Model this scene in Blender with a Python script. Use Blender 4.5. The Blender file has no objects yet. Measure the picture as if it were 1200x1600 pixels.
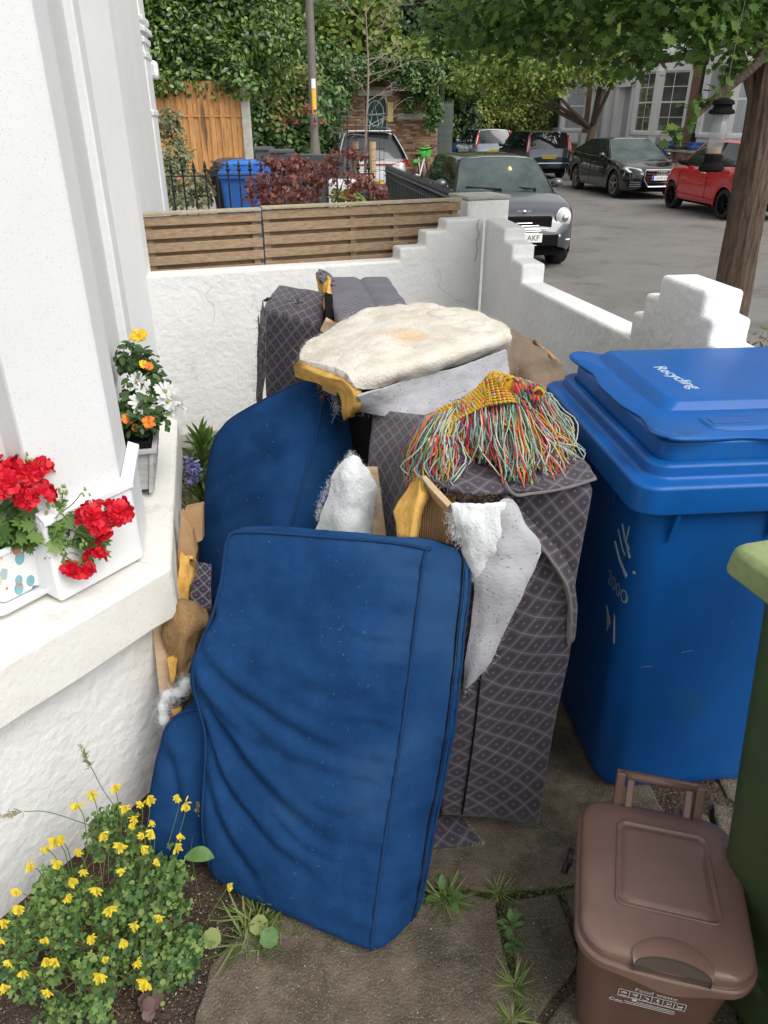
import bpy, bmesh, math, random
import numpy as np
from mathutils import Vector, Matrix, noise
from mathutils.bvhtree import BVHTree
R = math.radians
C = bpy.context.scene.collection
sc = bpy.context.scene

# ------------------------------------------------------------------ camera, world, sun, exposure
EYE = 1.70
PITCH = 28.0
cam_d = bpy.data.cameras.new("camera"); cam = bpy.data.objects.new("camera", cam_d); C.objects.link(cam)
cam.location = (0, 0, EYE); cam.rotation_euler = (R(90 - PITCH), 0, 0)
cam_d.sensor_fit = 'VERTICAL'; cam_d.sensor_height = 36.0; cam_d.lens = 36.0 * 1155 / 1600
cam_d.clip_start = 0.02; cam_d.clip_end = 900
sc.camera = cam
SUN_EL, SUN_AZ = 50.0, 134.0        # azimuth: degrees from +Y towards +X
w = bpy.data.worlds.new("World"); sc.world = w; w.use_nodes = True
wn = w.node_tree; wn.nodes.clear()
sky = wn.nodes.new('ShaderNodeTexSky'); sky.sky_type = 'NISHITA'; sky.sun_disc = False
sky.sun_elevation = R(SUN_EL); sky.sun_rotation = R(SUN_AZ); sky.dust_density = 3.0; sky.air_density = 1.0
hs = wn.nodes.new('ShaderNodeHueSaturation'); hs.inputs['Saturation'].default_value = 0.10
bg = wn.nodes.new('ShaderNodeBackground'); bg.inputs['Strength'].default_value = 0.15
wo = wn.nodes.new('ShaderNodeOutputWorld')
wn.links.new(sky.outputs[0], hs.inputs['Color']); wn.links.new(hs.outputs[0], bg.inputs[0]); wn.links.new(bg.outputs[0], wo.inputs[0])
sd = bpy.data.lights.new("sun", 'SUN'); sd.energy = 1.0; sd.angle = R(40); sd.color = (1.0, 0.955, 0.88)
sun = bpy.data.objects.new("sun", sd); C.objects.link(sun)
_dir = Vector((math.sin(R(SUN_AZ)) * math.cos(R(SUN_EL)), math.cos(R(SUN_AZ)) * math.cos(R(SUN_EL)), math.sin(R(SUN_EL))))
sun.rotation_euler = _dir.to_track_quat('Z', 'Y').to_euler()
sc.view_settings.view_transform = 'Standard'; sc.view_settings.look = 'None'
sc.view_settings.gamma = 1; sc.view_settings.use_curve_mapping = False
sc.view_settings.exposure = 0.66
sc.cycles.max_bounces = 6; sc.cycles.diffuse_bounces = 3; sc.cycles.glossy_bounces = 3
sc.cycles.transmission_bounces = 3; sc.cycles.transparent_max_bounces = 6

# ------------------------------------------------------------------ survey helpers: a sighting line from the eye point, met at a height or at a distance
_c, _s = math.cos(R(PITCH)), math.sin(R(PITCH))
def sight(u, v):
    k = (800 - v) / 1155
    return Vector(((u - 600) / 1155, _c + k * _s, -_s + k * _c))
def at_z(u, v, z):
    d = sight(u, v); return Vector((0, 0, EYE)) + d * ((z - EYE) / d.z)
def at_y(u, v, y):
    d = sight(u, v); return Vector((0, 0, EYE)) + d * (y / d.y)
def street(s, o, z=-0.10):     # s metres up the street, o metres across it
    return Vector((-0.139 * s + 0.990 * o, 0.990 * s + 0.139 * o, z))
STREET_ROT = math.atan2(0.139, 0.990)   # turn that lines +Y up with the street

# ------------------------------------------------------------------ object helpers
def tag(o, label=None, cat=None, group=None, kind=None):
    if label: o['label'] = label
    if cat: o['category'] = cat
    if group: o['group'] = group
    if kind: o['kind'] = kind
    return o
def thing(name, label, cat, loc=(0, 0, 0), rz=0, group=None):
    o = bpy.data.objects.new(name, None); C.objects.link(o)
    o.location = loc; o.rotation_euler = (0, 0, rz); o.empty_display_size = .1
    return tag(o, label, cat, group)
def link(name, me, mats, parent=None, world=False, smooth=False, kind=None):
    o = bpy.data.objects.new(name, me); C.objects.link(o)
    if not isinstance(mats, (list, tuple)): mats = [mats]
    if not len(me.materials):
        for m in mats: me.materials.append(m)
    if smooth: me.polygons.foreach_set('use_smooth', [True] * len(me.polygons))
    if parent is not None:
        o.parent = parent
        if world:                      # mesh is in world metres: undo the parents' placing
            M = Matrix.Identity(4); p = parent; chain = []
            while p is not None: chain.append(p); p = p.parent
            for p in reversed(chain):
                M = M @ p.matrix_parent_inverse @ Matrix.LocRotScale(p.location, p.rotation_euler, p.scale)
            o.matrix_parent_inverse = M.inverted()
    if kind: o['kind'] = kind
    return o
def copy_tree(o, parent=None):
    c = o.copy(); C.objects.link(c)
    if parent: c.parent = parent
    for ch in list(o.children): copy_tree(ch, c)
    return c

class MB:
    def __init__(s): s.v = []; s.f = []; s.m = []; s.uv = {}
    def add(s, vs, fs, mi=0):
        b = len(s.v); s.v += [tuple(v) for v in vs]; s.f += [tuple(b + i for i in f) for f in fs]; s.m += [mi] * len(fs); return s
    def box(s, c, d, rot=None, mi=0):
        hx, hy, hz = d[0] / 2, d[1] / 2, d[2] / 2
        vs = [Vector((x, y, z)) for x in (-hx, hx) for y in (-hy, hy) for z in (-hz, hz)]
        if rot is not None:
            vs = [rot @ v for v in vs]
        c = Vector(c); vs = [v + c for v in vs]
        return s.add(vs, [(0, 1, 3, 2), (4, 6, 7, 5), (0, 4, 5, 1), (2, 3, 7, 6), (0, 2, 6, 4), (1, 5, 7, 3)], mi)
    def bar(s, a, b, wd, th, up=(0, 0, 1), mi=0):        # a box from a to b
        a = Vector(a); b = Vector(b); d = b - a; L = d.length; x = d.normalized(); u = Vector(up)
        y = u.cross(x); y = y.normalized() if y.length > 1e-6 else Vector((1, 0, 0)); z = x.cross(y)
        m = Matrix((x, y, z)).transposed()
        return s.box((a + b) / 2, (L, wd, th), m, mi)
    def tube(s, pts, r, n=6, caps=True, mi=0):
        pts = [Vector(p) for p in pts]; k = len(pts)
        rs = r if isinstance(r, (list, tuple)) else [r] * k
        b = len(s.v); ref = None; rows = []
        for i, p in enumerate(pts):
            t = (pts[min(i + 1, k - 1)] - pts[max(i - 1, 0)])
            t = t.normalized() if t.length > 1e-9 else Vector((0, 0, 1))
            if ref is None:
                ref = t.orthogonal().normalized()
            ref = (ref - t * ref.dot(t)); ref = ref.normalized() if ref.length > 1e-6 else t.orthogonal().normalized()
            q = t.cross(ref)
            rows.append([p + (ref * math.cos(2 * math.pi * j / n) + q * math.sin(2 * math.pi * j / n)) * rs[i] for j in range(n)])
        vs = [v for row in rows for v in row]
        fs = [(i * n + j, i * n + (j + 1) % n, (i + 1) * n + (j + 1) % n, (i + 1) * n + j) for i in range(k - 1) for j in range(n)]
        if caps: fs += [tuple(range(n - 1, -1, -1)), tuple((k - 1) * n + j for j in range(n))]
        return s.add(vs, fs, mi)
    def loft(s, rings, caps=True, mi=0, closed=True):
        n = len(rings[0]); vs = [v for r in rings for v in r]
        m = n if closed else n - 1
        fs = [(i * n + j, i * n + (j + 1) % n, (i + 1) * n + (j + 1) % n, (i + 1) * n + j) for i in range(len(rings) - 1) for j in range(m)]
        if caps: fs += [tuple(range(n - 1, -1, -1)), tuple((len(rings) - 1) * n + j for j in range(n))]
        return s.add(vs, fs, mi)
    def prism(s, poly, off, mi=0):                        # poly: list of 3d points, off: vector
        off = Vector(off); n = len(poly); a = [Vector(p) for p in poly]; b = [p + off for p in a]
        fs = [tuple(range(n - 1, -1, -1)), tuple(range(n, 2 * n))] + [(i, (i + 1) % n, n + (i + 1) % n, n + i) for i in range(n)]
        return s.add(a + b, fs, mi)
    def ball(s, c, r, n=10, m=6, mi=0):
        r = r if isinstance(r, (tuple, list)) else (r, r, r); c = Vector(c)
        rings = []
        for i in range(m + 1):
            a = math.pi * i / m; ra = max(math.sin(a), .02)
            rings.append([c + Vector((r[0] * ra * math.cos(2 * math.pi * j / n), r[1] * ra * math.sin(2 * math.pi * j / n), -r[2] * math.cos(a))) for j in range(n)])
        return s.loft(rings, True, mi)
    def mesh(s, name='m', weld=False, fixn=True):
        me = bpy.data.meshes.new(name); me.from_pydata([tuple(v) for v in s.v], [], s.f)
        if any(s.m): me.polygons.foreach_set('material_index', s.m)
        if fixn or weld:
            bm = bmesh.new(); bm.from_mesh(me)
            if weld: bmesh.ops.remove_doubles(bm, verts=bm.verts, dist=1e-5)
            bmesh.ops.recalc_face_normals(bm, faces=bm.faces); bm.to_mesh(me); bm.free()
        me.update(); return me
    def build(s, name, mats, parent=None, world=False, smooth=False, bevel=0, kind=None, weld=False, seg=2, fixn=True):
        o = link(name, s.mesh(name, weld, fixn), mats, parent, world, smooth, kind)
        if bevel:
            b = o.modifiers.new('bevel', 'BEVEL'); b.width = bevel; b.segments = seg; b.limit_method = 'ANGLE'; b.angle_limit = R(40)
            if smooth is False: o.data.polygons.foreach_set('use_smooth', [False] * len(o.data.polygons))
        return o
def rrect(cx, cy, hx, hy, r, z, n=5):
    pts = []
    for (sx, sy, a0) in ((1, 1, 0), (-1, 1, 90), (-1, -1, 180), (1, -1, 270)):
        for i in range(n + 1):
            a = R(a0 + 90 * i / n)
            pts.append(Vector((cx + sx * (hx - r) + r * math.cos(a), cy + sy * (hy - r) + r * math.sin(a), z)))
    return pts
def crom(pts, n):               # Catmull-Rom through points (numpy rows), n samples
    P = np.array([list(p) for p in pts], float); k = len(P)
    if k == 2:
        t = np.linspace(0, 1, n)[:, None]; return P[0] * (1 - t) + P[1] * t
    Q = np.vstack([2 * P[0] - P[1], P, 2 * P[-1] - P[-2]])
    out = []
    for t in np.linspace(0, k - 1, n):
        i = min(int(t), k - 2); f = t - i
        a, b, c_, d = Q[i], Q[i + 1], Q[i + 2], Q[i + 3]
        out.append(.5 * ((2 * b) + (-a + c_) * f + (2 * a - 5 * b + 4 * c_ - d) * f * f + (-a + 3 * b - 3 * c_ + d) * f ** 3))
    return np.array(out)
def patch(name, rows, nu, nv, mats, parent=None, thick=.003, bump=0, bscale=8, rag=0, seed=0, uvs=1.0, world=True, uvrot=0):
    """cloth sheet through rows of 3d points"""
    a = np.array([crom(r, nu) for r in rows])            # rows x nu x 3
    g = np.array([crom(a[:, j], nv) for j in range(nu)])  # nu x nv x 3
    rnd = random.Random(seed)
    du = np.zeros((nu, nv)); dv = np.zeros((nu, nv))
    du[1:] = np.linalg.norm(g[1:] - g[:-1], axis=2); dv[:, 1:] = np.linalg.norm(g[:, 1:] - g[:, :-1], axis=2)
    U = du.mean(1).cumsum()[:, None] + np.zeros((nu, nv)); V = dv.mean(0).cumsum()[None] + np.zeros((nu, nv))
    if bump:
        gu = np.gradient(g, axis=0); gv = np.gradient(g, axis=1); nn = np.cross(gu, gv); nn /= np.linalg.norm(nn, axis=2)[..., None] + 1e-9
        for i in range(nu):
            for j in range(nv):
                p = Vector(g[i, j]) * bscale + Vector((seed * 3.1, 0, 0))
                g[i, j] += nn[i, j] * bump * (noise.noise(p) + .5 * noise.noise(p * 2.3) + .28 * noise.noise(p * 5.1))
    if rag:
        for i in range(nu):
            for j in (0, nv - 1):
                g[i, j] += (g[i, 1 if j == 0 else nv - 2] - g[i, j]) * rnd.uniform(0, rag)
        for j in range(nv):
            for i in (0, nu - 1):
                g[i, j] += (g[1 if i == 0 else nu - 2, j] - g[i, j]) * rnd.uniform(0, rag)
    vs = g.reshape(-1, 3).tolist()
    fs = [(i * nv + j, (i + 1) * nv + j, (i + 1) * nv + j + 1, i * nv + j + 1) for i in range(nu - 1) for j in range(nv - 1)]
    me = bpy.data.meshes.new(name); me.from_pydata(vs, [], fs)
    uvl = me.uv_layers.new(name='uv'); li = np.zeros(len(me.loops), int); me.loops.foreach_get('vertex_index', li)
    ca, sa = math.cos(R(uvrot)), math.sin(R(uvrot)); UU = U.reshape(-1)[li] * uvs; VV = V.reshape(-1)[li] * uvs
    uvl.data.foreach_set('uv', np.stack([UU * ca - VV * sa, UU * sa + VV * ca], 1).reshape(-1))
    o = link(name, me, mats, parent, world, True)
    if thick:
        m = o.modifiers.new('solid', 'SOLIDIFY'); m.thickness = thick; m.offset = 0
    return o
def box_uv(me):                 # metre-scale box projection
    uvl = me.uv_layers.new(name='uv')
    for p in me.polygons:
        n = p.normal; ax = max(range(3), key=lambda i: abs(n[i]))
        for l in p.loop_indices:
            c = me.vertices[me.loops[l].vertex_index].co
            uvl.data[l].uv = (c[(ax + 1) % 3], c[(ax + 2) % 3]) if ax != 1 else (c[0], c[2])

# scatter of many small faces as one mesh --------------------------------------------------
SHAPES = {
 'diamond': ([(0, 0, 0), (.28, .5, .06), (0, 1, 0), (-.28, .5, .06)], [(0, 1, 2), (0, 2, 3)]),
 'leaf': ([(0, 0, 0), (.2, .22, .05), (.27, .5, .07), (.15, .8, .03), (0, 1, -.05), (-.15, .8, .03), (-.27, .5, .07), (-.2, .22, .05), (0, .5, 0)],
          [(0, 1, 2, 8), (8, 2, 3, 4), (8, 4, 5, 6), (0, 8, 6, 7)]),
 'blade': ([(-.03, 0, 0), (.03, 0, 0), (.02, .6, .04), (0, 1, .16), (-.02, .6, .04)], [(0, 1, 2, 4), (4, 2, 3)]),
 'lobed': ([(0, 0, 0), (.42, .02, .05), (.3, .25, .02), (.58, .42, .06), (.28, .52, .03), (.34, .85, .03), (.1, .72, .02), (0, 1.05, -.04),
            (-.1, .72, .02), (-.34, .85, .03), (-.28, .52, .03), (-.58, .42, .06), (-.3, .25, .02), (-.42, .02, .05), (0, .45, -.04)],
           [(0, 1, 2, 14), (14, 2, 3, 4), (14, 4, 5, 6), (14, 6, 7), (14, 7, 8), (14, 8, 9, 10), (14, 10, 11, 12), (0, 14, 12, 13)]),
 'tri': ([(0, 0, 0), (.14, .25, 0), (.42, .22, .05), (.5, .42, .05), (.25, .5, .0), (.2, .62, .02), (.2, .9, .02), (0, 1, 0), (-.2, .9, .02), (-.2, .62, .02),
          (-.25, .5, 0), (-.5, .42, .05), (-.42, .22, .05), (-.14, .25, 0)],
         [(0, 1, 4, 10, 13), (1, 2, 3, 4), (13, 10, 11, 12), (4, 5, 9, 10), (5, 6, 7, 8, 9)]),
 'petal': ([(0, 0, 0), (.2, .35, .04), (.3, .7, .1), (.15, 1, .12), (-.15, 1, .12), (-.3, .7, .1), (-.2, .35, .04)], [(0, 1, 2, 5, 6), (5, 2, 3, 4)]),
 'round': ([(0, 0, 0), (.3, .05, .04), (.5, .35, .07), (.45, .7, .05), (.2, .95, .1), (0, .9, .03), (-.2, .95, .1), (-.45, .7, .05), (-.5, .35, .07), (-.3, .05, .04), (0, .45, -.03)],
           [(0, 1, 2, 10), (10, 2, 3), (10, 3, 4, 5), (10, 5, 6, 7), (10, 7, 8), (0, 10, 8, 9)]),
 'chip': ([(-.5, -.4, 0), (.4, -.5, .1), (.5, .3, 0), (-.2, .5, .12)], [(0, 1, 2), (0, 2, 3)]),
}
def scatter(name, P, size, shape, mats, parent=None, nrm=None, nspread=.6, dirs=None, dspread=.6, seed=0, world=True, kind=None, smooth=False, mi=None, wide=1.0):
    rg = np.random.default_rng(seed); P = np.asarray(P, float); N = len(P)
    tv, tf = SHAPES[shape]; tv = np.array(tv, float) * np.array([wide, 1, 1]); k = len(tv)
    n = rg.normal(size=(N, 3)) * nspread
    n += np.asarray(nrm, float) if nrm is not None else 0
    if nrm is None and nspread < .01: n[:, 2] = 1
    n /= np.linalg.norm(n, axis=1)[:, None] + 1e-9
    d = rg.normal(size=(N, 3)) * dspread
    if dirs is not None: d += np.asarray(dirs, float)
    d -= n * (d * n).sum(1)[:, None]; d /= np.linalg.norm(d, axis=1)[:, None] + 1e-9
    x = np.cross(d, n)
    sz = np.broadcast_to(np.asarray(size, float), (N,))
    V = P[:, None] + sz[:, None, None] * (tv[None, :, 0, None] * x[:, None] + tv[None, :, 1, None] * d[:, None] + tv[None, :, 2, None] * n[:, None])
    V = V.reshape(-1, 3)
    ls = np.concatenate([np.array(f) for f in tf]); lens = np.array([len(f) for f in tf])
    L = (ls[None] + (np.arange(N) * k)[:, None]).reshape(-1)
    tot = np.tile(lens, N); st = np.concatenate([[0], np.cumsum(tot)[:-1]])
    me = bpy.data.meshes.new(name)
    me.vertices.add(len(V)); me.vertices.foreach_set('co', V.reshape(-1).astype(np.float32))
    me.loops.add(len(L)); me.loops.foreach_set('vertex_index', L.astype(np.int32))
    me.polygons.add(len(tot)); me.polygons.foreach_set('loop_start', st.astype(np.int32))
    try: me.polygons.foreach_set('loop_total', tot.astype(np.int32))
    except Exception: pass
    if mi is not None: me.polygons.foreach_set('material_index', np.repeat(np.asarray(mi), len(tf)).astype(np.int32))
    me.update(calc_edges=True); me.validate()
    return link(name, me, mats, parent, world, smooth, kind)
def blobs(rg, centers, radii, n, shell=.55):
    """points in the outer part of a set of ellipsoids, outward directions too"""
    centers = np.asarray(centers, float); radii = np.asarray(radii, float)
    if radii.ndim == 1: radii = np.repeat(radii[:, None], 3, 1)
    wgt = radii.prod(1) ** (2 / 3); idx = rg.choice(len(centers), n, p=wgt / wgt.sum())
    d = rg.normal(size=(n, 3)); d /= np.linalg.norm(d, axis=1)[:, None]
    r = (shell + (1 - shell) * rg.random(n) ** .6) * (1 + .12 * rg.normal(size=n))
    return centers[idx] + d * r[:, None] * radii[idx], d
def text_mesh(txt, size, extrude=0.0005, align='CENTER'):
    cu = bpy.data.curves.new('text', 'FONT'); cu.body = txt; cu.size = size; cu.extrude = extrude; cu.align_x = align; cu.align_y = 'CENTER'
    cu.resolution_u = 3
    o = bpy.data.objects.new('text', cu); C.objects.link(o)
    bpy.context.view_layer.update()
    me = bpy.data.meshes.new_from_object(o.evaluated_get(bpy.context.evaluated_depsgraph_get()))
    bpy.data.objects.remove(o); return me
def place_text(name, txt, size, M, mat, parent, ext=.0006, kind=None):
    me = text_mesh(txt, size, ext); me.transform(M); me.materials.clear()
    return link(name, me, mat, parent, False, False, kind)
def frame(o, x, y):            # matrix with x axis, y axis and origin
    x = Vector(x).normalized(); z = x.cross(Vector(y)).normalized(); y = z.cross(x)
    M = Matrix.Identity(4)
    for i in range(3): M[i][0], M[i][1], M[i][2], M[i][3] = x[i], y[i], z[i], o[i]
    return M

# ------------------------------------------------------------------ materials
def newmat(name):
    m = bpy.data.materials.new(name); m.use_nodes = True; nt = m.node_tree
    return m, nt, nt.nodes['Principled BSDF'], nt.nodes.new, nt.links.new
def rgb(*c):                    # sRGB 0-255 to linear
    return tuple(((x / 255 + .055) / 1.055) ** 2.4 if x > 10 else x / 255 / 12.92 for x in c) + (1,)
def mat(name, col, col2=None, rough=.6, scale=6, bump=0, bscale=60, metal=0, spec=.5, coords='Object', detail=6, c3=None, s3=1.2, f3=.5, stretch=None, coat=0, contrast=(.35, .65), trans=0, sheen=0, bdist=.01):
    m, nt, b, N, L = newmat(name)
    b.inputs['Roughness'].default_value = rough; b.inputs['Metallic'].default_value = metal; b.inputs['Specular IOR Level'].default_value = spec
    if coat: b.inputs['Coat Weight'].default_value = coat; b.inputs['Coat Roughness'].default_value = .04
    if sheen: b.inputs['Sheen Weight'].default_value = sheen; b.inputs['Sheen Roughness'].default_value = .5
    tc = N('ShaderNodeTexCoord'); mp = N('ShaderNodeMapping'); L(tc.outputs[coords], mp.inputs[0])
    if stretch: mp.inputs['Scale'].default_value = stretch
    col_out = None
    if col2:
        no = N('ShaderNodeTexNoise'); no.inputs['Scale'].default_value = scale; no.inputs['Detail'].default_value = detail; no.inputs['Roughness'].default_value = .65
        L(mp.outputs[0], no.inputs['Vector'])
        cr = N('ShaderNodeValToRGB'); cr.color_ramp.elements[0].position = contrast[0]; cr.color_ramp.elements[1].position = contrast[1]
        cr.color_ramp.elements[0].color = col; cr.color_ramp.elements[1].color = col2
        L(no.outputs[0], cr.inputs[0]); col_out = cr.outputs[0]
        if c3:
            n3 = N('ShaderNodeTexNoise'); n3.inputs['Scale'].default_value = s3; n3.inputs['Detail'].default_value = 8; L(mp.outputs[0], n3.inputs['Vector'])
            r3 = N('ShaderNodeValToRGB'); r3.color_ramp.elements[0].position = f3; r3.color_ramp.elements[1].position = f3 + .12
            mx = N('ShaderNodeMix'); mx.data_type = 'RGBA'; L(n3.outputs[0], r3.inputs[0]); L(r3.outputs[0], mx.inputs[0]); L(col_out, mx.inputs[6]); mx.inputs[7].default_value = c3
            col_out = mx.outputs[2]
        L(col_out, b.inputs['Base Color'])
    else: b.inputs['Base Color'].default_value = col
    if bump:
        nb = N('ShaderNodeTexNoise'); nb.inputs['Scale'].default_value = bscale; nb.inputs['Detail'].default_value = 8; nb.inputs['Roughness'].default_value = .6
        L(mp.outputs[0], nb.inputs['Vector']); bp = N('ShaderNodeBump'); bp.inputs['Strength'].default_value = bump; bp.inputs['Distance'].default_value = bdist
        L(nb.outputs[0], bp.inputs['Height']); L(bp.outputs[0], b.inputs['Normal'])
    if trans:
        out = nt.nodes['Material Output']; tr = N('ShaderNodeBsdfTranslucent'); ms = N('ShaderNodeMixShader'); ms.inputs[0].default_value = trans
        if col_out: L(col_out, tr.inputs[0])
        else: tr.inputs[0].default_value = col
        L(b.outputs[0], ms.inputs[1]); L(tr.outputs[0], ms.inputs[2]); L(ms.outputs[0], out.inputs[0])
    return m
def leafmat(name, cols, rough=.45, trans=.3, spec=.4):
    m, nt, b, N, L = newmat(name)
    g = N('ShaderNodeNewGeometry'); cr = N('ShaderNodeValToRGB'); e = cr.color_ramp.elements
    while len(e) < len(cols): e.new(.5)
    for i, c in enumerate(cols): e[i].position = i / (len(cols) - 1); e[i].color = c if len(c) == 4 else tuple(c) + (1,)
    L(g.outputs['Random Per Island'], cr.inputs[0]); L(cr.outputs[0], b.inputs['Base Color'])
    b.inputs['Roughness'].default_value = rough; b.inputs['Specular IOR Level'].default_value = spec
    out = nt.nodes['Material Output']; tr = N('ShaderNodeBsdfTranslucent'); ms = N('ShaderNodeMixShader'); ms.inputs[0].default_value = trans
    L(cr.outputs[0], tr.inputs[0]); L(b.outputs[0], ms.inputs[1]); L(tr.outputs[0], ms.inputs[2]); L(ms.outputs[0], out.inputs[0])
    return m
def specked(name, col, col2, speck, sscale, thr, rough=.8, scale=5, bump=.3, bscale=40, coords='Object', grime=None, gs=None, bdist=.01):
    """painted or mineral surface with small specks, optional grime patches"""
    m, nt, b, N, L = newmat(name); b.inputs['Roughness'].default_value = rough; b.inputs['Specular IOR Level'].default_value = .3
    tc = N('ShaderNodeTexCoord')
    no = N('ShaderNodeTexNoise'); no.inputs['Scale'].default_value = scale; no.inputs['Detail'].default_value = 8; no.inputs['Roughness'].default_value = .7; L(tc.outputs[coords], no.inputs['Vector'])
    cr = N('ShaderNodeValToRGB'); cr.color_ramp.elements[0].position = .3; cr.color_ramp.elements[1].position = .7
    cr.color_ramp.elements[0].color = col; cr.color_ramp.elements[1].color = col2; L(no.outputs[0], cr.inputs[0]); out = cr.outputs[0]
    if grime:
        ng = N('ShaderNodeTexNoise'); ng.inputs['Scale'].default_value = grime[1]; ng.inputs['Detail'].default_value = 10; ng.inputs['Roughness'].default_value = .75; mg = N('ShaderNodeMapping'); mg.inputs['Scale'].default_value = gs or (1, 1, 1); L(tc.outputs[coords], mg.inputs[0]); L(mg.outputs[0], ng.inputs['Vector'])
        rg = N('ShaderNodeValToRGB'); rg.color_ramp.elements[0].position = grime[2]; rg.color_ramp.elements[1].position = grime[2] + .15
        mx = N('ShaderNodeMix'); mx.data_type = 'RGBA'; L(ng.outputs[0], rg.inputs[0]); L(rg.outputs[0], mx.inputs[0]); L(out, mx.inputs[6]); mx.inputs[7].default_value = grime[0]; out = mx.outputs[2]
    vo = N('ShaderNodeTexVoronoi'); vo.inputs['Scale'].default_value = sscale; L(tc.outputs[coords], vo.inputs['Vector'])
    vr = N('ShaderNodeValToRGB'); vr.color_ramp.elements[0].position = thr; vr.color_ramp.elements[1].position = thr + .06
    vr.color_ramp.elements[0].color = (1, 1, 1, 1); vr.color_ramp.elements[1].color = (0, 0, 0, 1); L(vo.outputs['Distance'], vr.inputs[0])
    wh = N('ShaderNodeTexWhiteNoise'); L(vo.outputs['Position'], wh.inputs[0]); gt = N('ShaderNodeMath'); gt.operation = 'GREATER_THAN'; gt.inputs[1].default_value = .45; L(wh.outputs[0], gt.inputs[0])
    ml = N('ShaderNodeMath'); ml.operation = 'MULTIPLY'; L(vr.outputs[0], ml.inputs[0]); L(gt.outputs[0], ml.inputs[1])
    m2 = N('ShaderNodeMix'); m2.data_type = 'RGBA'; L(ml.outputs[0], m2.inputs[0]); L(out, m2.inputs[6]); m2.inputs[7].default_value = speck; L(m2.outputs[2], b.inputs['Base Color'])
    nb = N('ShaderNodeTexNoise'); nb.inputs['Scale'].default_value = bscale; nb.inputs['Detail'].default_value = 8; L(tc.outputs[coords], nb.inputs['Vector'])
    bp = N('ShaderNodeBump'); bp.inputs['Strength'].default_value = bump; bp.inputs['Distance'].default_value = bdist; L(nb.outputs[0], bp.inputs['Height']); L(bp.outputs[0], b.inputs['Normal'])
    return m
def fabric_pattern(name, base, dark, line, pitch=.038):
    """woven diamond lattice with a small flower in each diamond, on metre-scale UVs"""
    m, nt, b, N, L = newmat(name); b.inputs['Roughness'].default_value = .85; b.inputs['Specular IOR Level'].default_value = .2; b.inputs['Sheen Weight'].default_value = .2
    uv = N('ShaderNodeUVMap'); mp = N('ShaderNodeMapping'); mp.inputs['Rotation'].default_value = (0, 0, R(45)); mp.inputs['Scale'].default_value = (1 / pitch,) * 3
    L(uv.outputs[0], mp.inputs[0]); sx = N('ShaderNodeSeparateXYZ'); L(mp.outputs[0], sx.inputs[0])
    def M(op, a, b_=None, c=None):
        n = N('ShaderNodeMath'); n.operation = op
        for i, q in enumerate((a, b_, c)):
            if q is None: continue
            if isinstance(q, (int, float)): n.inputs[i].default_value = q
            else: L(q, n.inputs[i])
        return n.outputs[0]
    fx = M('ABSOLUTE', M('SUBTRACT', M('FRACT', sx.outputs[0]), .5)); fy = M('ABSOLUTE', M('SUBTRACT', M('FRACT', sx.outputs[1]), .5))
    mx = M('MAXIMUM', fx, fy); mn = M('MINIMUM', fx, fy)
    lat = M('GREATER_THAN', mx, .470)                                   # lattice line
    knot = M('LESS_THAN', M('ADD', M('SUBTRACT', .5, fx), M('SUBTRACT', .5, fy)), .12)
    rad = M('SQRT', M('ADD', M('POWER', fx, 2), M('POWER', fy, 2)))
    sq = M('LESS_THAN', M('ADD', M('POWER', M('DIVIDE', fx, .36), 4), M('POWER', M('DIVIDE', fy, .36), 4)), 1)   # rounded dark square
    fl = M('MULTIPLY', M('LESS_THAN', rad, .12), M('LESS_THAN', M('MULTIPLY', fx, fy), .0011))                      # little cross flower
    ln = M('MAXIMUM', M('MAXIMUM', lat, knot), fl)
    m1 = N('ShaderNodeMix'); m1.data_type = 'RGBA'; L(sq, m1.inputs[0]); m1.inputs[6].default_value = base; m1.inputs[7].default_value = dark
    m2 = N('ShaderNodeMix'); m2.data_type = 'RGBA'; L(M('MULTIPLY', ln, .8), m2.inputs[0]); L(m1.outputs[2], m2.inputs[6]); m2.inputs[7].default_value = line
    wv = N('ShaderNodeTexNoise'); wv.inputs['Scale'].default_value = 500; L(uv.outputs[0], wv.inputs['Vector'])
    big = N('ShaderNodeTexNoise'); big.inputs['Scale'].default_value = 9; L(uv.outputs[0], big.inputs['Vector'])
    hv = N('ShaderNodeHueSaturation'); L(m2.outputs[2], hv.inputs['Color']); L(M('ADD', M('MULTIPLY', wv.outputs[0], .5), M('ADD', M('MULTIPLY', big.outputs[0], .5), .5)), hv.inputs['Value'])
    L(hv.outputs[0], b.inputs['Base Color'])
    bp = N('ShaderNodeBump'); bp.inputs['Strength'].default_value = .35; bp.inputs['Distance'].default_value = .001
    L(M('ADD', ln, M('MULTIPLY', wv.outputs[0], .8)), bp.inputs['Height']); L(bp.outputs[0], b.inputs['Normal'])
    return m
WHITE = (.78, .78, .76, 1)
m_render = specked('white render', (.70, .70, .68, 1), (.80, .80, .78, 1), (.52, .50, .47, 1), 70, .05, .75, 3, .95, 30, grime=((.50, .48, .41, 1), 3.0, .60), bdist=.007, gs=(1.6, 1.6, .45))
m_stucco = specked('white painted stucco', (.62, .628, .635, 1), (.69, .697, .703, 1), (.45, .44, .43, 1), 190, .16, .7, 2, .18, 120, bdist=.003)
m_sill = specked('cream sill paint', (.68, .66, .61, 1), (.77, .76, .72, 1), (.45, .41, .35, 1), 120, .12, .6, 6, .3, 60, grime=((.47, .42, .33, 1), 6, .54), bdist=.006)
m_gloss = mat('white gloss paint', (.76, .77, .78, 1), (.80, .81, .82, 1), rough=.35, scale=3, bump=.05, bscale=60)
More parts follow.
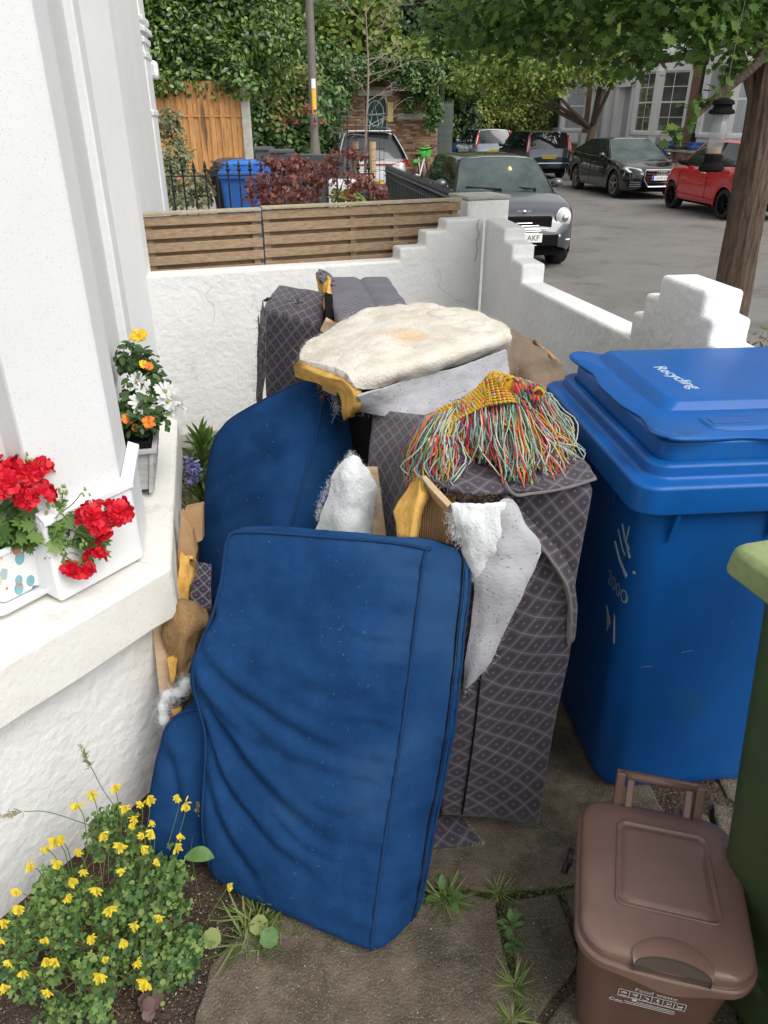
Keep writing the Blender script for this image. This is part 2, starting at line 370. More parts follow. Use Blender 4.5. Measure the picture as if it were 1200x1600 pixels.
m_conc = specked('old concrete', (.075, .058, .040, 1), (.175, .145, .108, 1), (.30, .265, .21, 1), 260, .2, .9, 14, 1.0, 150, grime=((.055, .05, .03, 1), 5.5, .48), bdist=.006)
m_conc2 = specked('dark damp concrete', (.062, .05, .036, 1), (.145, .122, .092, 1), (.32, .29, .24, 1), 240, .18, .9, 12, 1.0, 140, grime=((.045, .045, .022, 1), 6, .5), bdist=.006)
m_soil = specked('garden soil', (.035, .024, .016, 1), (.09, .066, .045, 1), (.33, .29, .23, 1), 170, .18, .95, 22, 1.0, 90, bdist=.02)
m_asph = specked('asphalt', (.135, .127, .117, 1), (.20, .188, .173, 1), (.25, .24, .225, 1), 75, .22, .9, .55, .5, 50, grime=((.10, .092, .082, 1), .8, .5), bdist=.01)
m_pave = mat('pavement', (.2, .19, .175, 1), (.28, .265, .24, 1), rough=.9, scale=3, bump=.3, bscale=60)
m_earth = mat('rough ground', (.07, .075, .04, 1), (.12, .11, .07, 1), rough=.95, scale=.6)
m_slat = mat('weathered softwood', (.22, .145, .085, 1), (.40, .285, .175, 1), rough=.75, scale=5, bump=.35, bscale=40, stretch=(1, 12, 16), contrast=(.3, .7), c3=(.13, .09, .06, 1), s3=3, f3=.66, bdist=.003)
m_rail = mat('bleached rail', (.33, .27, .17, 1), (.46, .40, .28, 1), rough=.75, scale=5, bump=.3, bscale=40, stretch=(1, 14, 14))
m_fence = mat('orange stained boards', (.42, .19, .06, 1), (.58, .30, .10, 1), rough=.7, scale=4, bump=.3, bscale=30, stretch=(6, 6, .7), c3=(.15, .08, .04, 1), s3=1.3, f3=.6)
m_cpost = mat('concrete post', (.34, .33, .29, 1), (.46, .45, .41, 1), rough=.85, scale=7, bump=.2)
m_iron = mat('black iron', (.012, .012, .014, 1), rough=.45)
m_blue = mat('blue brushed cotton', (.0075, .035, .108, 1), (.0125, .053, .155, 1), rough=.92, scale=9, bump=.5, bscale=260, spec=.06, sheen=0, c3=(.020, .062, .155, 1), s3=3.2, f3=.56, bdist=.003)
m_bluep = mat('blue piping', (.008, .035, .105, 1), rough=.85, spec=.2)
m_pat = fabric_pattern('patterned upholstery', (.075, .064, .080, 1), (.046, .038, .051, 1), (.175, .155, .15, 1))
m_patb = fabric_pattern('patterned upholstery blue', (.062, .058, .085, 1), (.036, .033, .055, 1), (.28, .26, .27, 1), .024)
m_line = specked('quilted lining', (.36, .36, .38, 1), (.48, .48, .51, 1), (.22, .22, .25, 1), 90, .17, .95, 8, .6, 120, coords='UV', bdist=.003)
m_wad = mat('white wadding', (.66, .60, .50, 1), (.80, .77, .71, 1), rough=1, scale=9, bump=.7, bscale=130, spec=.1, c3=(.72, .53, .35, 1), s3=3, f3=.58, trans=.15, bdist=.01)
m_wadw = mat('clean wadding', (.66, .69, .71, 1), (.80, .82, .83, 1), rough=1, scale=18, bump=.5, bscale=120, spec=.1, trans=.15, bdist=.01)
m_foam = mat('yellow foam', (.50, .27, .06, 1), (.70, .43, .13, 1), rough=.9, scale=20, bump=.6, bscale=160, spec=.1, bdist=.004)
m_burlap = mat('burlap', (.28, .165, .07, 1), (.46, .30, .15, 1), rough=.95, scale=260, bump=1, bscale=420, spec=.05, bdist=.004)
m_card = mat('cardboard', (.31, .185, .085, 1), (.40, .25, .125, 1), rough=.85, scale=6, bump=.2)
m_brown = mat('brown paper sheet', (.15, .105, .07, 1), (.20, .145, .10, 1), rough=.8, scale=5, bump=.3, bscale=14)
m_timber = mat('pine timber', (.42, .28, .16, 1), (.56, .40, .25, 1), rough=.7, scale=6, stretch=(1, 1, 8), bump=.2)
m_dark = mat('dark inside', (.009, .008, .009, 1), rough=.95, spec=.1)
m_bin = mat('blue bin plastic', (.003, .075, .28, 1), (.004, .092, .345, 1), rough=.42, scale=5, bump=.05, bscale=200, spec=.28, c3=(.010, .088, .27, 1), s3=6, f3=.58, bdist=.001)
m_green = mat('green bin plastic', (.035, .062, .022, 1), (.05, .082, .03, 1), rough=.42, scale=7, bump=.1, c3=(.16, .18, .08, 1), s3=5, f3=.62)
m_greenlid = mat('algae green lid', (.17, .235, .095, 1), (.26, .32, .14, 1), rough=.7, scale=16, bump=.3, bscale=80, c3=(.10, .12, .07, 1), s3=7, f3=.6, bdist=.004)
m_cad = mat('brown caddy plastic', (.165, .096, .075, 1), (.19, .112, .088, 1), rough=.30, scale=14, bump=.06, bscale=260, c3=(.20, .14, .115, 1), s3=4, f3=.62, bdist=.001)
m_cadb = mat('brown caddy body', (.115, .060, .044, 1), (.135, .072, .053, 1), rough=.38, scale=14, bump=.06, bscale=260, bdist=.001)
m_bplas = mat('black plastic', (.010, .010, .011, 1), rough=.55, spec=.25)
m_print = mat('white print', (.62, .62, .62, 1), rough=.6)
m_dprint = mat('worn shaded print', (.24, .30, .36, 1), rough=.7)  # print colour lowered for wear and for the bin's shaded side
m_chrome = mat('chrome', (.55, .55, .56, 1), rough=.2, metal=1)
m_alloy = mat('alloy', (.42, .42, .43, 1), rough=.3, metal=.8)
m_tyre = mat('tyre rubber', (.014, .014, .014, 1), rough=.85)
m_glass = mat('car glass', (.02, .026, .026, 1), rough=.04, spec=.6)
m_wind = mat('windscreen', (.045, .06, .06, 1), (.09, .115, .11, 1), rough=.10, scale=2, spec=.12)
m_red = mat('red lamp', (.42, .008, .012, 1), rough=.12, coat=.6)
m_lamp = mat('headlamp glass', (.62, .64, .62, 1), rough=.12, coat=1)
m_plate = mat('white plate', (.75, .75, .73, 1), rough=.4)
m_platey = mat('yellow plate', (.65, .45, .02, 1), rough=.4)
m_ink = mat('black ink', (.01, .01, .01, 1), rough=.5)
m_bark = mat('tree bark', (.07, .045, .03, 1), (.16, .11, .075, 1), rough=.9, scale=16, bump=1, bscale=20, stretch=(4, 4, .5), contrast=(.35, .6), bdist=.04)
m_stem = mat('green stem', (.10, .17, .04, 1), rough=.6)
m_brstem = mat('brown stem', (.13, .085, .06, 1), rough=.8)
# ================================================================== THE SETTING
def sheet(name, pts, z, m, kind='structure', thick=0):
    b = MB(); P = [(p[0], p[1], z) for p in pts]
    if thick: b.prism([(p[0], p[1], z - thick) for p in P], (0, 0, thick))
    else: b.add(P, [tuple(range(len(P)))])
    o = b.build(name, m); o['kind'] = kind; return o
sheet('ground', [(-300, -200), (300, -200), (300, 500), (-300, 500)], -.30, m_earth)
def strip(s0, s1, o0, o1): return [street(s0, o0), street(s0, o1), street(s1, o1), street(s1, o0)]
sheet('road', strip(-12, 75, 2.55, 11.6), -.20, m_asph, thick=.06)
sheet('pavement', strip(-12, 75, 1.30, 2.40), -.09, m_asph, thick=.15)
sheet('kerb', strip(-12, 75, 2.403, 2.547), -.095, m_cpost, thick=.15)
sheet('far_pavement', strip(-12, 75, 11.75, 13.6), -.09, m_pave, thick=.15)
sheet('far_kerb', strip(-12, 75, 11.603, 11.747), -.095, m_cpost, thick=.15)
sheet('far_gardens', strip(-12, 75, 13.603, 22), -.05, m_pave, thick=.15)
sheet('neighbour_ground', strip(4.75, 28, -9, 1.297), .10, m_pave, thick=.3)
garden = sheet('garden_soil', [(-2.2, -1.5), (2.5, -1.5), (1.02, 2.0), (.60, 4.75), (-1.27, 4.03)], -.012, m_soil, thick=.2)

# concrete slabs of the front path, each one a part of the ground
def slab(poly, z, m, seed, par=garden):
    rnd = random.Random(seed); n = len(poly); P = []
    for i in range(n):
        a, b = Vector(poly[i]), Vector(poly[(i + 1) % n]); k = max(2, int((b - a).length / .05))
        nn = Vector((-(b - a).y, (b - a).x)).normalized()
        for j in range(k):
            t = j / k; q = a.lerp(b, t)
            q += nn * (noise.noise(Vector((q.x * 9, q.y * 9, seed))) * .011 + rnd.uniform(-.0025, .0025)); P.append(q)
    bm = MB().prism([(p.x, p.y, z - .045) for p in P], (rnd.uniform(-.001, .001), 0, .045))
    o = bm.build('concrete_slab', m, par, world=True, bevel=.007); return o
slab([(-.42, .30), (.279, .30), (.288, .82), (.275, 1.165), (-.25, 1.19), (-.40, 1.0)], .0, m_conc, 1)
slab([(.300, .30), (.75, .30), (.75, .80), (.56, .93), (.47, 1.00), (.302, .84)], -.004, m_conc2, 2)
slab([(.300, .86), (.455, 1.015), (.43, 1.185), (.292, 1.165)], -.003, m_conc2, 3)
slab([(.475, 1.015), (.75, .82), (.80, 1.20), (.445, 1.19)], .001, m_conc2, 4)
slab([(-.30, 1.215), (.28, 1.185), (.62, 1.215), (.80, 1.235), (.74, 1.75), (.70, 2.2), (-.30, 2.2)], .003, m_conc, 5)
slab([(.90, 1.30), (.985, 1.27), (1.01, 1.42), (.925, 1.45)], .006, m_conc, 6)
slab([(1.01, 1.24), (1.12, 1.26), (1.13, 1.37), (1.03, 1.39)], -.002, m_conc, 7)
slab([(.83, 1.25), (.888, 1.27), (.90, 1.42), (.83, 1.44)], -.004, m_conc2, 8)
slab([(.90, 1.14), (1.03, 1.13), (1.05, 1.215), (.90, 1.25)], -.001, m_conc, 9)
slab([(.80, .3), (1.5, .3), (1.5, 1.1), (.80, 1.1)], -.006, m_conc2, 10)
slab([(-.28, 2.225), (.66, 2.225), (.60, 3.2), (-.28, 3.2)], .0, m_conc, 11)
slab([(1.15, 1.12), (1.6, 1.12), (1.2, 2.2), (.95, 2.2), (.98, 1.48)], -.003, m_conc, 12)

# ------------------------------------------------------------------ low white walls round the garden
PW0, PWD = Vector((-1.258, 4.003, 0)), Vector((.933, .360, 0)); PWN = Vector((-.360, .933, 0))
def profile(o, d, prof, n, th, zb):
    poly = [o + d * prof[0][0] + Vector((0, 0, zb))] + [o + d * s + Vector((0, 0, z)) for s, z in prof] + [o + d * prof[-1][0] + Vector((0, 0, zb))]
    return MB().prism(poly, n * th)
party = thing('party_wall', 'white rendered garden wall under the slatted fence, stepping up to the corner', 'wall', PW0)
profile(PW0, PWD, [(-.02, .975), (1.448, .967), (1.448, 1.036), (1.610, 1.036), (1.610, 1.119), (1.740, 1.119), (1.740, 1.178), (1.99, 1.178)], PWN, .125, -.12).build('wall_body', m_render, party, world=True, bevel=.014, seg=3)
profile(PW0 - PWN * .012, PWD, [(.05, .075), (1.9, .06)], PWN, .010, -.03).build('plinth', m_cpost, party, world=True, bevel=.006)
FC = Vector((.605, 4.722, 0)); FD = Vector((.134, -.991, 0)); FN = Vector((.991, .134, 0))
front = thing('front_wall', 'white rendered front wall by the road with stepped ends', 'wall', FC)
profile(FC, FD, [(.0, 1.176), (.41, 1.172), (.41, 1.108), (.582, 1.108), (.582, 1.040), (.773, 1.040), (.773, .950), (2.085, 1.008), (2.085, 1.098), (2.157, 1.100),
                 (2.157, 1.176), (2.247, 1.178), (2.247, 1.252), (2.525, 1.254), (2.525, 1.188), (2.590, 1.186), (2.590, 1.118), (2.70, 1.114), (2.70, 1.03), (2.86, 1.03)], FN, .128, -.12).build('wall_body', m_render, front, world=True, bevel=.014, seg=3)
b = MB(); pts = [PW0 + PWD * s - PWN * .003 + Vector((0, 0, z)) for s, z in ((1.955, 1.176), (1.94, 1.13), (1.96, 1.09), (1.945, 1.05), (1.955, .99), (1.94, .93))]
b.tube(pts, .0014, 4).build('crack', m_dark, party, world=True)
rnd = random.Random(12)
for (s_, z_, n_) in ((.35, .90, 5), (.9, .55, 4), (1.7, .9, 6)):
    p = PW0 + PWD * s_ - PWN * .0008 + Vector((0, 0, z_)); q = [p.copy()]
    for k in range(n_): p = p + PWD * rnd.gauss(0, .03) + Vector((0, 0, -rnd.uniform(.02, .06))); q.append(p.copy())
    MB().tube(q, .0011, 4).build('crack', m_cpost, party, world=True)

# ------------------------------------------------------------------ slatted timber fence behind the party wall
fo = PW0 + PWN * .215 - PWD * .0
fence = thing('slatted_fence', 'low weathered timber fence of horizontal slats behind the white wall', 'fence', fo)
rnd = random.Random(4)
for (s0, s1) in ((-.55, .688), (.692, 1.93)):
    top = 1.243 + .012 * (s0 > 0)
    for i in range(7):
        z = top - .030 - .0685 * i
        a = fo + PWD * (s0 + rnd.uniform(0, .004)) + Vector((0, 0, z + rnd.uniform(-.002, .002))); c = fo + PWD * (s1 - rnd.uniform(0, .004)) + Vector((0, 0, z + rnd.uniform(-.002, .002) + .006))
        o = MB().bar(a - PWN * .010, c - PWN * .010, .016, .047).build('slat', m_slat, fence, world=True, bevel=.002)
        if i < 6:
            MB().bar(a + PWN * .03 - Vector((0, 0, .034)), c + PWN * .03 - Vector((0, 0, .034)), .012, .05).build('slat', m_slat, fence, world=True)
    MB().bar(fo + PWD * s0 + Vector((0, 0, top + .006)), fo + PWD * s1 + Vector((0, 0, top + .012)), .062, .016).build('top_rail', m_rail, fence, world=True, bevel=.003)
    for t in ((.10, .5, .97) if s0 < 0 else (.02, .44, .66, .975)):
        q = fo + PWD * (s0 + (s1 - s0) * t) + PWN * .010
        MB().box(q + Vector((0, 0, .6 + (top - .6) / 2 - .05)), (.036, .022, top - .55), Matrix.Rotation(math.atan2(PWD.y, PWD.x), 3, 'Z')).build('batten', m_slat, fence, world=True)
q = fo + PWD * 1.955
# white pier of the neighbour's front wall
pier = thing('neighbour_pier', 'short square white pier at the end of the slatted fence', 'pier', (q.x, q.y, -.1))
Rf = Matrix.Rotation(math.atan2(PWD.y, PWD.x), 3, 'Z')
MB().box(q + PWD * .16 + PWN * .10 + Vector((0, 0, .56)), (.29, .27, 1.40), Rf).build('pier_body', m_render, pier, world=True, bevel=.012)
MB().box(q + PWD * .16 + PWN * .10 + Vector((0, 0, 1.272)), (.30, .28, .02), Rf).build('cap', m_cpost, pier, world=True, bevel=.004)
# neighbour's low wall behind the fence
nw = thing('neighbour_low_wall', 'low grey wall under the black iron railings beyond the fence', 'wall', q + Vector((0.1, .3, 0)))
a = q + PWD * .1 + PWN * .3; MB().bar((a.x, a.y, .2), (a.x - .139 * 4, a.y + .99 * 4, .2), .2, .6).build('wall_body', m_cpost, nw, world=True)

# ------------------------------------------------------------------ our house: bay window, sill and plinth wall
E1 = Vector((.557, .831, 0)); N1 = Vector((.831, -.557, 0))       # near slanted side of the bay
E2 = Vector((-.224, .975, 0)); N2 = Vector((.975, .224, 0))       # street side of the bay
WC = Vector((-.615, 1.589, 0)); SZ = .713
house = thing('bay_front_house', 'white painted house front with a slanted bay window and deep sill', 'house', (-1.2, 2.0, 0))
def off_line(c, d1, n1, d2, n2, L1, L2, off):   # offset footprint with a proper mitre at the corner
    c_ = c; A = np.array([[n1.x, n1.y], [n2.x, n2.y]]); r = np.linalg.solve(A, [n1.dot(c_) + off, n2.dot(c_) + off]); m = Vector((r[0], r[1], 0))
    return [m - d1 * L1, m, m + d2 * L2]
def ring3(off, z, L1=2.2, L2=1.06):
    f = off_line(WC, E1, N1, E2, N2, L1, L2, off); W = Vector((-2.6, .4, 0)); n3 = Vector((-.94, .34, 0))
    g = f[2] + n3 * 1.2
    return [Vector((p.x, p.y, z)) for p in (f[0], f[1], f[2], g, Vector((-3.0, 3.2, 0)), Vector((-3.0, -.4, 0)))]
def bayring(b, off0, off1, z0, z1): b.prism(ring3(off0, z0), (0, 0, z1 - z0)); return b
bayring(MB(), 0, 0, -.1, SZ - .15).build('lower_wall', m_render, house, world=True, bevel=.004)
# sill with a wavy underside
def sill():
    b = MB(); f = ring3(.075, 0); back = ring3(-.30, 0)
    segs = [(f[0], f[1], back[0], back[1]), (f[1], f[2], back[1], back[2])]
    for (a, c, a2, c2) in segs:
        n = 26; ring = []
        for i in range(n + 1):
            t = i / n; p = a.lerp(c, t); q = a2.lerp(c2, t); wv = noise.noise(p * 9) * .008 + noise.noise(p * 26) * .004
            ring.append([Vector((p.x, p.y, SZ - .155 + wv)), Vector((p.x, p.y, SZ - .010)), Vector((p.x, p.y, SZ - .010)).lerp(Vector((q.x, q.y, SZ)), .04) + Vector((0, 0, .009)), Vector((q.x, q.y, SZ + .018)), Vector((q.x, q.y, SZ - .155 + wv))])
        b.loft(ring, True)
    return b
sill().build('sill', m_sill, house, world=True, smooth=False, bevel=.006)
# upper walls, set back behind pilasters
def pil(corner_off, d0, d1, z0, z1, name, m, off, extra=0):
    f = off_line(WC, E1, N1, E2, N2, 1, 1, off); c = f[1]
    poly = [c - E1 * d0, c, c + E2 * d1, c + E2 * d1 - N2 * .16, c - E1 * d0 - N1 * .16]
    b = MB().prism([Vector((p.x, p.y, z0)) for p in poly], (0, 0, z1 - z0))
    return b.build(name, m, house, world=True, bevel=.008, seg=2)
pil(0, .235, .19, SZ + .012, SZ + .222, 'pilaster_base', m_gloss, .010)
# chamfered moulding on top of the base
f0 = off_line(WC, E1, N1, E2, N2, 1, 1, .016)[1]; f1 = off_line(WC, E1, N1, E2, N2, 1, 1, -.010)[1]
b = MB(); ra = []
for (c, z, dd) in ((f0, SZ + .212, .238), (f0, SZ + .224, .238), (f1, SZ + .236, .226), (f1, SZ + .19, .226)):
    ra.append([Vector((*(c - E1 * dd).xy, z)), Vector((*c.xy, z)), Vector((*(c + E2 * dd).xy, z))])
b.loft(ra, False, closed=False).build('base_moulding', m_gloss, house, world=True)
pil(0, .215, .19, SZ + .222, 5.2, 'pilaster', m_stucco, -.012)
c = off_line(WC, E1, N1, E2, N2, 1, 1, -.085)[1]     # window plane
fr = MB().prism([Vector((*p.xy, SZ + .013)) for p in (c + E2 * .15, c + E2 * 1.2, c + E2 * 1.2 - N2 * .05, c + E2 * .15 - N2 * .05)], (0, 0, 4.3))
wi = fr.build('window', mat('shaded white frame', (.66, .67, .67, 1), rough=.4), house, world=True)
m_tglp = mat('pale matt pane', (.58, .59, .59, 1), rough=.6)  # pane made matt pale grey to hide reflections and pass for the reveal
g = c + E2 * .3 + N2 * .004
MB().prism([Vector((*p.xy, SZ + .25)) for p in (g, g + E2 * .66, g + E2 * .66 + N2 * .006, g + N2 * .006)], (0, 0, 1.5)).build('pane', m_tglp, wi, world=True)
g = c + E2 * .30 + N2 * .01
for zz in ():
    MB().bar(Vector((*g.xy, zz)), Vector((*(g + E2 * .66).xy, zz)), .05, .05).build('frame', m_gloss, wi, world=True, bevel=.004)
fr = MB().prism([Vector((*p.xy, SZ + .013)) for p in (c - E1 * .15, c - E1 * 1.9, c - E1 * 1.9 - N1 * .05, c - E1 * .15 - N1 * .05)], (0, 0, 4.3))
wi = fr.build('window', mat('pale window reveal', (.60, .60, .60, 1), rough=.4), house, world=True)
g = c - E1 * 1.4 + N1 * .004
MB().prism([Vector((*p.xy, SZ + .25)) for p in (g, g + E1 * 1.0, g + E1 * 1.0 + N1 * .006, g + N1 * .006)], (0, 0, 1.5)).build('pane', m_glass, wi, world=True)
# far pilaster, body behind
c4 = off_line(WC, E1, N1, E2, N2, 1, 1, -.048)[1]
p4 = c4 + E2 * .93
MB().prism([Vector((*p.xy, SZ + .013)) for p in (p4, p4 + E2 * .16, p4 + E2 * .16 - N2 * .6, p4 - N2 * .16)], (0, 0, 4.5)).build('pilaster', m_stucco, house, world=True, bevel=.006)
MB().prism([Vector((*p.xy, SZ + .013)) for p in (p4 + E2 * .0 - N2 * .03, p4 - E2 * .035 - N2 * .03, p4 - E2 * .035 - N2 * .1, p4 - N2 * .1)], (0, 0, 4.5)).build('window_frame', m_gloss, house, world=True)
wA = Vector((-1.46, 2.9, -.1))
MB().prism([wA, Vector((-1.245, 4.02, -.1)), Vector((-1.255, 4.12, -.1)), Vector((-2.6, 4.2, -.1)), Vector((-2.6, 2.9, -.1))], (0, 0, 5.3)).build('main_wall', m_stucco, house, world=True)
MB().box((-2.3, 2.2, 3.4), (1.6, 3.0, 3.6)).build('inner_wall', m_stucco, house, world=True)

# ------------------------------------------------------------------ neighbour's house front
nb = thing('neighbour_house', 'white house edge next door with moulded pilaster capital', 'house', (-1.8, 5.2, -.1))
def up(pts, z0, z1): return MB().prism([Vector((x, y, z0)) for x, y in pts], (0, 0, z1 - z0))
up([(-1.33, 4.36), (-1.415, 4.95), (-1.62, 5.5), (-3.2, 5.5), (-3.2, 4.36)], -.1, 5.2).build('bay_wall', m_stucco, nb, world=True, bevel=.01)
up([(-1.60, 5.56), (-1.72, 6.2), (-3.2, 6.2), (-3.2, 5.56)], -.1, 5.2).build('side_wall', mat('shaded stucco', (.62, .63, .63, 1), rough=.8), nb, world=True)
up([(-1.86, 6.75), (-1.93, 7.15), (-3.2, 7.15), (-3.2, 6.75)], -.1, 5.2).build('pilaster', m_gloss, nb, world=True, bevel=.012)
up([(-1.88, 6.84), (-1.985, 7.35), (-3.2, 7.35), (-3.2, 6.84)], -.1, .55).build('plinth', m_gloss, nb, world=True, bevel=.012)
for i, (z, e) in enumerate(((2.22, .015), (2.29, .03), (2.36, .02), (1.72, .01), (2.12, .01))):
    up([(-1.86 + e, 6.75 - e), (-1.93 + e, 7.15 + e), (-3.2, 7.15 + e), (-3.2, 6.75 - e)], z, z + .045).build('moulding', m_gloss, nb, world=True, bevel=.01)
up([(-1.92, 7.3), (-1.95, 7.45), (-2.4, 7.45), (-2.4, 7.3)], 2.0, 2.14).build('bracket', m_gloss, nb, world=True, bevel=.03)

# ------------------------------------------------------------------ iron railings
def railing(label, a, c, top, n, gap=None):
    a = Vector(a); c = Vector(c); t = thing('iron_railing', label, 'railing', a)
    for z in (top - .10, .12): MB().bar((a.x, a.y, z), (c.x, c.y, z), .03, .012).build('rail', m_iron, t, world=True)
    proto = None
    for i in range(n):
        p = a.lerp(c, (i + .5) / n)
        if proto is None:
            b = MB(); b.tube([(0, 0, .05), (0, 0, top - .06)], .009, 6)
            b.loft([[Vector((r * math.cos(k * math.pi / 3), r * math.sin(k * math.pi / 3), z)) for k in range(6)] for r, z in ((.009, top - .07), (.024, top - .045), (.012, top - .03), (.017, top - .018), (.002, top + .03))])
            proto = b.build('picket', m_iron, t); proto.location = p - a
        else:
            q = proto.copy(); C.objects.link(q); q.location = p - a
    return t
railing('black iron railing in front of the blue bin next door', (-2.02, 7.5, 0), (-.10, 7.9, 0), 1.33, 19)
railing('black spear topped iron railing running along the road beside the grey car', (.62, 5.05, 0), (.02, 9.4, 0), 1.22, 44)
railing('black iron railing behind the red maple turning towards the wall', (.62, 5.45, 0), (-.35, 8.6, 0), 1.05, 26)

# ------------------------------------------------------------------ orange boarded fence panel
of = thing('boarded_fence', 'orange brown close boarded fence panel on concrete gravel boards', 'fence', (-5.0, 16, -.05))
x0, x1 = at_y(238, 200, 16).x, at_y(379, 200, 16).x
for i in range(19):
    x = x0 - .2 + (x1 - x0 + .2) * i / 19; wdt = (x1 - x0 + .2) / 19
    o = MB().box((x + wdt / 2, 16 - .02 * (i % 2), 1.40), (wdt * .955, .018, 1.86), Matrix.Rotation(.12, 3, 'Z')).build('board', m_fence, of, world=True)
for z in (.75, 1.75): MB().box(((x0 + x1) / 2, 15.975, z), (x1 - x0, .02, .035)).build('arris_rail', m_fence, of, world=True)
MB().box(((x0 + x1) / 2 - .1, 16, .18), (x1 - x0 + .2, .06, .56)).build('gravel_board', m_cpost, of, world=True)
MB().box((x1 + .09, 15.98, 1.16), (.16, .12, 2.55)).build('post', m_cpost, of, world=True, bevel=.015)

# dark stepped garden wall beyond the blue bin
dw = thing('dark_garden_wall', 'low dark wall with square capped piers beyond the bins', 'wall', (-2, 13, 0))
m_slate = mat('dark slate paint', (.075, .08, .085, 1), (.10, .105, .11, 1), rough=.7)
for (u0, u1, v0, y) in ((400, 424, 232, 13.2), (424, 456, 236, 12.4)):
    a, c = at_y(u0, v0, y), at_y(u1, v0, y); MB().box(((a.x + c.x) / 2, y, (a.z - .1) / 2), ((c.x - a.x), .26, a.z + .1)).build('pier', m_slate, dw, world=True, bevel=.01)
    MB().box(((a.x + c.x) / 2, y, a.z + .0), ((c.x - a.x) + .05, .32, .05)).build('cap', m_slate, dw, world=True, bevel=.01)
a, c = at_y(452, 246, 11.9), at_y(545, 250, 11.4); MB().bar((a.x, a.y, a.z - .35), (c.x, c.y, a.z - .35), .22, .8).build('wall_body', m_slate, dw, world=True, bevel=.01)
# white meter cabinet
a = at_y(538, 265, 8.9); ub = thing('white_cabinet', 'small white cabinet standing among the red maple leaves', 'cabinet', (a.x, 8.9, -.06))
MB().box((a.x, 8.9, .50), (.34, .22, a.z * 2 - 1.2)).build('cabinet_body', m_gloss, ub, world=True, bevel=.01)
MB().box((a.x, 8.785, .50), (.29, .012, a.z * 2 - 1.27)).build('door', m_gloss, ub, world=True, bevel=.006)

# ------------------------------------------------------------------ lamp column
a = at_y(492, 225, 15.0)
lp = thing('lamp_post', 'tall grey street lamp column with a yellow band sign', 'lamp post', (a.x, 15, -.1))
m_col = mat('grey brown column paint', (.12, .105, .09, 1), (.16, .145, .125, 1), rough=.6, scale=8)
MB().loft([[Vector((r * math.cos(i * math.pi / 6), r * math.sin(i * math.pi / 6), z)) for i in range(12)] for r, z in ((.11, 0), (.11, 1.2), (.09, 1.35), (.074, 1.5), (.064, 6.0), (.05, 7.5))]).build('column', m_col, lp, smooth=True)
for (z0, z1, m, nm) in ((1.88, 2.26, mat('yellow band', (.75, .44, .03, 1), rough=.5), 'warning_band'), (2.27, 2.42, m_plate, 'number_label')):
    MB().loft([[Vector((.0765 * math.cos(-1.75 + i * .13), .0765 * math.sin(-1.75 + i * .13), z)) for i in range(9)] for z in (z0, z1)], False, closed=False).build(nm, m, lp)
b = MB(); b.tube([(0, 0, 7.4), (.1, -.1, 7.9), (.6, -.3, 8.05), (1.0, -.4, 8.05)], .03, 8).build('arm', m_col, lp)
MB().ball((1.15, -.45, 8.02), (.3, .14, .07)).build('lantern', m_col, lp, smooth=True)

# ------------------------------------------------------------------ brick building with green door behind the silver car
m_brk = mat('stock brick', (.28, .17, .10, 1), (.46, .31, .19, 1), rough=.9, scale=2.5, bump=.2, bscale=40)
_nt = m_brk.node_tree; _b = _nt.nodes['Principled BSDF']; _oi = _nt.nodes.new('ShaderNodeObjectInfo'); _ge = _nt.nodes.new('ShaderNodeNewGeometry'); _ad = _nt.nodes.new('ShaderNodeMath'); _ad.operation = 'ADD'; _fr = _nt.nodes.new('ShaderNodeMath'); _fr.operation = 'FRACT'; _rp = _nt.nodes.new('ShaderNodeValToRGB')
_nt.links.new(_oi.outputs['Random'], _ad.inputs[0]); _nt.links.new(_ge.outputs['Random Per Island'], _ad.inputs[1]); _nt.links.new(_ad.outputs[0], _fr.inputs[0]); _nt.links.new(_fr.outputs[0], _rp.inputs[0]); _nt.links.new(_rp.outputs[0], _b.inputs['Base Color'])
_rp.color_ramp.elements[0].color = (.13, .075, .05, 1); _rp.color_ramp.elements[1].color = (.42, .28, .17, 1); _e = _rp.color_ramp.elements.new(.45); _e.color = (.27, .15, .085, 1)
m_mort = mat('mortar', (.30, .26, .21, 1), rough=.95)
BY = 27.0
bl = thing('brick_outbuilding', 'low brick outbuilding with graffiti on its green door, overgrown with ivy', 'building', (0, BY, -.2))
xa, xb = at_y(498, 180, BY).x, at_y(684, 180, BY).x; zt = at_y(600, 112, BY).z; dx0, dx1 = at_y(570, 180, BY).x, at_y(603, 180, BY).x; dz = at_y(590, 150, BY).z
b = MB(); b.box(((xa + dx0) / 2, BY + .3, (zt - .2) / 2), (dx0 - xa, .56, zt + .2)); b.box(((xb + dx1) / 2, BY + .3, (zt - .2) / 2), (xb - dx1, .56, zt + .2)); b.box(((dx0 + dx1) / 2, BY + .3, (zt + dz) / 2), (dx1 - dx0, .56, zt - dz))
b.build('wall', m_mort, bl, world=True)
bm_ = MB().box((0, 0, 0), (.215, .03, .063)).mesh('brick'); bm_.materials.append(m_brk); cnt = 0; rest = MB()
z = -.1; row = 0
while z < zt - .05:
    x = xa + (.11 if row % 2 else 0) + .11
    while x < xb - .1:
        if not (dx0 - .12 < x < dx1 + .12 and z < dz + .1):
            vis = z > at_y(600, 262, BY).z and abs(x - (dx0 + dx1) / 2) < 1.75
            if vis and cnt < 300:
                o = bpy.data.objects.new('brick', bm_); C.objects.link(o); o.parent = bl; o.location = (x, rnd.uniform(-.022, -.012), z + .2); cnt += 1
            else: rest.box((x, BY - .017, z), (.215, .03, .063))
        x += .226
    z += .074; row += 1
rest.build('brickwork', m_brk, bl, world=True, kind='stuff')
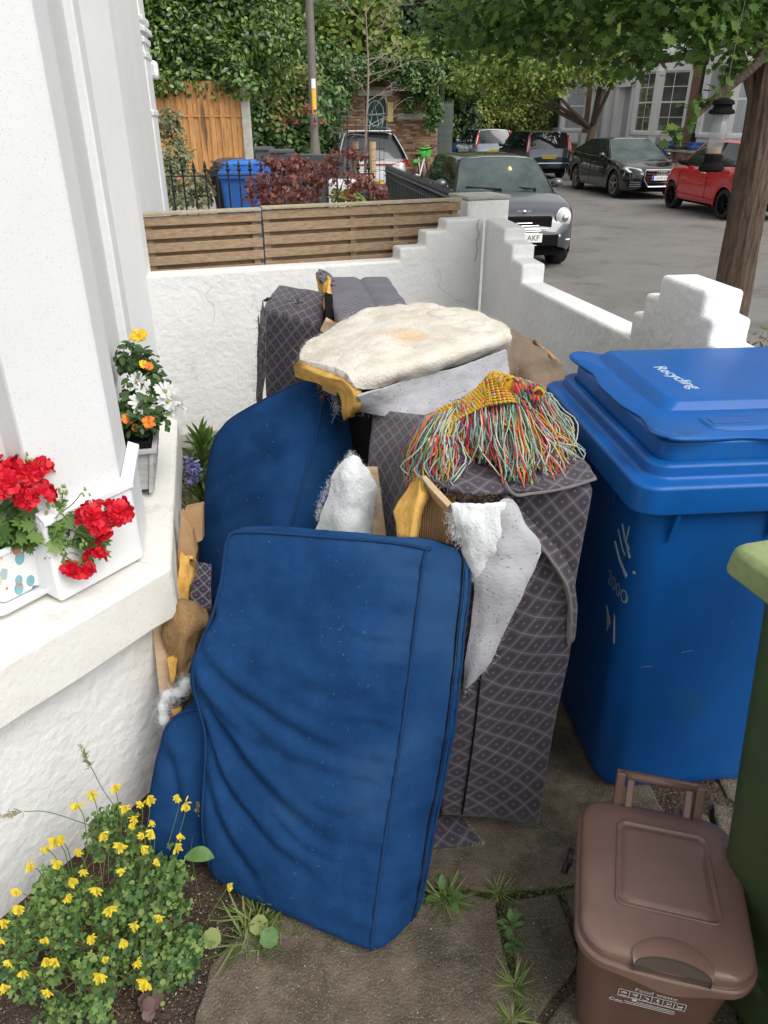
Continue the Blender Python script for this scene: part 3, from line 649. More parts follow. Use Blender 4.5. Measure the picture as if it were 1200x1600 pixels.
d = MB().box(((dx0 + dx1) / 2, BY + .12, (dz - .2) / 2), (dx1 - dx0, .05, dz + .2)).build('door', mat('dark green door', (.012, .035, .03, 1), (.02, .06, .05, 1), rough=.5, scale=2), bl, world=True)
zc = at_y(585, 180, BY).z; xc = (dx0 + dx1) / 2
b = MB(); gp = lambda pts: [(xc + px, BY + .09, zc + pz) for px, pz in pts]
b.tube(gp([(.27 * math.cos(t / 14 * 6.28), .36 * math.sin(t / 14 * 6.28) + .05) for t in range(15)]), .02, 5)
b.tube(gp([(-.2, -.4), (-.03, .35), (.14, -.4)]), .02, 5); b.tube(gp([(-.22, 0), (.34, .05)]), .02, 5); b.tube(gp([(.05, .0), (.30, -.02), (.2, -.35)]), .02, 5)
b.build('graffiti', mat('pale spray paint', (.42, .62, .60, 1), rough=.7), d, world=True)
MB().box((xc, BY - .02, dz + .09), (dx1 - dx0 + .4, .05, .17)).build('lintel', m_cpost, bl, world=True)
a = at_y(610, 175, BY); MB().box((a.x, BY - .05, a.z), (.18, .02, .55)).build('notice', mat('yellow notice', (.62, .55, .16, 1), rough=.5), bl, world=True)
a = at_y(650, 182, BY); MB().box((a.x, BY - .045, a.z), (1.2, .02, .17)).build('painted_strip', m_cpost, bl, world=True)
MB().box(((xa + xb) / 2, BY + 1.5, zt + .05), (xb - xa + .2, 3.4, .1)).build('roof', m_slate, bl, world=True)

# ------------------------------------------------------------------ palisade fence
pf = thing('palisade_fence', 'grey steel palisade fence beside the brick outbuilding', 'fence', (2.2, 29, -.2))
m_galv = mat('galvanised steel', (.17, .20, .18, 1), (.25, .28, .25, 1), rough=.5, scale=6)
a, c = at_y(668, 200, 28.5), at_y(706, 200, 31)
pm = MB().prism([(-.035, 0, 0), (.035, 0, 0), (.035, 0, 2.25), (0, 0, 2.4), (-.035, 0, 2.25)], (0, .012, 0)).mesh('pale'); pm.materials.append(m_galv)
for i in range(14):
    q = a.lerp(c, i / 13); o = bpy.data.objects.new('pale', pm); C.objects.link(o); o.parent = pf; o.location = (q.x - 2.2, q.y - 29, .1)
for z in (.4, 1.8): MB().bar((a.x, a.y + .03, z), (c.x, c.y + .03, z), .02, .05).build('rail', m_galv, pf, world=True)

# ------------------------------------------------------------------ terrace across the road
m_tw = mat('terrace white paint', (.80, .80, .79, 1), (.86, .86, .85, 1), rough=.6, scale=1)
m_tg = mat('terrace grey paint', (.42, .43, .44, 1), rough=.6)
m_tbr = mat('terrace brick', (.17, .095, .06, 1), (.29, .17, .10, 1), rough=.9, scale=1.2)
m_tgl = mat('terrace window glass', (.05, .055, .055, 1), (.14, .14, .125, 1), rough=.05, scale=1.4, spec=1, coat=1)
m_curt = mat('net curtain behind glass', (.36, .40, .41, 1), (.46, .49, .50, 1), rough=.25, scale=3, coat=1, stretch=(6, 6, .3))
m_roofs = mat('slate roof', (.12, .12, .13, 1), rough=.7)
def tbox(parent, name, s0, s1, o0, o1, z0, z1, m, bev=0):
    P = [street(s0, o0, z0), street(s0, o1, z0), street(s1, o1, z0), street(s1, o0, z0)]
    return MB().prism(P, (0, 0, z1 - z0)).build(name, m, parent, world=True, bevel=bev)
def sash(parent, sA, oA, sB, oB, z0, z1, glass, bars=2):
    """a sash window on the line A-B (street coordinates), seen from the road side"""
    A = street(sA, oA, 0); B = street(sB, oB, 0); d = (B - A).normalized(); n = Vector((-d.y, d.x, 0))
    if n.dot(street(0, -1, 0) - street(0, 0, 0)) < 0: n = -n
    def bx(name, t0, t1, za, zb, k0, k1, m, par):
        p, q = A.lerp(B, t0), A.lerp(B, t1)
        return MB().prism([Vector((*(p + n * k0).xy, za)), Vector((*(q + n * k0).xy, za)), Vector((*(q + n * k1).xy, za)), Vector((*(p + n * k1).xy, za))], (0, 0, zb - za)).build(name, m, par, world=True)
    fr = bx('window', 0, 1, z0, z1, -.05, -.01, m_tw, parent)
    L = (B - A).length; e = .06 / L
    bx('pane', e, 1 - e, z0 + .06, (z0 + z1) / 2 - .03, -.012, -.004, glass, fr); bx('pane', e, 1 - e, (z0 + z1) / 2 + .03, z1 - .06, -.012, -.004, glass, fr)
    if bars:
        for i in range(1, bars + 1): bx('glazing_bar', i / (bars + 1) - .012 / L, i / (bars + 1) + .012 / L, z0 + .06, z1 - .06, -.004, .006, m_tw, fr)
        for zz in (z0 + (z1 - z0) * .25, z0 + (z1 - z0) * .75): bx('glazing_bar', e, 1 - e, zz - .012, zz + .012, -.003, .005, m_tw, fr)
def tbay(par, s, glassA, glassB, bars):
    o0, o1, hw, sl = 14.6, 15.5, 1.55, .75
    def foot(e): return [(s - hw - e, o1), (s - hw + sl - e * .6, o0 - e), (s + hw - sl + e * .6, o0 - e), (s + hw + e, o1), (s + hw + e, o1 + .3), (s - hw - e, o1 + .3)]
    for (z0, z1, e, nm) in ((-.1, 1.15, 0, 'bay_base'), (1.15, 1.25, .05, 'bay_sill'), (3.28, 3.75, .03, 'bay_head'), (3.75, 3.92, .12, 'bay_cornice'), (3.92, 6.5, 0, 'bay_upper')):
        MB().prism([street(a, b_, z0) for a, b_ in foot(e)], (0, 0, z1 - z0)).build(nm, m_tw, par, world=True)
    f = foot(0)
    for i, p in enumerate(f[:4]):
        tbox(par, 'mullion', p[0] - .15, p[0] + .15, p[1] - .02, p[1] + .22, 1.25, 3.28, m_tw)
    for (A, B, gl) in ((f[0], f[1], glassA), (f[1], f[2], glassB), (f[2], f[3], glassA)):
        sash(par, A[0], A[1] + .04, B[0], B[1] + .04, 1.25, 3.28, gl, bars if (A, B) != (f[1], f[2]) else bars)
def house_unit(label, s0, s1, bay_s, door_s, gA, gB, bars):
    t = thing('terraced_house', label, 'house', street((s0 + s1) / 2, 15.6, -.1))
    tbox(t, 'wall', s0, s1, 15.502, 23, -.1, 6.6, m_tbr)
    tbox(t, 'roof', s0, s1, 15.2, 23, 6.6, 6.9, m_roofs)
    tbay(t, bay_s, gA, gB, bars)
    if door_s is not None:
        tbox(t, 'porch_surround', door_s - .95, door_s - .62, 15.15, 15.5, -.1, 3.75, m_tw); tbox(t, 'porch_surround', door_s + .62, door_s + .95, 15.15, 15.5, -.1, 3.75, m_tw)
        tbox(t, 'porch_head', door_s - .95, door_s + .95, 15.1, 15.5, 2.9, 3.9, m_tw); tbox(t, 'door', door_s - .62, door_s + .62, 15.44, 15.498, -.1, 2.9, m_tg)
    return t
house_unit('white bayed terraced house at the right edge with net curtained sash windows', 20.0, 28.2, 25.9, None, m_curt, m_curt, 0)
house_unit('terraced house with small paned bay windows between brick piers and grey doorway', 28.2, 35.6, 31.1, 34.3, m_tgl, m_tgl, 1)
house_unit('far terraced house with net curtained bay behind the dark leaning street tree', 35.6, 43.6, 41.2, 37.0, m_curt, m_tgl, 0)
house_unit('last white terraced house at the far end of the row', 43.6, 52, 46, 49, m_curt, m_curt, 0)
dp = thing('drainpipe', 'dark drainpipe on the brick between the two right hand bays', 'pipe', street(28.4, 15.4, -.1))
MB().tube([street(28.5, 15.42, -.1), street(28.5, 15.42, 6.5)], .06, 8).build('pipe', m_iron, dp, world=True)
# low brick garden walls with white piers, across the road
for (s0, s1, lab) in ((27.6, 33.5, 'low brick garden wall in front of the small paned bay'), (20, 27.0, 'low brick garden wall behind the red car'), (35, 43, 'far low brick garden wall beyond the black saloon')):
    t = thing('garden_wall', lab, 'wall', street((s0 + s1) / 2, 13.65, -.1))
    tbox(t, 'wall_body', s0, s1, 13.62, 13.84, -.1, .72, m_tbr); tbox(t, 'coping', s0, s1, 13.58, 13.88, .72, .78, m_cpost)
    tbox(t, 'pier', s0 - .35, s0 - .003, 13.55, 13.9, -.1, 1.15, m_cpost)
# ================================================================== THE HEAP OF BROKEN SOFA PIECES
def block(name, Cn, mats, parent, r=.03, nu=26, nv=34, nw=8, bulge=0, disp=None, warp=None, sq=0):
    """soft box through 8 world corners Cn[w][v][u]; returns object and a function (u,v,w)->(point) for trims"""
    Cn = np.array([[[list(p) for p in row] for row in lay] for lay in Cn], float)
    Lu = np.linalg.norm(Cn[:, :, 1] - Cn[:, :, 0], axis=-1).mean(); Lv = np.linalg.norm(Cn[:, 1] - Cn[:, 0], axis=-1).mean(); Lw = np.linalg.norm(Cn[1] - Cn[0], axis=-1).mean()
    h = np.array([Lu, Lv, Lw]) / 2; rr = min(r, h.min() * .96)
    def mp(P):
        P = np.asarray(P, float); q = P * h; inner = np.clip(q, -(h - rr), h - rr); d = q - inner; L = np.linalg.norm(d, axis=-1, keepdims=True)
        on = (np.abs(P) > .9999).any(-1, keepdims=True)
        q = np.where(on & (L > 1e-9), inner + rr * d / np.maximum(L, 1e-9), q); p = q / h
        if sq:
            p = p.copy(); a0, b0 = p[..., 0].copy(), p[..., 1].copy(); p[..., 0] = a0 * (1 - sq * b0 ** 4); p[..., 1] = b0 * (1 - sq * a0 ** 4)
        t = (p + 1) / 2; u, v, w_ = t[..., 0:1], t[..., 1:2], t[..., 2:3]
        lay = [(Cn[k, 0, 0] * (1 - u) + Cn[k, 0, 1] * u) * (1 - v) + (Cn[k, 1, 0] * (1 - u) + Cn[k, 1, 1] * u) * v for k in (0, 1)]
        X = lay[0] * (1 - w_) + lay[1] * w_
        if bulge:
            b = (1 - p[..., 0:1] ** 2) * (1 - p[..., 1:2] ** 2); nrm = Cn[0].mean((0, 1)) - Cn[1].mean((0, 1)); nrm /= np.linalg.norm(nrm)
            X = X + nrm * bulge * np.sqrt(np.clip(b, 0, 1)) * (-p[..., 2:3])
        if warp is not None: X = X + warp(P)
        return X
    def samples(n, hh):
        e = rr / hh; a = [-1, -1 + e * .15, -1 + e * .4, -1 + e * .7]; m = list(np.linspace(-1 + e, 1 - e, max(n, 2))); return a + m + [-x for x in reversed(a)]
    su, sv, sw = samples(nu, h[0]), samples(nv, h[1]), samples(nw, h[2])
    V = []; F = []; key = {}; UVs = []
    def vid(p):
        k = tuple(round(x, 6) for x in p)
        if k not in key: key[k] = len(V); V.append(p)
        return key[k]
    for ax, sA, sB in ((2, su, sv), (1, su, sw), (0, sv, sw)):
        for sg in (-1, 1):
            for i in range(len(sA) - 1):
                for j in range(len(sB) - 1):
                    q = []
                    for (a, b_) in ((sA[i], sB[j]), (sA[i + 1], sB[j]), (sA[i + 1], sB[j + 1]), (sA[i], sB[j + 1])):
                        p = (a, b_, sg) if ax == 2 else ((a, sg, b_) if ax == 1 else (sg, a, b_)); q.append((vid(p), (a * (h[0] if ax else h[1]), b_ * (h[1] if ax == 2 else h[2]))))
                    F.append(tuple(x[0] for x in q)); UVs.append([x[1] for x in q])
    P = np.array(V, float); X = mp(P)
    me = bpy.data.meshes.new(name); me.from_pydata(X.tolist(), [], F)
    uvl = me.uv_layers.new(name='uv'); uvl.data.foreach_set('uv', np.array(UVs).reshape(-1))
    bm = bmesh.new(); bm.from_mesh(me); bmesh.ops.recalc_face_normals(bm, faces=bm.faces)
    if disp is not None:
        bm.verts.ensure_lookup_table(); bm.normal_update(); dd = disp(P, X)
        for i, vtx in enumerate(bm.verts): vtx.co += vtx.normal * dd[i]
    bm.to_mesh(me); bm.free()
    mp.bvh = BVHTree.FromPolygons([v.co.copy() for v in me.vertices], F)
    mp.sides = [p.normal.copy() for p in me.polygons]
    o = link(name, me, mats, parent, True, True)
    return o, mp
def fbm(X, s, seed=0.0, oct_=2):
    return np.array([noise.fractal(Vector((x[0] * s + seed, x[1] * s, x[2] * s)), 1.0, 2.0, oct_) for x in X])
def folds(P, lines):
    """sum of ridges and troughs along polylines in the face's (u,v)"""
    out = np.zeros(len(P))
    for (pl, wd, amp) in lines:
        pl = crom([(a, b, 0) for a, b in pl], 24)[:, :2]; best = np.full(len(P), 9.); tt = np.zeros(len(P)); sd = np.zeros(len(P))
        for i in range(len(pl) - 1):
            a, b = pl[i], pl[i + 1]; ab = b - a; t = np.clip(((P[:, :2] - a) @ ab) / (ab @ ab), 0, 1); v = P[:, :2] - (a + t[:, None] * ab); d = np.linalg.norm(v, axis=1)
            m = d < best; best[m] = d[m]; tt[m] = (i + t[m]) / (len(pl) - 1); sd[m] = np.sign(ab[0] * v[m, 1] - ab[1] * v[m, 0])
        x = best * sd / wd; env = np.sin(np.clip(tt, .02, .98) * math.pi) ** .6
        out += amp * env * (-np.exp(-x * x * 2.2) + .8 * np.exp(-(x - 1.3) ** 2 * 1.2)) 
    return np.where(P[:, 2] < 0, out, 0)
def piping(mp, name, parent, pts, r=.0042, m=None, lift=.002, cen=None, seg=6):
    Q = crom([(*p, 0) if len(p) == 2 else p for p in pts], max(40, len(pts) * 10)); Q = np.clip(Q, -1, 1)
    Q = Q / np.abs(Q).max(1, keepdims=True); out = []
    for x in mp(Q):
        co, nn, ix, d = mp.bvh.find_nearest(Vector(x)); nn = mp.sides[ix]; out.append(co + nn * lift)
    X = np.array([list(x) for x in out]); X[1:-1] = (X[:-2] + 2 * X[1:-1] + X[2:]) / 4
    return MB().tube([tuple(x) for x in X], r, seg).build(name, m or m_bluep, parent, world=True, smooth=True)

# --- big blue seat cushion leaning in front
BRf, BLf, TLf, TRf = at_z(597, 1512, .0), at_z(322, 1385, .0), at_z(340, 812, .885), at_z(688, 838, .885)
BRb, TRb = at_z(664, 1440, .0), at_z(752, 853, .865)
BLb, TLb = BLf + (BRb - BRf), TLf + (TRb - TRf)
cu = thing('seat_cushion', 'large dusty blue box cushion with piped edges standing on end in front of the heap', 'cushion', (0.0, 1.05, 0), group=None)
def disp1(P, X):
    f = folds(P, [([(-1, .40), (-.6, .16), (-.05, .02), (.6, -.08)], .055, .009), ([(-.98, .22), (-.75, -.05), (-.3, -.30), (.45, -.5)], .065, .012), ([(-.98, -.02), (-.7, -.35), (-.15, -.60), (.4, -.70)], .055, .008), ([(-.99, .32), (-.85, .12), (-.5, -.08), (-.2, -.13)], .035, .005), ([(-.9, -.12), (-.6, -.42), (-.3, -.52)], .03, .004), ([(-.2, -.42), (.2, -.55), (.6, -.58)], .03, .004), ([(-.97, .62), (-.9, .3), (-.94, .0)], .03, .005), ([(.45, .1), (.7, .12), (.89, .08)], .02, .003), ([(.5, -.2), (.7, -.16), (.89, -.2)], .02, .003), ([(.3, .55), (.6, .5), (.88, .53)], .03, .003),
                  ([(-.93, -.35), (-.65, -.65), (-.25, -.85)], .07, .009), ([(-.5, -.02), (.0, -.14), (.7, -.18)], .05, .005), ([(-.2, .30), (.2, .22), (.8, .24)], .06, .004), ([(.1, -.32), (.5, -.36), (.88, -.30)], .05, .005), ([(-.6, .62), (-.1, .55), (.6, .62)], .08, .003)])
    n = fbm(X, 7, 3) * .0045 + fbm(X, 24, 9) * .0016 + fbm(X, 60, 4) * .0007
    pk = np.array([noise.noise(Vector((x[0] * 6, x[2] * 45, 1.7))) for x in X]) * .0052 * np.clip((P[:, 0] - .35) / .5, 0, 1) * (P[:, 0] < .97)
    sidepk = np.array([noise.noise(Vector((x[1] * 8, x[2] * 30, 5.7))) for x in X]) * .003 * (P[:, 0] > .97)
    top = fbm(X, 12, 5) * .003 * (P[:, 1] > .97)
    return f + n + pk + sidepk + top
def warp1(P):
    u, v, w_ = P[..., 0], P[..., 1], P[..., 2]; o = np.zeros(P.shape)
    left = np.clip((-u - .2) / .8, 0, 1) ** 2
    o[..., 0] = -left * (.066 * np.exp(-((v - .20) / .30) ** 2)) + left * .012 * np.exp(-((v - .52) / .05) ** 2) + np.clip((u - .3) / .7, 0, 1) ** 2 * .012 * np.exp(-((v - .1) / .5) ** 2)
    o[..., 0] -= left * .03 * np.exp(-((v + .55) / .35) ** 2)
    o[..., 1] = .012 * np.exp(-((v + .2) / .5) ** 2)
    return o
c1, mp1 = block('cushion_cover', [[[BLf, BRf], [TLf, TRf]], [[BLb, BRb], [TLb, TRb]]], m_blue, cu, r=.040, nu=70, nv=100, nw=12, bulge=.042, sq=.022, disp=disp1, warp=warp1)
cen1 = mp1(np.array([0, 0, 0.]))
e = .985
for w_ in (-1, 1):
    pts = [(-.9, -e, w_ * .93), (-e, -.9, w_ * .93), (-e, 0, w_ * .93), (-e, .93, w_ * .93), (-.93, e, w_ * .93), (0, 1.0, w_ * .93), (.93, e, w_ * .93), (e, .95, w_ * .93), (e, .5, w_ * .93), (e, 0, w_ * .93), (e, -.9, w_ * .93), (.9, -e, w_ * .93)]
    if w_ == -1: pts = [(-.94, -.97, -1), (-.955, 0, -1), (-.96, .9, -1), (-.92, .965, -1), (0, .97, -1), (.88, .965, -1), (.915, .9, -1), (.91, 0, -1), (.90, -.93, -1), (.85, -.975, -1)]
    piping(mp1, 'piping', cu, pts, .0042 if w_ < 0 else .004, cen=cen1, lift=.0015)
piping(mp1, 'zip', cu, [(1, -.95, .35), (1, 0, .35), (1, .9, .3), (.93, 1, .3), (.5, 1, .25)], .0022, m_dark, cen=cen1, lift=.001)
piping(mp1, 'zip_flap', cu, [(1, -.95, .52), (1, 0, .52), (1, .9, .48)], .0035, m_blue, cen=cen1, lift=.001)
rg = np.random.default_rng(5)
def lint(mp, n, parent, seed):
    rg = np.random.default_rng(seed); P = np.stack([rg.uniform(-.93, .93, n), rg.uniform(-.9, .95, n), np.full(n, -1.)], 1)
    P[: n // 6, 0] = 1; P[: n // 6, 2] = rg.uniform(-.8, .8, n // 6)
    X = mp(P); nn = X - mp(P * np.array([.9, 1, .9])); nn /= np.linalg.norm(nn, axis=1, keepdims=True) + 1e-9
    X2 = []
    for x in X:
        co, nn_, ix, d = mp.bvh.find_nearest(Vector(x)); X2.append(list(co + mp.sides[ix] * .0008))
    X = np.array(X2)
    return scatter('lint', X, rg.uniform(.003, .008, n), 'blade', mat('pale lint', (.42, .48, .55, 1), rough=1), parent, nrm=nn * 3, nspread=.5, seed=seed, kind='stuff', wide=1.1)
lint(mp1, 520, cu, 5)
# --- second blue cushion slumped low at the left against the bay wall
cl = thing('slumped_cushion', 'blue cushion slumped low against the bay wall behind the yellow flowers', 'cushion', (-.45, 1.3, 0))
a, b_, c_, d_ = at_z(208, 1345, .0), at_z(400, 1430, .0), at_y(252, 1105, 1.42), at_y(420, 1080, 1.42)
bk = Vector((.10, .15, .0))
c2, mp2 = block('cushion_cover', [[[a, b_ + Vector((0, .10, 0))], [c_, d_]], [[a + bk, b_ + bk], [c_ + bk, d_ + bk]]], m_blue, cl, r=.06, nu=30, nv=34, nw=6, bulge=.045, sq=.13,
                disp=lambda P, X: folds(P, [([(-.9, .6), (-.4, .3), (-.1, -.4)], .12, .008)]) + fbm(X, 8, 2) * .006)
cen2 = mp2(np.array([0, 0, 0.]))
piping(mp2, 'piping', cl, [(-.93, -.9, -1), (-.95, 0, -1), (-.9, .8, -1), (-.75, .95, -1), (0, .95, -1), (.9, .95, -1)], .004, cen=cen2, lift=.0015)
# --- blue cushion leaning behind
ch = thing('leaning_cushion', 'blue cushion leaning back at the left of the heap under the white wadding', 'cushion', (-.4, 2.0, 0))
A, B, TL, TR = at_y(300, 960, 2.0), at_y(412, 960, 1.72), at_y(322, 655, 2.22), at_y(532, 556, 2.12)
B2, TR2 = at_y(590, 960, 1.9), at_y(598, 628, 2.26)
A2, TL2 = A + (B2 - B) * .8 + Vector((0, .15, 0)), TL + (TR2 - TR) + Vector((0, .12, 0))
c3, mp3 = block('cushion_cover', [[[A, B], [TL, TR]], [[A2, B2], [TL2, TR2]]], m_blue, ch, r=.075, nu=36, nv=44, nw=10, bulge=.045, sq=.15,
                disp=lambda P, X: folds(P, [([(-.8, .5), (-.2, .65), (.6, .85)], .10, .008), ([(-.9, .2), (0, .3), (.8, .3)], .11, .009), ([(-.7, -.2), (.1, -.1), (.8, .05)], .1, .007)]) + fbm(X, 6, 7) * .007)
cen3 = mp3(np.array([0, 0, 0.]))
piping(mp3, 'piping', ch, [(.97, -.9, -.9), (.97, 0, -.9), (.97, .8, -.9), (.88, .94, -.9)], .0045, cen=cen3, lift=.001)
lint(mp3, 60, ch, 8)
piping(mp3, 'piping', ch, [(-.9, .95, -.93), (0, .99, -.93), (.85, .97, -.93)], .004, cen=cen3, lift=.001)

# --- upright patterned sofa base
sb = thing('upholstered_box', 'upright patterned sofa base with torn cover and hanging grey lining beside the blue bin', 'sofa base', (.25, 1.6, 0))
fbl, fbr, ftl, ftr = at_z(700, 1262, .0), at_z(838, 1272, .0), Vector((.02, 1.475, .975)), at_y(928, 762, 1.46)
bb = Vector((.02, .40, 0)); fbl = Vector((.09, fbr.y + .01, 0))
o, mpb = block('base_body', [[[fbl, fbr], [Vector((.14, ftr.y + .015, ftr.z)), ftr]], [[fbl + bb, fbr + bb], [Vector((.04, 1.87, .975)), ftr + bb]]], m_pat, sb, r=.016, nu=14, nv=26, nw=8,
      disp=lambda P, X: fbm(X, 9, 1) * .003)
# cardboard and timber at its torn corner
q0, q1 = at_y(628, 775, 1.52), at_y(712, 775, 1.47)
b = MB(); pts = []
n = 46
for i in range(n + 1):
    t = i / n; p = q0.lerp(q1, t); k = .004 * (i % 2); pts.append((Vector((p.x, p.y - k, p.z + .0)), Vector((p.x - .004, p.y - k - .03, p.z - .42))))
b.loft([[a_, b_] for a_, b_ in pts], False, closed=False).build('corrugated_card', m_card, sb, world=True)
a_, c_ = at_y(662, 752, 1.50), at_y(704, 797, 1.43)
MB().bar(a_, c_, .014, .045, up=(0, -.6, .6)).build('timber_corner', m_timber, sb, world=True, bevel=.002)
patch('foam_scrap', [[at_y(658, 742, 1.53), at_y(668, 745, 1.5)], [at_y(646, 768, 1.52), at_y(664, 770, 1.47)], [at_y(622, 795, 1.5), at_y(655, 800, 1.455)], [at_y(628, 818, 1.48), at_y(650, 822, 1.45)], [at_y(624, 850, 1.46), at_y(645, 855, 1.44)]], 16, 8, m_foam, sb, thick=.028, bump=.006, bscale=30, rag=.4, seed=2)
# inner patterned cheek in shade
patch('inner_panel', [[at_y(585, 640, 2.0), at_y(625, 645, 1.9), at_y(662, 652, 1.82)], [at_y(578, 740, 1.8), at_y(615, 745, 1.7), at_y(652, 752, 1.55)], [at_y(600, 900, 1.66), at_y(630, 900, 1.6), at_y(660, 900, 1.53)]], 16, 16, m_pat, sb, thick=.01, bump=.006)
# top cloth, seamed in the middle, with a free front edge
zt_ = .985
patch('top_cloth', [[at_z(655, 668, zt_), at_z(700, 665, zt_), at_z(742, 660, zt_)], [at_z(662, 720, zt_ + .005), at_z(720, 715, zt_ + .012), at_z(770, 712, zt_ + .004)], [at_z(684, 757, zt_ + .006), at_z(732, 772, zt_ - .003), at_z(796, 770, zt_ - .004)]], 22, 22, m_pat, sb, thick=.006, bump=.008, bscale=14, rag=.12, seed=4)
patch('top_cloth', [[at_z(742, 660, zt_), at_z(800, 650, zt_), at_z(852, 655, zt_)], [at_z(772, 712, zt_ + .006), at_z(840, 700, zt_ + .018), at_z(895, 700, zt_ + .008)], [at_z(800, 770, zt_ + .0), at_z(870, 764, zt_ + .012), at_z(932, 748, zt_ + .014)]], 22, 24, m_pat, sb, thick=.007, bump=.007, bscale=12, rag=.06, seed=5)
b = MB(); b.tube([tuple(p) for p in crom([at_z(744, 662, zt_ + .012), at_z(773, 712, zt_ + .014), at_z(798, 768, zt_ + .008), at_z(832, 771, zt_ + .004), at_z(885, 762, zt_ + .012), at_z(931, 748, zt_ + .016)], 40)], .0035, 6).build('seam_piping', m_pat, sb, world=True)
# front cloth panel, hanging loose and flared at the right
Y = lambda u, v, dy=0: at_y(u, v, 1.385 + (1285 - v) / 520 * .075 - .022 + dy)
patch('front_panel', [[Y(792, 775), Y(797, 779), Y(800, 782)], [Y(745, 860), Y(800, 850), Y(846, 838, -.01)], [Y(722, 960), Y(800, 940, -.01), Y(888, 905, -.03)], [Y(706, 1080), Y(790, 1060, -.01), Y(893, 1000, -.035)],
                      [Y(697, 1180), Y(775, 1165), Y(866, 1130, -.015)], [Y(690, 1272), Y(765, 1277), Y(841, 1287)]], 44, 40, m_pat, sb, thick=.006, bump=.007, bscale=7, seed=7, uvrot=90)
patch('loose_edge', [[Y(797, 779, -.005), Y(801, 781, -.01)], [Y(822, 822, -.02), Y(832, 818, -.012)], [Y(855, 868, -.035), Y(872, 858, -.02)], [Y(884, 915, -.05), Y(896, 905, -.03)], [Y(889, 965, -.05), Y(899, 975, -.03)], [Y(886, 1010, -.04), Y(894, 1000, -.03)]], 34, 8, m_pat, sb, thick=.010, bump=.004, bscale=30, rag=.25, seed=9, uvrot=45)
b = MB(); b.tube([tuple(p) for p in crom([Y(752, 1045, -.008), Y(746, 1100, -.008), Y(736, 1180, -.008), Y(722, 1272, -.008)], 24)], .0028, 5).build('panel_seam', m_dark, sb, world=True)
b = MB(); b.tube([tuple(p) for p in crom([Y(794, 777, -.012), Y(822, 822, -.026), Y(858, 870, -.042), Y(887, 918, -.055), Y(893, 970, -.055)], 30)], .0026, 5).build('edge_piping', m_pat, sb, world=True)
# grey quilted lining turned inside out, and fluff
patch('lining', [[Y(786, 778, -.012), Y(796, 780, -.012), Y(803, 783, -.014)], [Y(768, 800, -.02), Y(798, 812, -.035), Y(822, 820, -.03)], [Y(752, 850, -.02), Y(790, 860, -.045), Y(846, 855, -.04)], [Y(742, 905, -.02), Y(782, 912, -.05), Y(824, 912, -.045)],
                 [Y(736, 970, -.02), Y(765, 975, -.04), Y(795, 975, -.04)], [Y(728, 1030, -.015), Y(745, 1033, -.03), Y(768, 1030, -.03)], [Y(721, 1085, -.012), Y(726, 1080, -.02), Y(735, 1070, -.02)]], 44, 26, m_line, sb, thick=.006, bump=.012, bscale=9, rag=.35, seed=11)
patch('lining_fold', [[Y(705, 785, -.01), Y(745, 786, -.02), Y(790, 783, -.02)], [Y(712, 815, -.02), Y(745, 825, -.04), Y(782, 825, -.03)], [Y(725, 850, -.01), Y(745, 870, -.03), Y(765, 870, -.02)], [Y(735, 905, 0), Y(742, 910, -.01), Y(752, 910, -.01)]], 24, 18, m_wadw, sb, thick=.012, bump=.012, bscale=18, rag=.3, seed=12)
def fluff(parent, pts, spread, n, size, m, seed, name='fluff', nrm=None):
    rg = np.random.default_rng(seed); P = np.array([list(p) for p in pts]); i = rg.integers(0, len(P) - 1, n) if len(P) > 1 else np.zeros(n, int); t = rg.random(n)[:, None]
    X = (P[i] * (1 - t) + P[np.minimum(i + 1, len(P) - 1)] * t) + rg.normal(size=(n, 3)) * spread
    return scatter(name, X, rg.uniform(.4, 1.2, n) * size, 'blade', m, parent, seed=seed, kind='stuff', wide=.7)
fluff(sb, [Y(706, 800, -.02), Y(710, 830, -.025), Y(722, 845, -.02)], .008, 1500, .010, m_wadw, 3)
fluff(sb, [Y(846, 855, -.045), Y(824, 912, -.05), Y(770, 1030, -.035), Y(724, 1085, -.02)], .003, 260, .014, m_line, 4, 'frayed_threads')
fluff(sb, [at_z(690, 774, zt_), at_z(740, 778, zt_), at_z(795, 774, zt_)], .003, 200, .010, m_burlap, 6, 'frayed_threads')
# scrap of cover on the ground
sc_ = thing('fabric_scrap', 'torn triangle of patterned fabric lying on the concrete under the sofa base', 'fabric scrap', at_z(715, 1300, 0))
patch('scrap_cloth', [[at_z(672, 1270, .012), at_z(700, 1272, .016), at_z(722, 1276, .012)], [at_z(672, 1300, .010), at_z(705, 1300, .018), at_z(738, 1298, .010)], [at_z(672, 1326, .010), at_z(715, 1322, .010), at_z(754, 1318, .008)]], 14, 14, m_pat, sc_, thick=.005, bump=.004, bscale=30, rag=.2, seed=3)
fluff(sc_, [at_z(724, 1278, .014), at_z(748, 1308, .012), at_z(756, 1320, .01), at_z(700, 1326, .01)], .0012, 90, .012, m_wad, 8, 'frayed_threads')

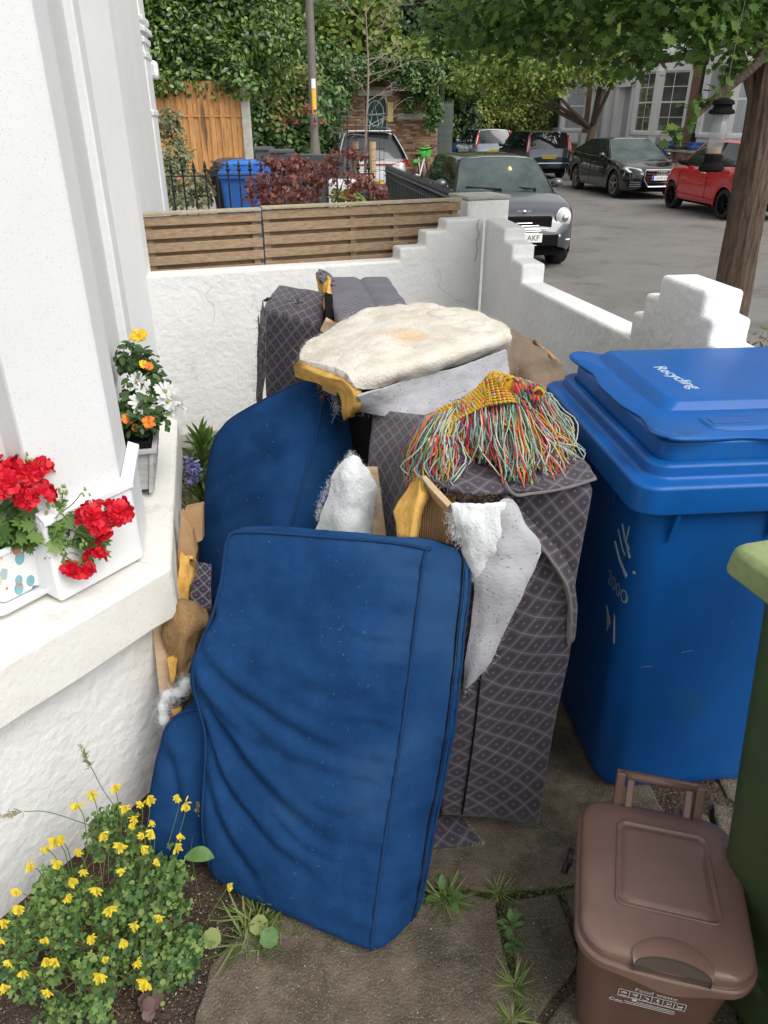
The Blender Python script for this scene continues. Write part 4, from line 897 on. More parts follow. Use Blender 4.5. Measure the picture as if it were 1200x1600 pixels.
# --- sofa back with peeled wadding
bk_ = thing('peeled_sofa_section', 'sofa back lying across the heap with cream wadding and yellow foam peeled open', 'sofa back', (.1, 2.1, 0))
Z1 = 1.105
pp = [at_z(552, 640, 1.0), at_z(792, 590, .98), at_z(786, 520, 1.08), at_z(640, 490, 1.08), at_z(545, 525, 1.08)]
poly = [Vector((p.x, p.y, 0)) for p in (at_z(585, 573, Z1), at_z(772, 525, Z1), at_z(760, 505, Z1), at_z(640, 498, Z1), at_z(540, 548, Z1))]
MB().prism(poly, (0, 0, 1.065)).build('carcass', m_dark, bk_, world=True)  # near-black colour stands for the shaded void under the wadding
patch('wadding', [[at_z(556, 612, 1.065), at_z(602, 598, 1.065), at_z(682, 575, 1.065), at_z(750, 552, 1.065), at_z(790, 538, 1.065)],
                  [at_z(535, 588, 1.10), at_z(592, 582, 1.105), at_z(672, 562, 1.11), at_z(750, 540, 1.11), at_z(793, 525, 1.10)],
                  [at_z(470, 572, 1.09), at_z(560, 562, 1.12), at_z(660, 540, 1.12), at_z(745, 522, 1.12), at_z(788, 512, 1.11)],
                  [at_z(478, 546, 1.10), at_z(552, 532, 1.12), at_z(650, 512, 1.13), at_z(720, 502, 1.13), at_z(765, 503, 1.12)],
                  [at_z(510, 526, 1.10), at_z(562, 496, 1.12), at_z(640, 482, 1.13), at_z(690, 486, 1.13), at_z(735, 497, 1.11)]], 70, 90, m_wad, bk_, thick=.034, bump=.009, bscale=11, rag=1.0, seed=21)
wv = [v.co.copy() for v in bpy.data.objects[bk_.children[-1].name].data.vertices]; rg = np.random.default_rng(30)
fp = np.array([list(wv[i] + Vector((0, 0, .021))) for i in rg.integers(0, len(wv), 12000)]) + rg.normal(size=(12000, 3)) * np.array([.004, .004, .001])
scatter('fluff', fp, rg.uniform(.006, .014, 12000), 'blade', m_wad, bk_, nrm=np.tile([0, 0, 1.0], (12000, 1)), nspread=.25, seed=29, kind='stuff', wide=.35)
rg = np.random.default_rng(31)
ringp = [at_z(470, 566, 1.11), at_z(480, 544, 1.12), at_z(510, 523, 1.12), at_z(555, 494, 1.14), at_z(640, 478, 1.17), at_z(690, 484, 1.15), at_z(740, 496, 1.13), at_z(790, 515, 1.12), at_z(793, 532, 1.09)]
fluff(bk_, ringp, .008, 2600, .012, m_wad, 32)
for (u, v, z, rr_) in ((690, 492, 1.14, .034), (655, 490, 1.14, .028)):
    p = at_z(u, v, z); bb_ = MB().ball(p, (rr_ * 1.6, rr_, rr_ * .5), 14, 8); o = bb_.build('wadding_lump', m_wad, bk_, world=True, smooth=True)
for (Pq, nn_, sd_) in ((at_z(600, 545, 1.15), 1500, 33), (at_z(700, 530, 1.16), 1500, 34)):
    X = np.stack([rg.uniform(-.19, .16, nn_) + Pq.x, rg.uniform(-.16, .22, nn_) + Pq.y, np.full(nn_, Pq.z + .002) + rg.uniform(-.01, .006, nn_)], 1)
patch('foam_edge', [[at_z(462, 566, 1.10), at_z(503, 580, 1.10), at_z(545, 594, 1.09), at_z(558, 615, 1.06), at_z(556, 645, 1.0)], [at_z(466, 584, 1.06), at_z(503, 598, 1.06), at_z(530, 608, 1.05), at_z(539, 624, 1.02), at_z(541, 656, .96)]], 10, 40, m_foam, bk_, thick=.026, bump=.006, bscale=22, rag=.15, seed=22)
Lz = lambda u, v, z: at_z(u, v, z)
patch('lining', [[Lz(556, 618, 1.06), Lz(640, 592, 1.065), Lz(720, 571, 1.065), Lz(790, 545, 1.065)], [Lz(560, 632, 1.02), Lz(640, 622, 1.01), Lz(722, 600, 1.01), Lz(794, 570, 1.01)], [Lz(560, 643, .985), Lz(640, 653, .96), Lz(724, 630, .955), Lz(797, 598, .955)]], 60, 26, m_line, bk_, thick=.005, bump=.006, bscale=11, rag=.35, seed=24)
patch('lining', [[Lz(788, 542, 1.06), Lz(797, 534, 1.06)], [Lz(794, 570, 1.01), Lz(803, 560, 1.01)], [Lz(797, 598, .955), Lz(806, 585, .955)]], 10, 5, m_brown, bk_, thick=.004, rag=.2)
# torn frame end with threads
a_ = at_z(527, 600, 1.04)
MB().bar(at_z(512, 596, 1.03), at_z(535, 606, 1.02), .05, .04).build('timber_end', m_timber, bk_, world=True, bevel=.003)
patch('torn_webbing', [[at_z(497, 590, 1.03), at_z(514, 592, 1.03)], [at_z(503, 603, 1.0), at_z(516, 606, 1.0)], [at_z(506, 618, .97), at_z(514, 620, .97)]], 8, 6, m_burlap, bk_, thick=.003, bump=.01, bscale=40, rag=.6, seed=25)
fluff(bk_, [at_z(515, 600, 1.0), at_z(520, 625, .96), at_z(524, 648, .93)], .006, 300, .03, m_wadw, 35, 'frayed_threads')
fluff(bk_, [at_z(500, 596, 1.02), at_z(505, 620, .98)], .006, 90, .03, m_burlap, 36, 'frayed_threads')
fluff(bk_, [Lz(560, 645, .985), Lz(640, 655, .96), Lz(724, 632, .955), Lz(797, 600, .955)], .002, 200, .010, m_line, 37, 'frayed_threads')

# --- patterned sofa arm upright at the far left
ar = thing('torn_armrest', 'torn patterned sofa arm standing upright against the party wall', 'sofa arm', (-.35, 2.9, 0))
f = [at_y(400, 660, 2.70), at_y(500, 680, 2.60), at_y(408, 482, 2.78), at_y(502, 508, 2.62)]
dn = Vector((.0, .0, -.75)); bkv = Vector((.03, .22, .02))
f[0] = Vector((f[2].x - .015, 2.66, 0)); f[1] = Vector((f[3].x + .03, 2.5, 0))
block('arm_body', [[[f[0], f[1]], [f[2], f[3]]], [[f[0] + bkv, f[1] + bkv], [f[2] + bkv + Vector((.01, 0, .03)), f[3] + bkv + Vector((-.03, 0, .055))]]], m_pat, ar, r=.018, nu=16, nv=30, nw=8, disp=lambda P, X: fbm(X, 10, 4) * .006)
patch('torn_edge', [[at_y(404, 492, 2.72), at_y(412, 470, 2.74), at_y(420, 462, 2.8)], [at_y(402, 540, 2.7), at_y(408, 540, 2.68), at_y(414, 540, 2.66)], [at_y(399, 600, 2.69), at_y(405, 600, 2.66), at_y(411, 600, 2.65)], [at_y(398, 640, 2.68), at_y(404, 640, 2.66), at_y(408, 640, 2.65)]], 40, 6, m_pat, ar, thick=.004, bump=.02, bscale=22, rag=.9, seed=26)
for (u, v, du, dv) in ((418, 464, -8, 6), (445, 470, 6, -6), (458, 474, 10, -8), (466, 472, -3, -9)):
    patch('torn_strip', [[at_y(u, v, 2.74), at_y(u + 9, v + 2, 2.74)], [at_y(u + du, v + dv, 2.76), at_y(u + du + 4, v + dv + 2, 2.76)]], 5, 4, m_pat, ar, thick=.003, rag=.4, seed=u)
fluff(ar, [at_y(404, 480, 2.7), at_y(402, 560, 2.68), at_y(400, 630, 2.66)], .006, 260, .022, m_pat, 38, 'frayed_threads')

# --- patterned block lying at the back
bx_ = thing('sofa_seat_block', 'long patterned sofa seat block lying behind the wadding near the party wall', 'sofa block', (0.05, 2.9, 0))
z0_ = 1.13
P4 = [at_z(546, 528, z0_ - .10), at_z(690, 540, z0_ - .09), at_z(505, 431, z0_), at_z(606, 431, z0_)]
F0, F1, G0, G1 = at_z(541, 522, z0_), at_z(668, 515, z0_), at_z(502, 432, z0_), at_z(606, 431, z0_)
dn = Vector((0, 0, -.30))
block('block_body', [[[F0 + dn, F1 + dn], [F0, F1]], [[G0 + dn, G1 + dn], [G0, G1]]], m_patb, bx_, r=.014, nu=18, nv=8, nw=34, disp=lambda P, X: fbm(X, 8, 6) * .004 - .012 * np.exp(-((P[:, 0] - .15) / .09) ** 2) * (P[:, 1] > .9))
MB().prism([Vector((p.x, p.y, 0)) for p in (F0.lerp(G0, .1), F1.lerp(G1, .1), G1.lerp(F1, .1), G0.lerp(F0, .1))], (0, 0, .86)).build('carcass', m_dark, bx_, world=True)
patch('torn_end', [[at_z(497, 427, z0_ + .01), at_z(515, 434, z0_ + .01)], [at_y(499, 455, G0.y - .15), at_y(516, 462, G0.y - .4)], [at_y(505, 480, G0.y - .3), at_y(514, 495, G0.y - .5)]], 18, 8, m_foam, bx_, thick=.015, bump=.02, bscale=25, rag=.5, seed=27)
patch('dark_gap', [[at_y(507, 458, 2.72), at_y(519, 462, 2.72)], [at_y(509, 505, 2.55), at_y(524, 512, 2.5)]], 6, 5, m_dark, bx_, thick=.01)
a_ = at_y(513, 510, 2.5); MB().bar(at_y(505, 506, 2.5), at_y(524, 516, 2.5), .04, .04).build('timber_rail', m_timber, bx_, world=True)
patch('torn_cloth', [[at_z(493, 426, z0_ + .03), at_z(505, 424, z0_ + .03), at_z(520, 433, z0_ + .01)], [at_z(500, 440, z0_ + .01), at_z(510, 442, z0_ + .01), at_z(526, 446, z0_ + .005)]], 10, 8, m_patb, bx_, thick=.005, bump=.02, bscale=20, rag=.5, seed=28)

# --- brown sheet against the front wall
bs = thing('brown_sheet', 'crumpled brown sheet slumped between the front wall and the blue bin', 'sheet', (.5, 2.4, 0))
patch('sheet', [[at_y(786, 512, 2.72), at_y(812, 520, 2.66), at_y(836, 532, 2.6)], [at_y(792, 560, 2.42), at_y(830, 560, 2.40), at_y(858, 556, 2.5)], [at_y(795, 610, 2.3), at_y(840, 600, 2.25), at_y(880, 585, 2.3)], [at_y(795, 700, 2.2), at_y(840, 690, 2.15), at_y(895, 680, 2.2)]], 30, 24, m_brown, bs, thick=.006, bump=.02, bscale=9, rag=.05, seed=30)
patch('sheet_edge', [[at_y(834, 530, 2.6), at_y(838, 533, 2.62)], [at_y(856, 552, 2.5), at_y(861, 551, 2.52)], [at_y(875, 575, 2.35), at_y(881, 573, 2.37)]], 16, 5, m_card, bs, thick=.008, bump=.01, bscale=30, rag=.4, seed=31)

# --- clean wadding tuft poking up between the cushions
tf = thing('wadding_tuft', 'clump of clean white wadding poking up between the two blue cushions', 'wadding', (-.08, 1.7, 0))
T = lambda u, v, y=1.66: at_y(u, v, y)
patch('tuft', [[T(536, 722), T(550, 712), T(562, 720)], [T(522, 742), T(549, 738, 1.63), T(576, 744)], [T(518, 760), T(548, 764, 1.62), T(586, 766)], [T(508, 796), T(545, 796, 1.61), T(582, 800)], [T(492, 850), T(545, 850, 1.58), T(590, 850)]], 34, 30, m_wadw, tf, thick=.022, bump=.008, bscale=13, rag=.9, seed=33)
fluff(tf, [T(497, 812), T(500, 788), T(514, 755), T(532, 730), T(549, 708), T(575, 738), T(592, 770), T(588, 805)], .004, 2600, .010, m_wadw, 39)
fluff(tf, [T(530, 760, 1.62), T(560, 780, 1.61), T(540, 800, 1.62)], .012, 1500, .009, m_wadw, 40)
pl = thing('timber_offcut', 'flat timber offcut standing behind the white wadding tuft', 'board', (-.0, 1.8, 0))
MB().prism([at_y(570, 733, 1.72), at_y(590, 733, 1.72), at_y(612, 900, 1.58), at_y(572, 900, 1.58)], (0.0, .018, 0)).build('board', m_timber, pl, world=True, bevel=.002)

# --- broken frame, burlap and fluff at the left below the sill
bf = thing('broken_frame', 'splintered sofa frame with burlap and foam jammed beside the bay sill', 'sofa frame', (-.5, 1.75, 0))
K = lambda u, v, y: at_y(u, v, y)
MB().prism([K(288, 796, 2.0), K(316, 790, 2.0), K(316, 845, 1.93), K(302, 850, 1.9), K(290, 815, 1.95)], (0, .03, 0)).build('plywood', m_card, bf, world=True, bevel=.002)
MB().prism([K(282, 800, 1.80), K(300, 830, 1.78), K(306, 865, 1.76), K(300, 900, 1.72), K(286, 960, 1.68), K(270, 960, 1.68)], (0, .03, 0)).build('split_board', m_card, bf, world=True, bevel=.003)
patch('foam', [[K(284, 862, 1.74), K(303, 870, 1.72)], [K(280, 900, 1.70), K(300, 905, 1.69)], [K(272, 940, 1.66), K(292, 945, 1.66)]], 14, 8, m_foam, bf, thick=.02, bump=.01, bscale=25, rag=.5, seed=41)
patch('patterned_scrap', [[K(306, 876, 1.80), K(330, 880, 1.80)], [K(300, 915, 1.74), K(330, 915, 1.74)], [K(290, 950, 1.68), K(330, 955, 1.68)]], 12, 10, m_patb, bf, thick=.005, bump=.01, bscale=20, rag=.3, seed=42)
patch('burlap', [[K(258, 950, 1.62), K(285, 934, 1.60), K(325, 950, 1.62)], [K(252, 975, 1.58), K(285, 972, 1.53), K(324, 975, 1.56)], [K(256, 1005, 1.56), K(286, 1005, 1.51), K(308, 1000, 1.54)], [K(268, 1035, 1.54), K(284, 1040, 1.51), K(300, 1030, 1.53)], [K(276, 1058, 1.53), K(284, 1062, 1.52), K(292, 1055, 1.52)]], 36, 26, m_burlap, bf, thick=.003, bump=.009, bscale=22, rag=.5, seed=43)
fluff(bf, [K(322, 952, 1.6), K(318, 985, 1.56), K(305, 1002, 1.54), K(292, 1060, 1.52), K(275, 1055, 1.53)], .004, 260, .022, m_burlap, 44, 'frayed_threads')
fluff(bf, [K(304, 870, 1.72), K(300, 905, 1.7), K(292, 945, 1.67)], .004, 150, .025, m_burlap, 45, 'frayed_threads')
MB().bar(K(246, 965, 1.62), K(262, 1105, 1.50), .03, .035).build('timber', m_timber, bf, world=True, bevel=.002)
MB().bar(K(256, 965, 1.62), K(270, 1100, 1.50), .012, .02).build('splinter', m_timber, bf, world=True, bevel=.002)
patch('foam', [[K(262, 1025, 1.52), K(278, 1025, 1.52)], [K(264, 1045, 1.51), K(276, 1048, 1.51)], [K(268, 1066, 1.5), K(272, 1068, 1.5)]], 10, 6, m_foam, bf, thick=.02, bump=.006, bscale=30, rag=.3, seed=46)
patch('foam', [[K(268, 1108, 1.46), K(284, 1104, 1.46)], [K(272, 1120, 1.45), K(284, 1118, 1.45)]], 6, 6, m_foam, bf, thick=.015, bump=.004, bscale=30, rag=.3, seed=47)
patch('red_scrap', [[K(266, 1118, 1.44), K(280, 1118, 1.44)], [K(264, 1134, 1.43), K(274, 1132, 1.43)]], 6, 6, mat('red cloth', (.45, .01, .05, 1), rough=.8), bf, thick=.004, bump=.006, bscale=40, rag=.3, seed=48)
fl = [K(292, 1062, 1.46), K(285, 1080, 1.46), K(262, 1085, 1.46), K(255, 1105, 1.45), K(258, 1132, 1.44)]
b = MB(); b.tube([tuple(p) for p in crom(fl, 20)], [.010 + .005 * math.sin(i * .8) ** 2 for i in range(20)], 10).build('wadding', m_wadw, bf, world=True, smooth=True)
fluff(bf, fl, .010, 4200, .012, m_wadw, 49)

# --- crochet throw with long tassels
th_ = thing('tasselled_throw', 'multicoloured crochet throw with long yarn tassels draped over the sofa base', 'throw', (.2, 1.7, .98))
YC = {'sage': (.30, .40, .31), 'cream': (.55, .52, .38), 'red': (.52, .015, .05), 'coral': (.62, .10, .06), 'green': (.10, .20, .06), 'mustard': (.55, .32, .02), 'teal': (.08, .20, .24), 'plum': (.12, .03, .10), 'pale': (.40, .50, .42)}
ym = [mat('yarn ' + k, (*c, 1), tuple(x * .75 for x in c) + (1,), rough=.95, scale=300, spec=.1, sheen=.3) for k, c in YC.items()]
ywt = [5, 2, 2.2, 2, 1.6, 1.4, 1.2, 1.0, 4]
rnd = random.Random(11)
def tassels(groups, name):
    b = MB()
    for (roots, mids, tips, n, lift) in groups:
        n = int(n * 1.75)
        Rr, Mm, Tt = crom(roots, n), crom(mids, n), crom(tips, n)
        colrun = 0; ci = 0
        for i in range(n):
            if colrun <= 0: ci = rnd.choices(range(len(ym)), ywt)[0]; colrun = rnd.randint(1, 4)
            colrun -= 1
            j = Vector((rnd.gauss(0, .011), rnd.gauss(0, .010), rnd.uniform(-.004, .012)))
            r0 = Vector(Rr[i]) + Vector((rnd.gauss(0, .003), rnd.gauss(0, .003), rnd.uniform(0, lift)))
            m0 = Vector(Mm[i]) + j * 1.2 + Vector((0, 0, rnd.uniform(0, lift * 1.2))); t0 = m0.lerp(Vector(Tt[i]), rnd.uniform(.72, 1.04)) + Vector((rnd.gauss(0, .014), rnd.gauss(0, .014), rnd.uniform(0, .008)))
            P = crom([r0, r0.lerp(m0, .5) + Vector((rnd.gauss(0, .003), rnd.gauss(0, .003), .012)), m0, m0.lerp(t0, .55) + j, t0], 13)
            ph = rnd.uniform(0, 6)
            Q = [(p[0] + .0012 * math.sin(k * 2.1 + ph), p[1] + .0012 * math.cos(k * 1.7 + ph), p[2] + .001 * math.sin(k * 2.6)) for k, p in enumerate(P)]
            b.tube(Q, [.0014 + .0003 * (k % 2) for k in range(13)], 5, mi=ci if rnd.random() < .9 else rnd.randrange(len(ym)))
    o = b.build(name, ym, th_, world=True, smooth=True, kind='stuff', fixn=False); return o
z = at_z
tassels([([z(668, 664, 1.03), z(700, 645, 1.05), z(735, 640, 1.06)], [z(655, 690, 1.03), z(676, 690, 1.05), z(712, 680, 1.06)], [z(640, 752, .93), z(655, 765, .94), z(690, 752, .985)], 95, .02),
         ([z(705, 640, 1.05), z(740, 628, 1.07), z(772, 622, 1.08)], [z(712, 668, 1.06), z(745, 670, 1.07), z(775, 670, 1.07)], [z(700, 712, 1.01), z(745, 722, 1.0), z(778, 728, 1.0)], 90, .025),
         ([z(682, 690, 1.05), z(695, 686, 1.055), z(712, 690, 1.05)], [z(668, 712, 1.03), z(690, 715, 1.03), z(712, 716, 1.02)], [z(656, 762, .94), z(680, 765, .97), z(700, 752, .985)], 70, .015)], 'tassels')
tassels([([z(765, 625, 1.08), z(790, 622, 1.09), z(808, 640, 1.08)], [z(775, 670, 1.06), z(805, 672, 1.07), z(828, 675, 1.06)], [z(780, 735, 1.0), z(822, 758, .995), z(860, 745, .995)], 120, .028),
         ([z(796, 640, 1.08), z(806, 645, 1.08), z(815, 652, 1.07)], [z(830, 680, 1.05), z(842, 690, 1.05), z(835, 700, 1.04)], [z(862, 745, .995), z(880, 735, .995), z(893, 715, .995)], 80, .015),
         ([z(828, 618, 1.09), z(838, 614, 1.10), z(846, 618, 1.09)], [z(835, 645, 1.06), z(846, 650, 1.06), z(856, 650, 1.05)], [z(850, 705, 1.0), z(872, 712, .995), z(896, 705, .995)], 90, .015),
         ([z(838, 620, 1.09), z(842, 620, 1.09), z(846, 624, 1.09)], [z(838, 648, 1.05), z(843, 650, 1.05), z(850, 652, 1.05)], [z(836, 672, 1.03), z(845, 682, 1.02), z(858, 680, 1.02)], 36, .01)], 'tassels')
# crochet body: rows of chunky loops over a soft base
def crochet(name, rows, nu, nv, mi, r=.0032, seed=0):
    a = np.array([crom(rw, nu) for rw in rows]); g = np.array([crom(a[:, j], nv) for j in range(nu)]); rr = random.Random(seed); b = MB()
    for i in range(nu - 1):
        for j in range(nv - 1):
            p, q, s = Vector(g[i, j]), Vector(g[i + 1, j]), Vector(g[i, j + 1]); du, dv = q - p, s - p; nn = du.cross(dv).normalized(); nn = nn if nn.z > 0 else -nn
            h_ = Vector((rr.gauss(0, .001), rr.gauss(0, .001), rr.gauss(0, .001)))
            P = [p + h_, p + du * .1 + dv * .6 + nn * .006, p + du * .5 + dv * 1.15 + nn * .009, p + du * .9 + dv * .6 + nn * .006, p + du * 1.0 + h_ - nn * .002]
            b.tube([tuple(x) for x in crom(P, 8)], r, 5, mi=mi if rr.random() < .9 or len(ym) < 2 else rr.choice([5, 5, 2, 3, 0]))
    return b.build(name, ym, th_, world=True, smooth=True, kind='stuff', fixn=False)
patch('throw_base', [[z(660, 700, 1.0), z(672, 655, 1.03), z(722, 628, 1.05), z(762, 590, 1.08)], [z(680, 706, 1.02), z(700, 665, 1.05), z(740, 640, 1.07), z(800, 604, 1.10)], [z(700, 705, 1.0), z(760, 690, 1.0), z(800, 690, 1.0), z(850, 640, 1.03)]], 20, 20, ym[5], th_, thick=.012, bump=.01, bscale=16, seed=50)
crochet('crochet_border', [[z(656, 700, 1.01), z(664, 664, 1.05), z(690, 640, 1.07), z(730, 625, 1.09), z(752, 600, 1.11)], [z(684, 706, 1.035), z(694, 678, 1.065), z(716, 660, 1.085), z(748, 644, 1.105), z(776, 630, 1.12)]], 26, 11, 5, seed=1)
crochet('crochet_border', [[z(748, 612, 1.10), z(764, 594, 1.12), z(786, 594, 1.12), z(800, 606, 1.11)], [z(752, 640, 1.10), z(772, 636, 1.12), z(796, 632, 1.12), z(810, 634, 1.10)]], 13, 11, 5, seed=2)
crochet('crochet_border', [[z(690, 690, 1.05), z(712, 696, 1.04), z(740, 706, 1.02), z(760, 706, 1.02)], [z(692, 700, 1.04), z(712, 706, 1.03), z(740, 714, 1.01), z(760, 714, 1.0)]], 14, 4, 5, seed=3)
def twist(a, c_, r0, mis, seed):
    rr = random.Random(seed); b = MB(); a, c_ = Vector(a), Vector(c_); ax = (c_ - a).normalized(); n1 = ax.orthogonal().normalized(); n2 = ax.cross(n1)
    for k in range(170):
        t = rr.random(); an = rr.uniform(0, 6.28); p = a.lerp(c_, t) + (n1 * math.cos(an) + n2 * math.sin(an)) * r0; tan = (n2 * math.cos(an) - n1 * math.sin(an)) * .009 + ax * rr.uniform(.002, .008); up_ = (p - a.lerp(c_, t)).normalized() * .004
        b.tube([tuple(p - tan), tuple(p + up_), tuple(p + tan)], .003, 5, mi=rr.choice(mis))
    b.tube([tuple(a), tuple(a.lerp(c_, .5)), tuple(c_)], r0 * .95, 8, mi=mis[0]); return b
twist(z(772, 596, 1.10), z(800, 606, 1.13), .022, [5], 1).build('knot', ym, th_, world=True, smooth=True, kind='stuff', fixn=False)
twist(z(800, 606, 1.13), z(842, 618, 1.11), .022, [3, 2, 4, 6, 7, 5], 2).build('knot', ym, th_, world=True, smooth=True, kind='stuff', fixn=False)
b = MB(); b.tube([tuple(p) for p in crom([z(832, 612, 1.13), z(842, 606, 1.14), z(849, 616, 1.12), z(840, 622, 1.11), z(832, 616, 1.12)], 16)], .004, 5, mi=5).build('tie', ym, th_, world=True, smooth=True)
b = MB(); rr = random.Random(9)
for k in range(30):
    t = rr.random(); p = z(800 - 40 * t, 640 + 22 * t, 1.085); q = z(845 - 20 * rr.random(), 690 + 12 * rr.random(), 1.05); b.tube([tuple(v) for v in crom([p, p.lerp(q, .5) + Vector((0, 0, .02)), q], 8)], .0022, 5, mi=rr.choice([5, 3, 5]))
b.build('tassels', ym, th_, world=True, smooth=True, kind='stuff', fixn=False)
# ================================================================== BINS
def rloft(b, specs, n=6, caps=True, mi=0):       # specs: (cx, cy, hx, hy, r, z)
    return b.loft([rrect(cx, cy, hx, hy, r, z, n) for cx, cy, hx, hy, r, z in specs], caps, mi)
def tidy(o, w=.004): 
    m = o.modifiers.new('bevel', 'BEVEL'); m.width = w; m.segments = 2; m.limit_method = 'ANGLE'; m.angle_limit = R(35)
    o.data.polygons.foreach_set('use_smooth', [True] * len(o.data.polygons))
    try:
        wn_ = o.modifiers.new('wn', 'WEIGHTED_NORMAL'); wn_.keep_sharp = True
    except Exception: pass
    return o
def wheelie(label, mb, ml, loc, rz, L=.74, W=.58, H=1.07, group=None, detail=True):
    """two-wheeled bin; local +X is the hinge side, width along Y, front edge at x = 0"""
    t = thing('wheelie_bin', label, 'wheelie bin', loc, rz, group)
    cx, hx, hy = L / 2, L / 2, W / 2; zr = H - .11
    b = MB(); rloft(b, [(cx + .01, 0, hx - .095, hy - .115, .07, .0), (cx + .008, 0, hx - .078, hy - .098, .075, .045), (cx + .004, 0, hx - .052, hy - .062, .06, zr * .55), (cx, 0, hx - .035, hy - .028, .05, zr - .05), (cx, 0, hx - .032, hy - .026, .05, zr)])
    tidy(b.build('bin_body', mb, t), .004)
    b = MB(); rloft(b, [(cx, 0, hx - .034, hy - .030, .045, zr - .058), (cx, 0, hx - .004, hy - .004, .05, zr - .070), (cx, 0, hx, hy, .052, zr - .064), (cx, 0, hx, hy, .052, zr - .006), (cx, 0, hx - .006, hy - .006, .05, zr),
                       (cx, 0, hx - .030, hy - .030, .045, zr + .001), (cx, 0, hx - .036, hy - .036, .045, zr + .006), (cx, 0, hx - .038, hy - .038, .045, zr + .028), (cx, 0, hx - .044, hy - .044, .045, zr + .033), (cx, 0, hx - .06, hy - .06, .04, zr + .033), (cx, 0, hx - .08, hy - .08, .04, zr + .0)])
    rim = tidy(b.build('rim', mb, t), .003)
    # lid: skirt, wavy plate, raised panels
    b = MB(); rloft(b, [(cx, 0, hx - .064, hy - .064, .04, zr + .02), (cx, 0, hx - .066, hy - .066, .04, zr + .07), (cx, 0, hx - .075, hy - .075, .04, zr + .078)]); lid = tidy(b.build('lid', ml, t), .003)
    n = 12; ring = rrect(cx, 0, hx - .052, hy - .052, .06, 0, 10); P = []
    per = []
    for i in range(len(ring)):
        a, c_ = ring[i], ring[(i + 1) % len(ring)]; k = max(1, int((c_ - a).length / .018))
        for j in range(k): per.append(a.lerp(c_, j / k))
    rows = []
    for (ins, dz) in ((0, -.004), (-.002, .002), (.008, .006), (.03, .010), (.045, .012)):
        row = []
        for p in per:
            d = Vector((p.x - cx, p.y, 0)); wv = 0; dzz = 0
            cy_ = abs(p.y) / (hy - .05); cxx = abs(p.x - cx) / (hx - .05)
            side = cxx > .93                                   # front and hinge edges
            q = cy_ if side else cxx
            wv = .022 * math.exp(-((q - .93) / .16) ** 2) - .018 * math.exp(-((q - .55) / .2) ** 2) + (.022 * math.exp(-(q / .3) ** 2) if not side else -.004)
            dzz = .014 * math.exp(-((q - .95) / .2) ** 2)
            k = (wv - ins) / max(d.length, .01); row.append(Vector((p.x + d.x * k, p.y + d.y * k, zr + .078 + dz + dzz * (1 if ins < .02 else .3))))
        rows.append(row)
    b = MB(); b.loft(rows, True); tidy(b.build('lid_plate', ml, lid), .0015)
    b = MB(); rloft(b, [(cx + .01, .055 * (W / .58), hx - .105, hy - .135, .03, zr + .086), (cx + .015, .055 * (W / .58), hx - .125, hy - .155, .03, zr + .108), (cx + .015, .055 * (W / .58), hx - .14, hy - .17, .03, zr + .110)]); tidy(b.build('lid_panel', ml, lid), .004)
    if detail:
        b = MB(); rloft(b, [(cx + .03, -hy + .125, hx - .14, .040, .02, zr + .086), (cx + .03, -hy + .125, hx - .150, .028, .015, zr + .096), (cx + .03, -hy + .125, hx - .16, .02, .012, zr + .096)]); tidy(b.build('lid_panel', ml, lid), .003)
        MB().box((cx - hx + .235, -hy + .125, zr + .0965), (.085, .030, .0016)).build('label_recess', mat('darker blue plastic', (.006, .075, .30, 1), rough=.4), lid, bevel=.0005)
        for yy in (-.16, .0, .16):
            for sx in (0,): MB().box((.042, yy, zr - .105), (.012, .008, .075)).build('rib', mb, t)
        for xx in (.10, .33, .56):
            MB().prism([(xx, -hy + .034, zr - .055), (xx, -hy + .006, zr - .062), (xx, -hy + .030, zr - .15)], (.010, 0, 0)).build('rib', mb, t)
    # hinge, handle, axle and wheels
    b = MB(); b.tube([(L - .01, -hy + .06, zr + .035), (L + .05, -hy + .06, zr + .045), (L + .055, -hy + .1, zr + .045), (L + .055, hy - .1, zr + .045), (L + .05, hy - .06, zr + .045), (L - .01, hy - .06, zr + .035)], .015, 8); b.build('handle', mb, t, smooth=True)
    MB().tube([(L - .045, -hy + .04, .105), (L - .045, hy - .04, .105)], .012, 8).build('axle', m_bplas, t)
    for sy in (-1, 1):
        y0 = sy * (hy - .05); b = MB()
        b.loft([[Vector((L - .045 + r * math.cos(k * math.pi / 12), y0 + yy * sy, .105 + r * math.sin(k * math.pi / 12))) for k in range(24)] for r, yy in ((.085, -.03), (.103, -.022), (.105, .0), (.103, .022), (.085, .030), (.05, .018), (.02, .018))])
        b.build('wheel', m_bplas, t, smooth=False, bevel=.002)
    return t
A_ = at_z(1000, 764, 1.02); Bn = at_z(836, 592, 1.02)
rz = R(5); ex = Vector((math.cos(rz), math.sin(rz), 0)); ey = Vector((-math.sin(rz), math.cos(rz), 0))
Wb = (Bn - A_).length * .985
org = A_ + ey * (Wb / 2) ; org.z = 0
bb = wheelie('large blue recycling bin beside the patterned sofa base', m_bin, m_bin, org, rz, L=.88, W=Wb, H=1.13)
zr = 1.13 - .11
p0 = at_z(1050, 586, zr + .1105)
bb_inv = bb.matrix_world
def tolocal(p): 
    d = Vector(p) - org; return Vector((d.dot(ex), d.dot(ey), d.z))
pa, pb = tolocal(at_z(1028, 572, zr + .112)), tolocal(at_z(1088, 606, zr + .112)); mid = (pa + pb) / 2; mid.z = zr + .1106
place_text('lettering', 'Recycling', (pb - pa).length * .27, frame(mid, (pb - pa), Vector((0, 0, 1)).cross(pb - pa)), mat('grey print', (.42, .50, .60, 1), rough=.6), bb, ext=.0006)
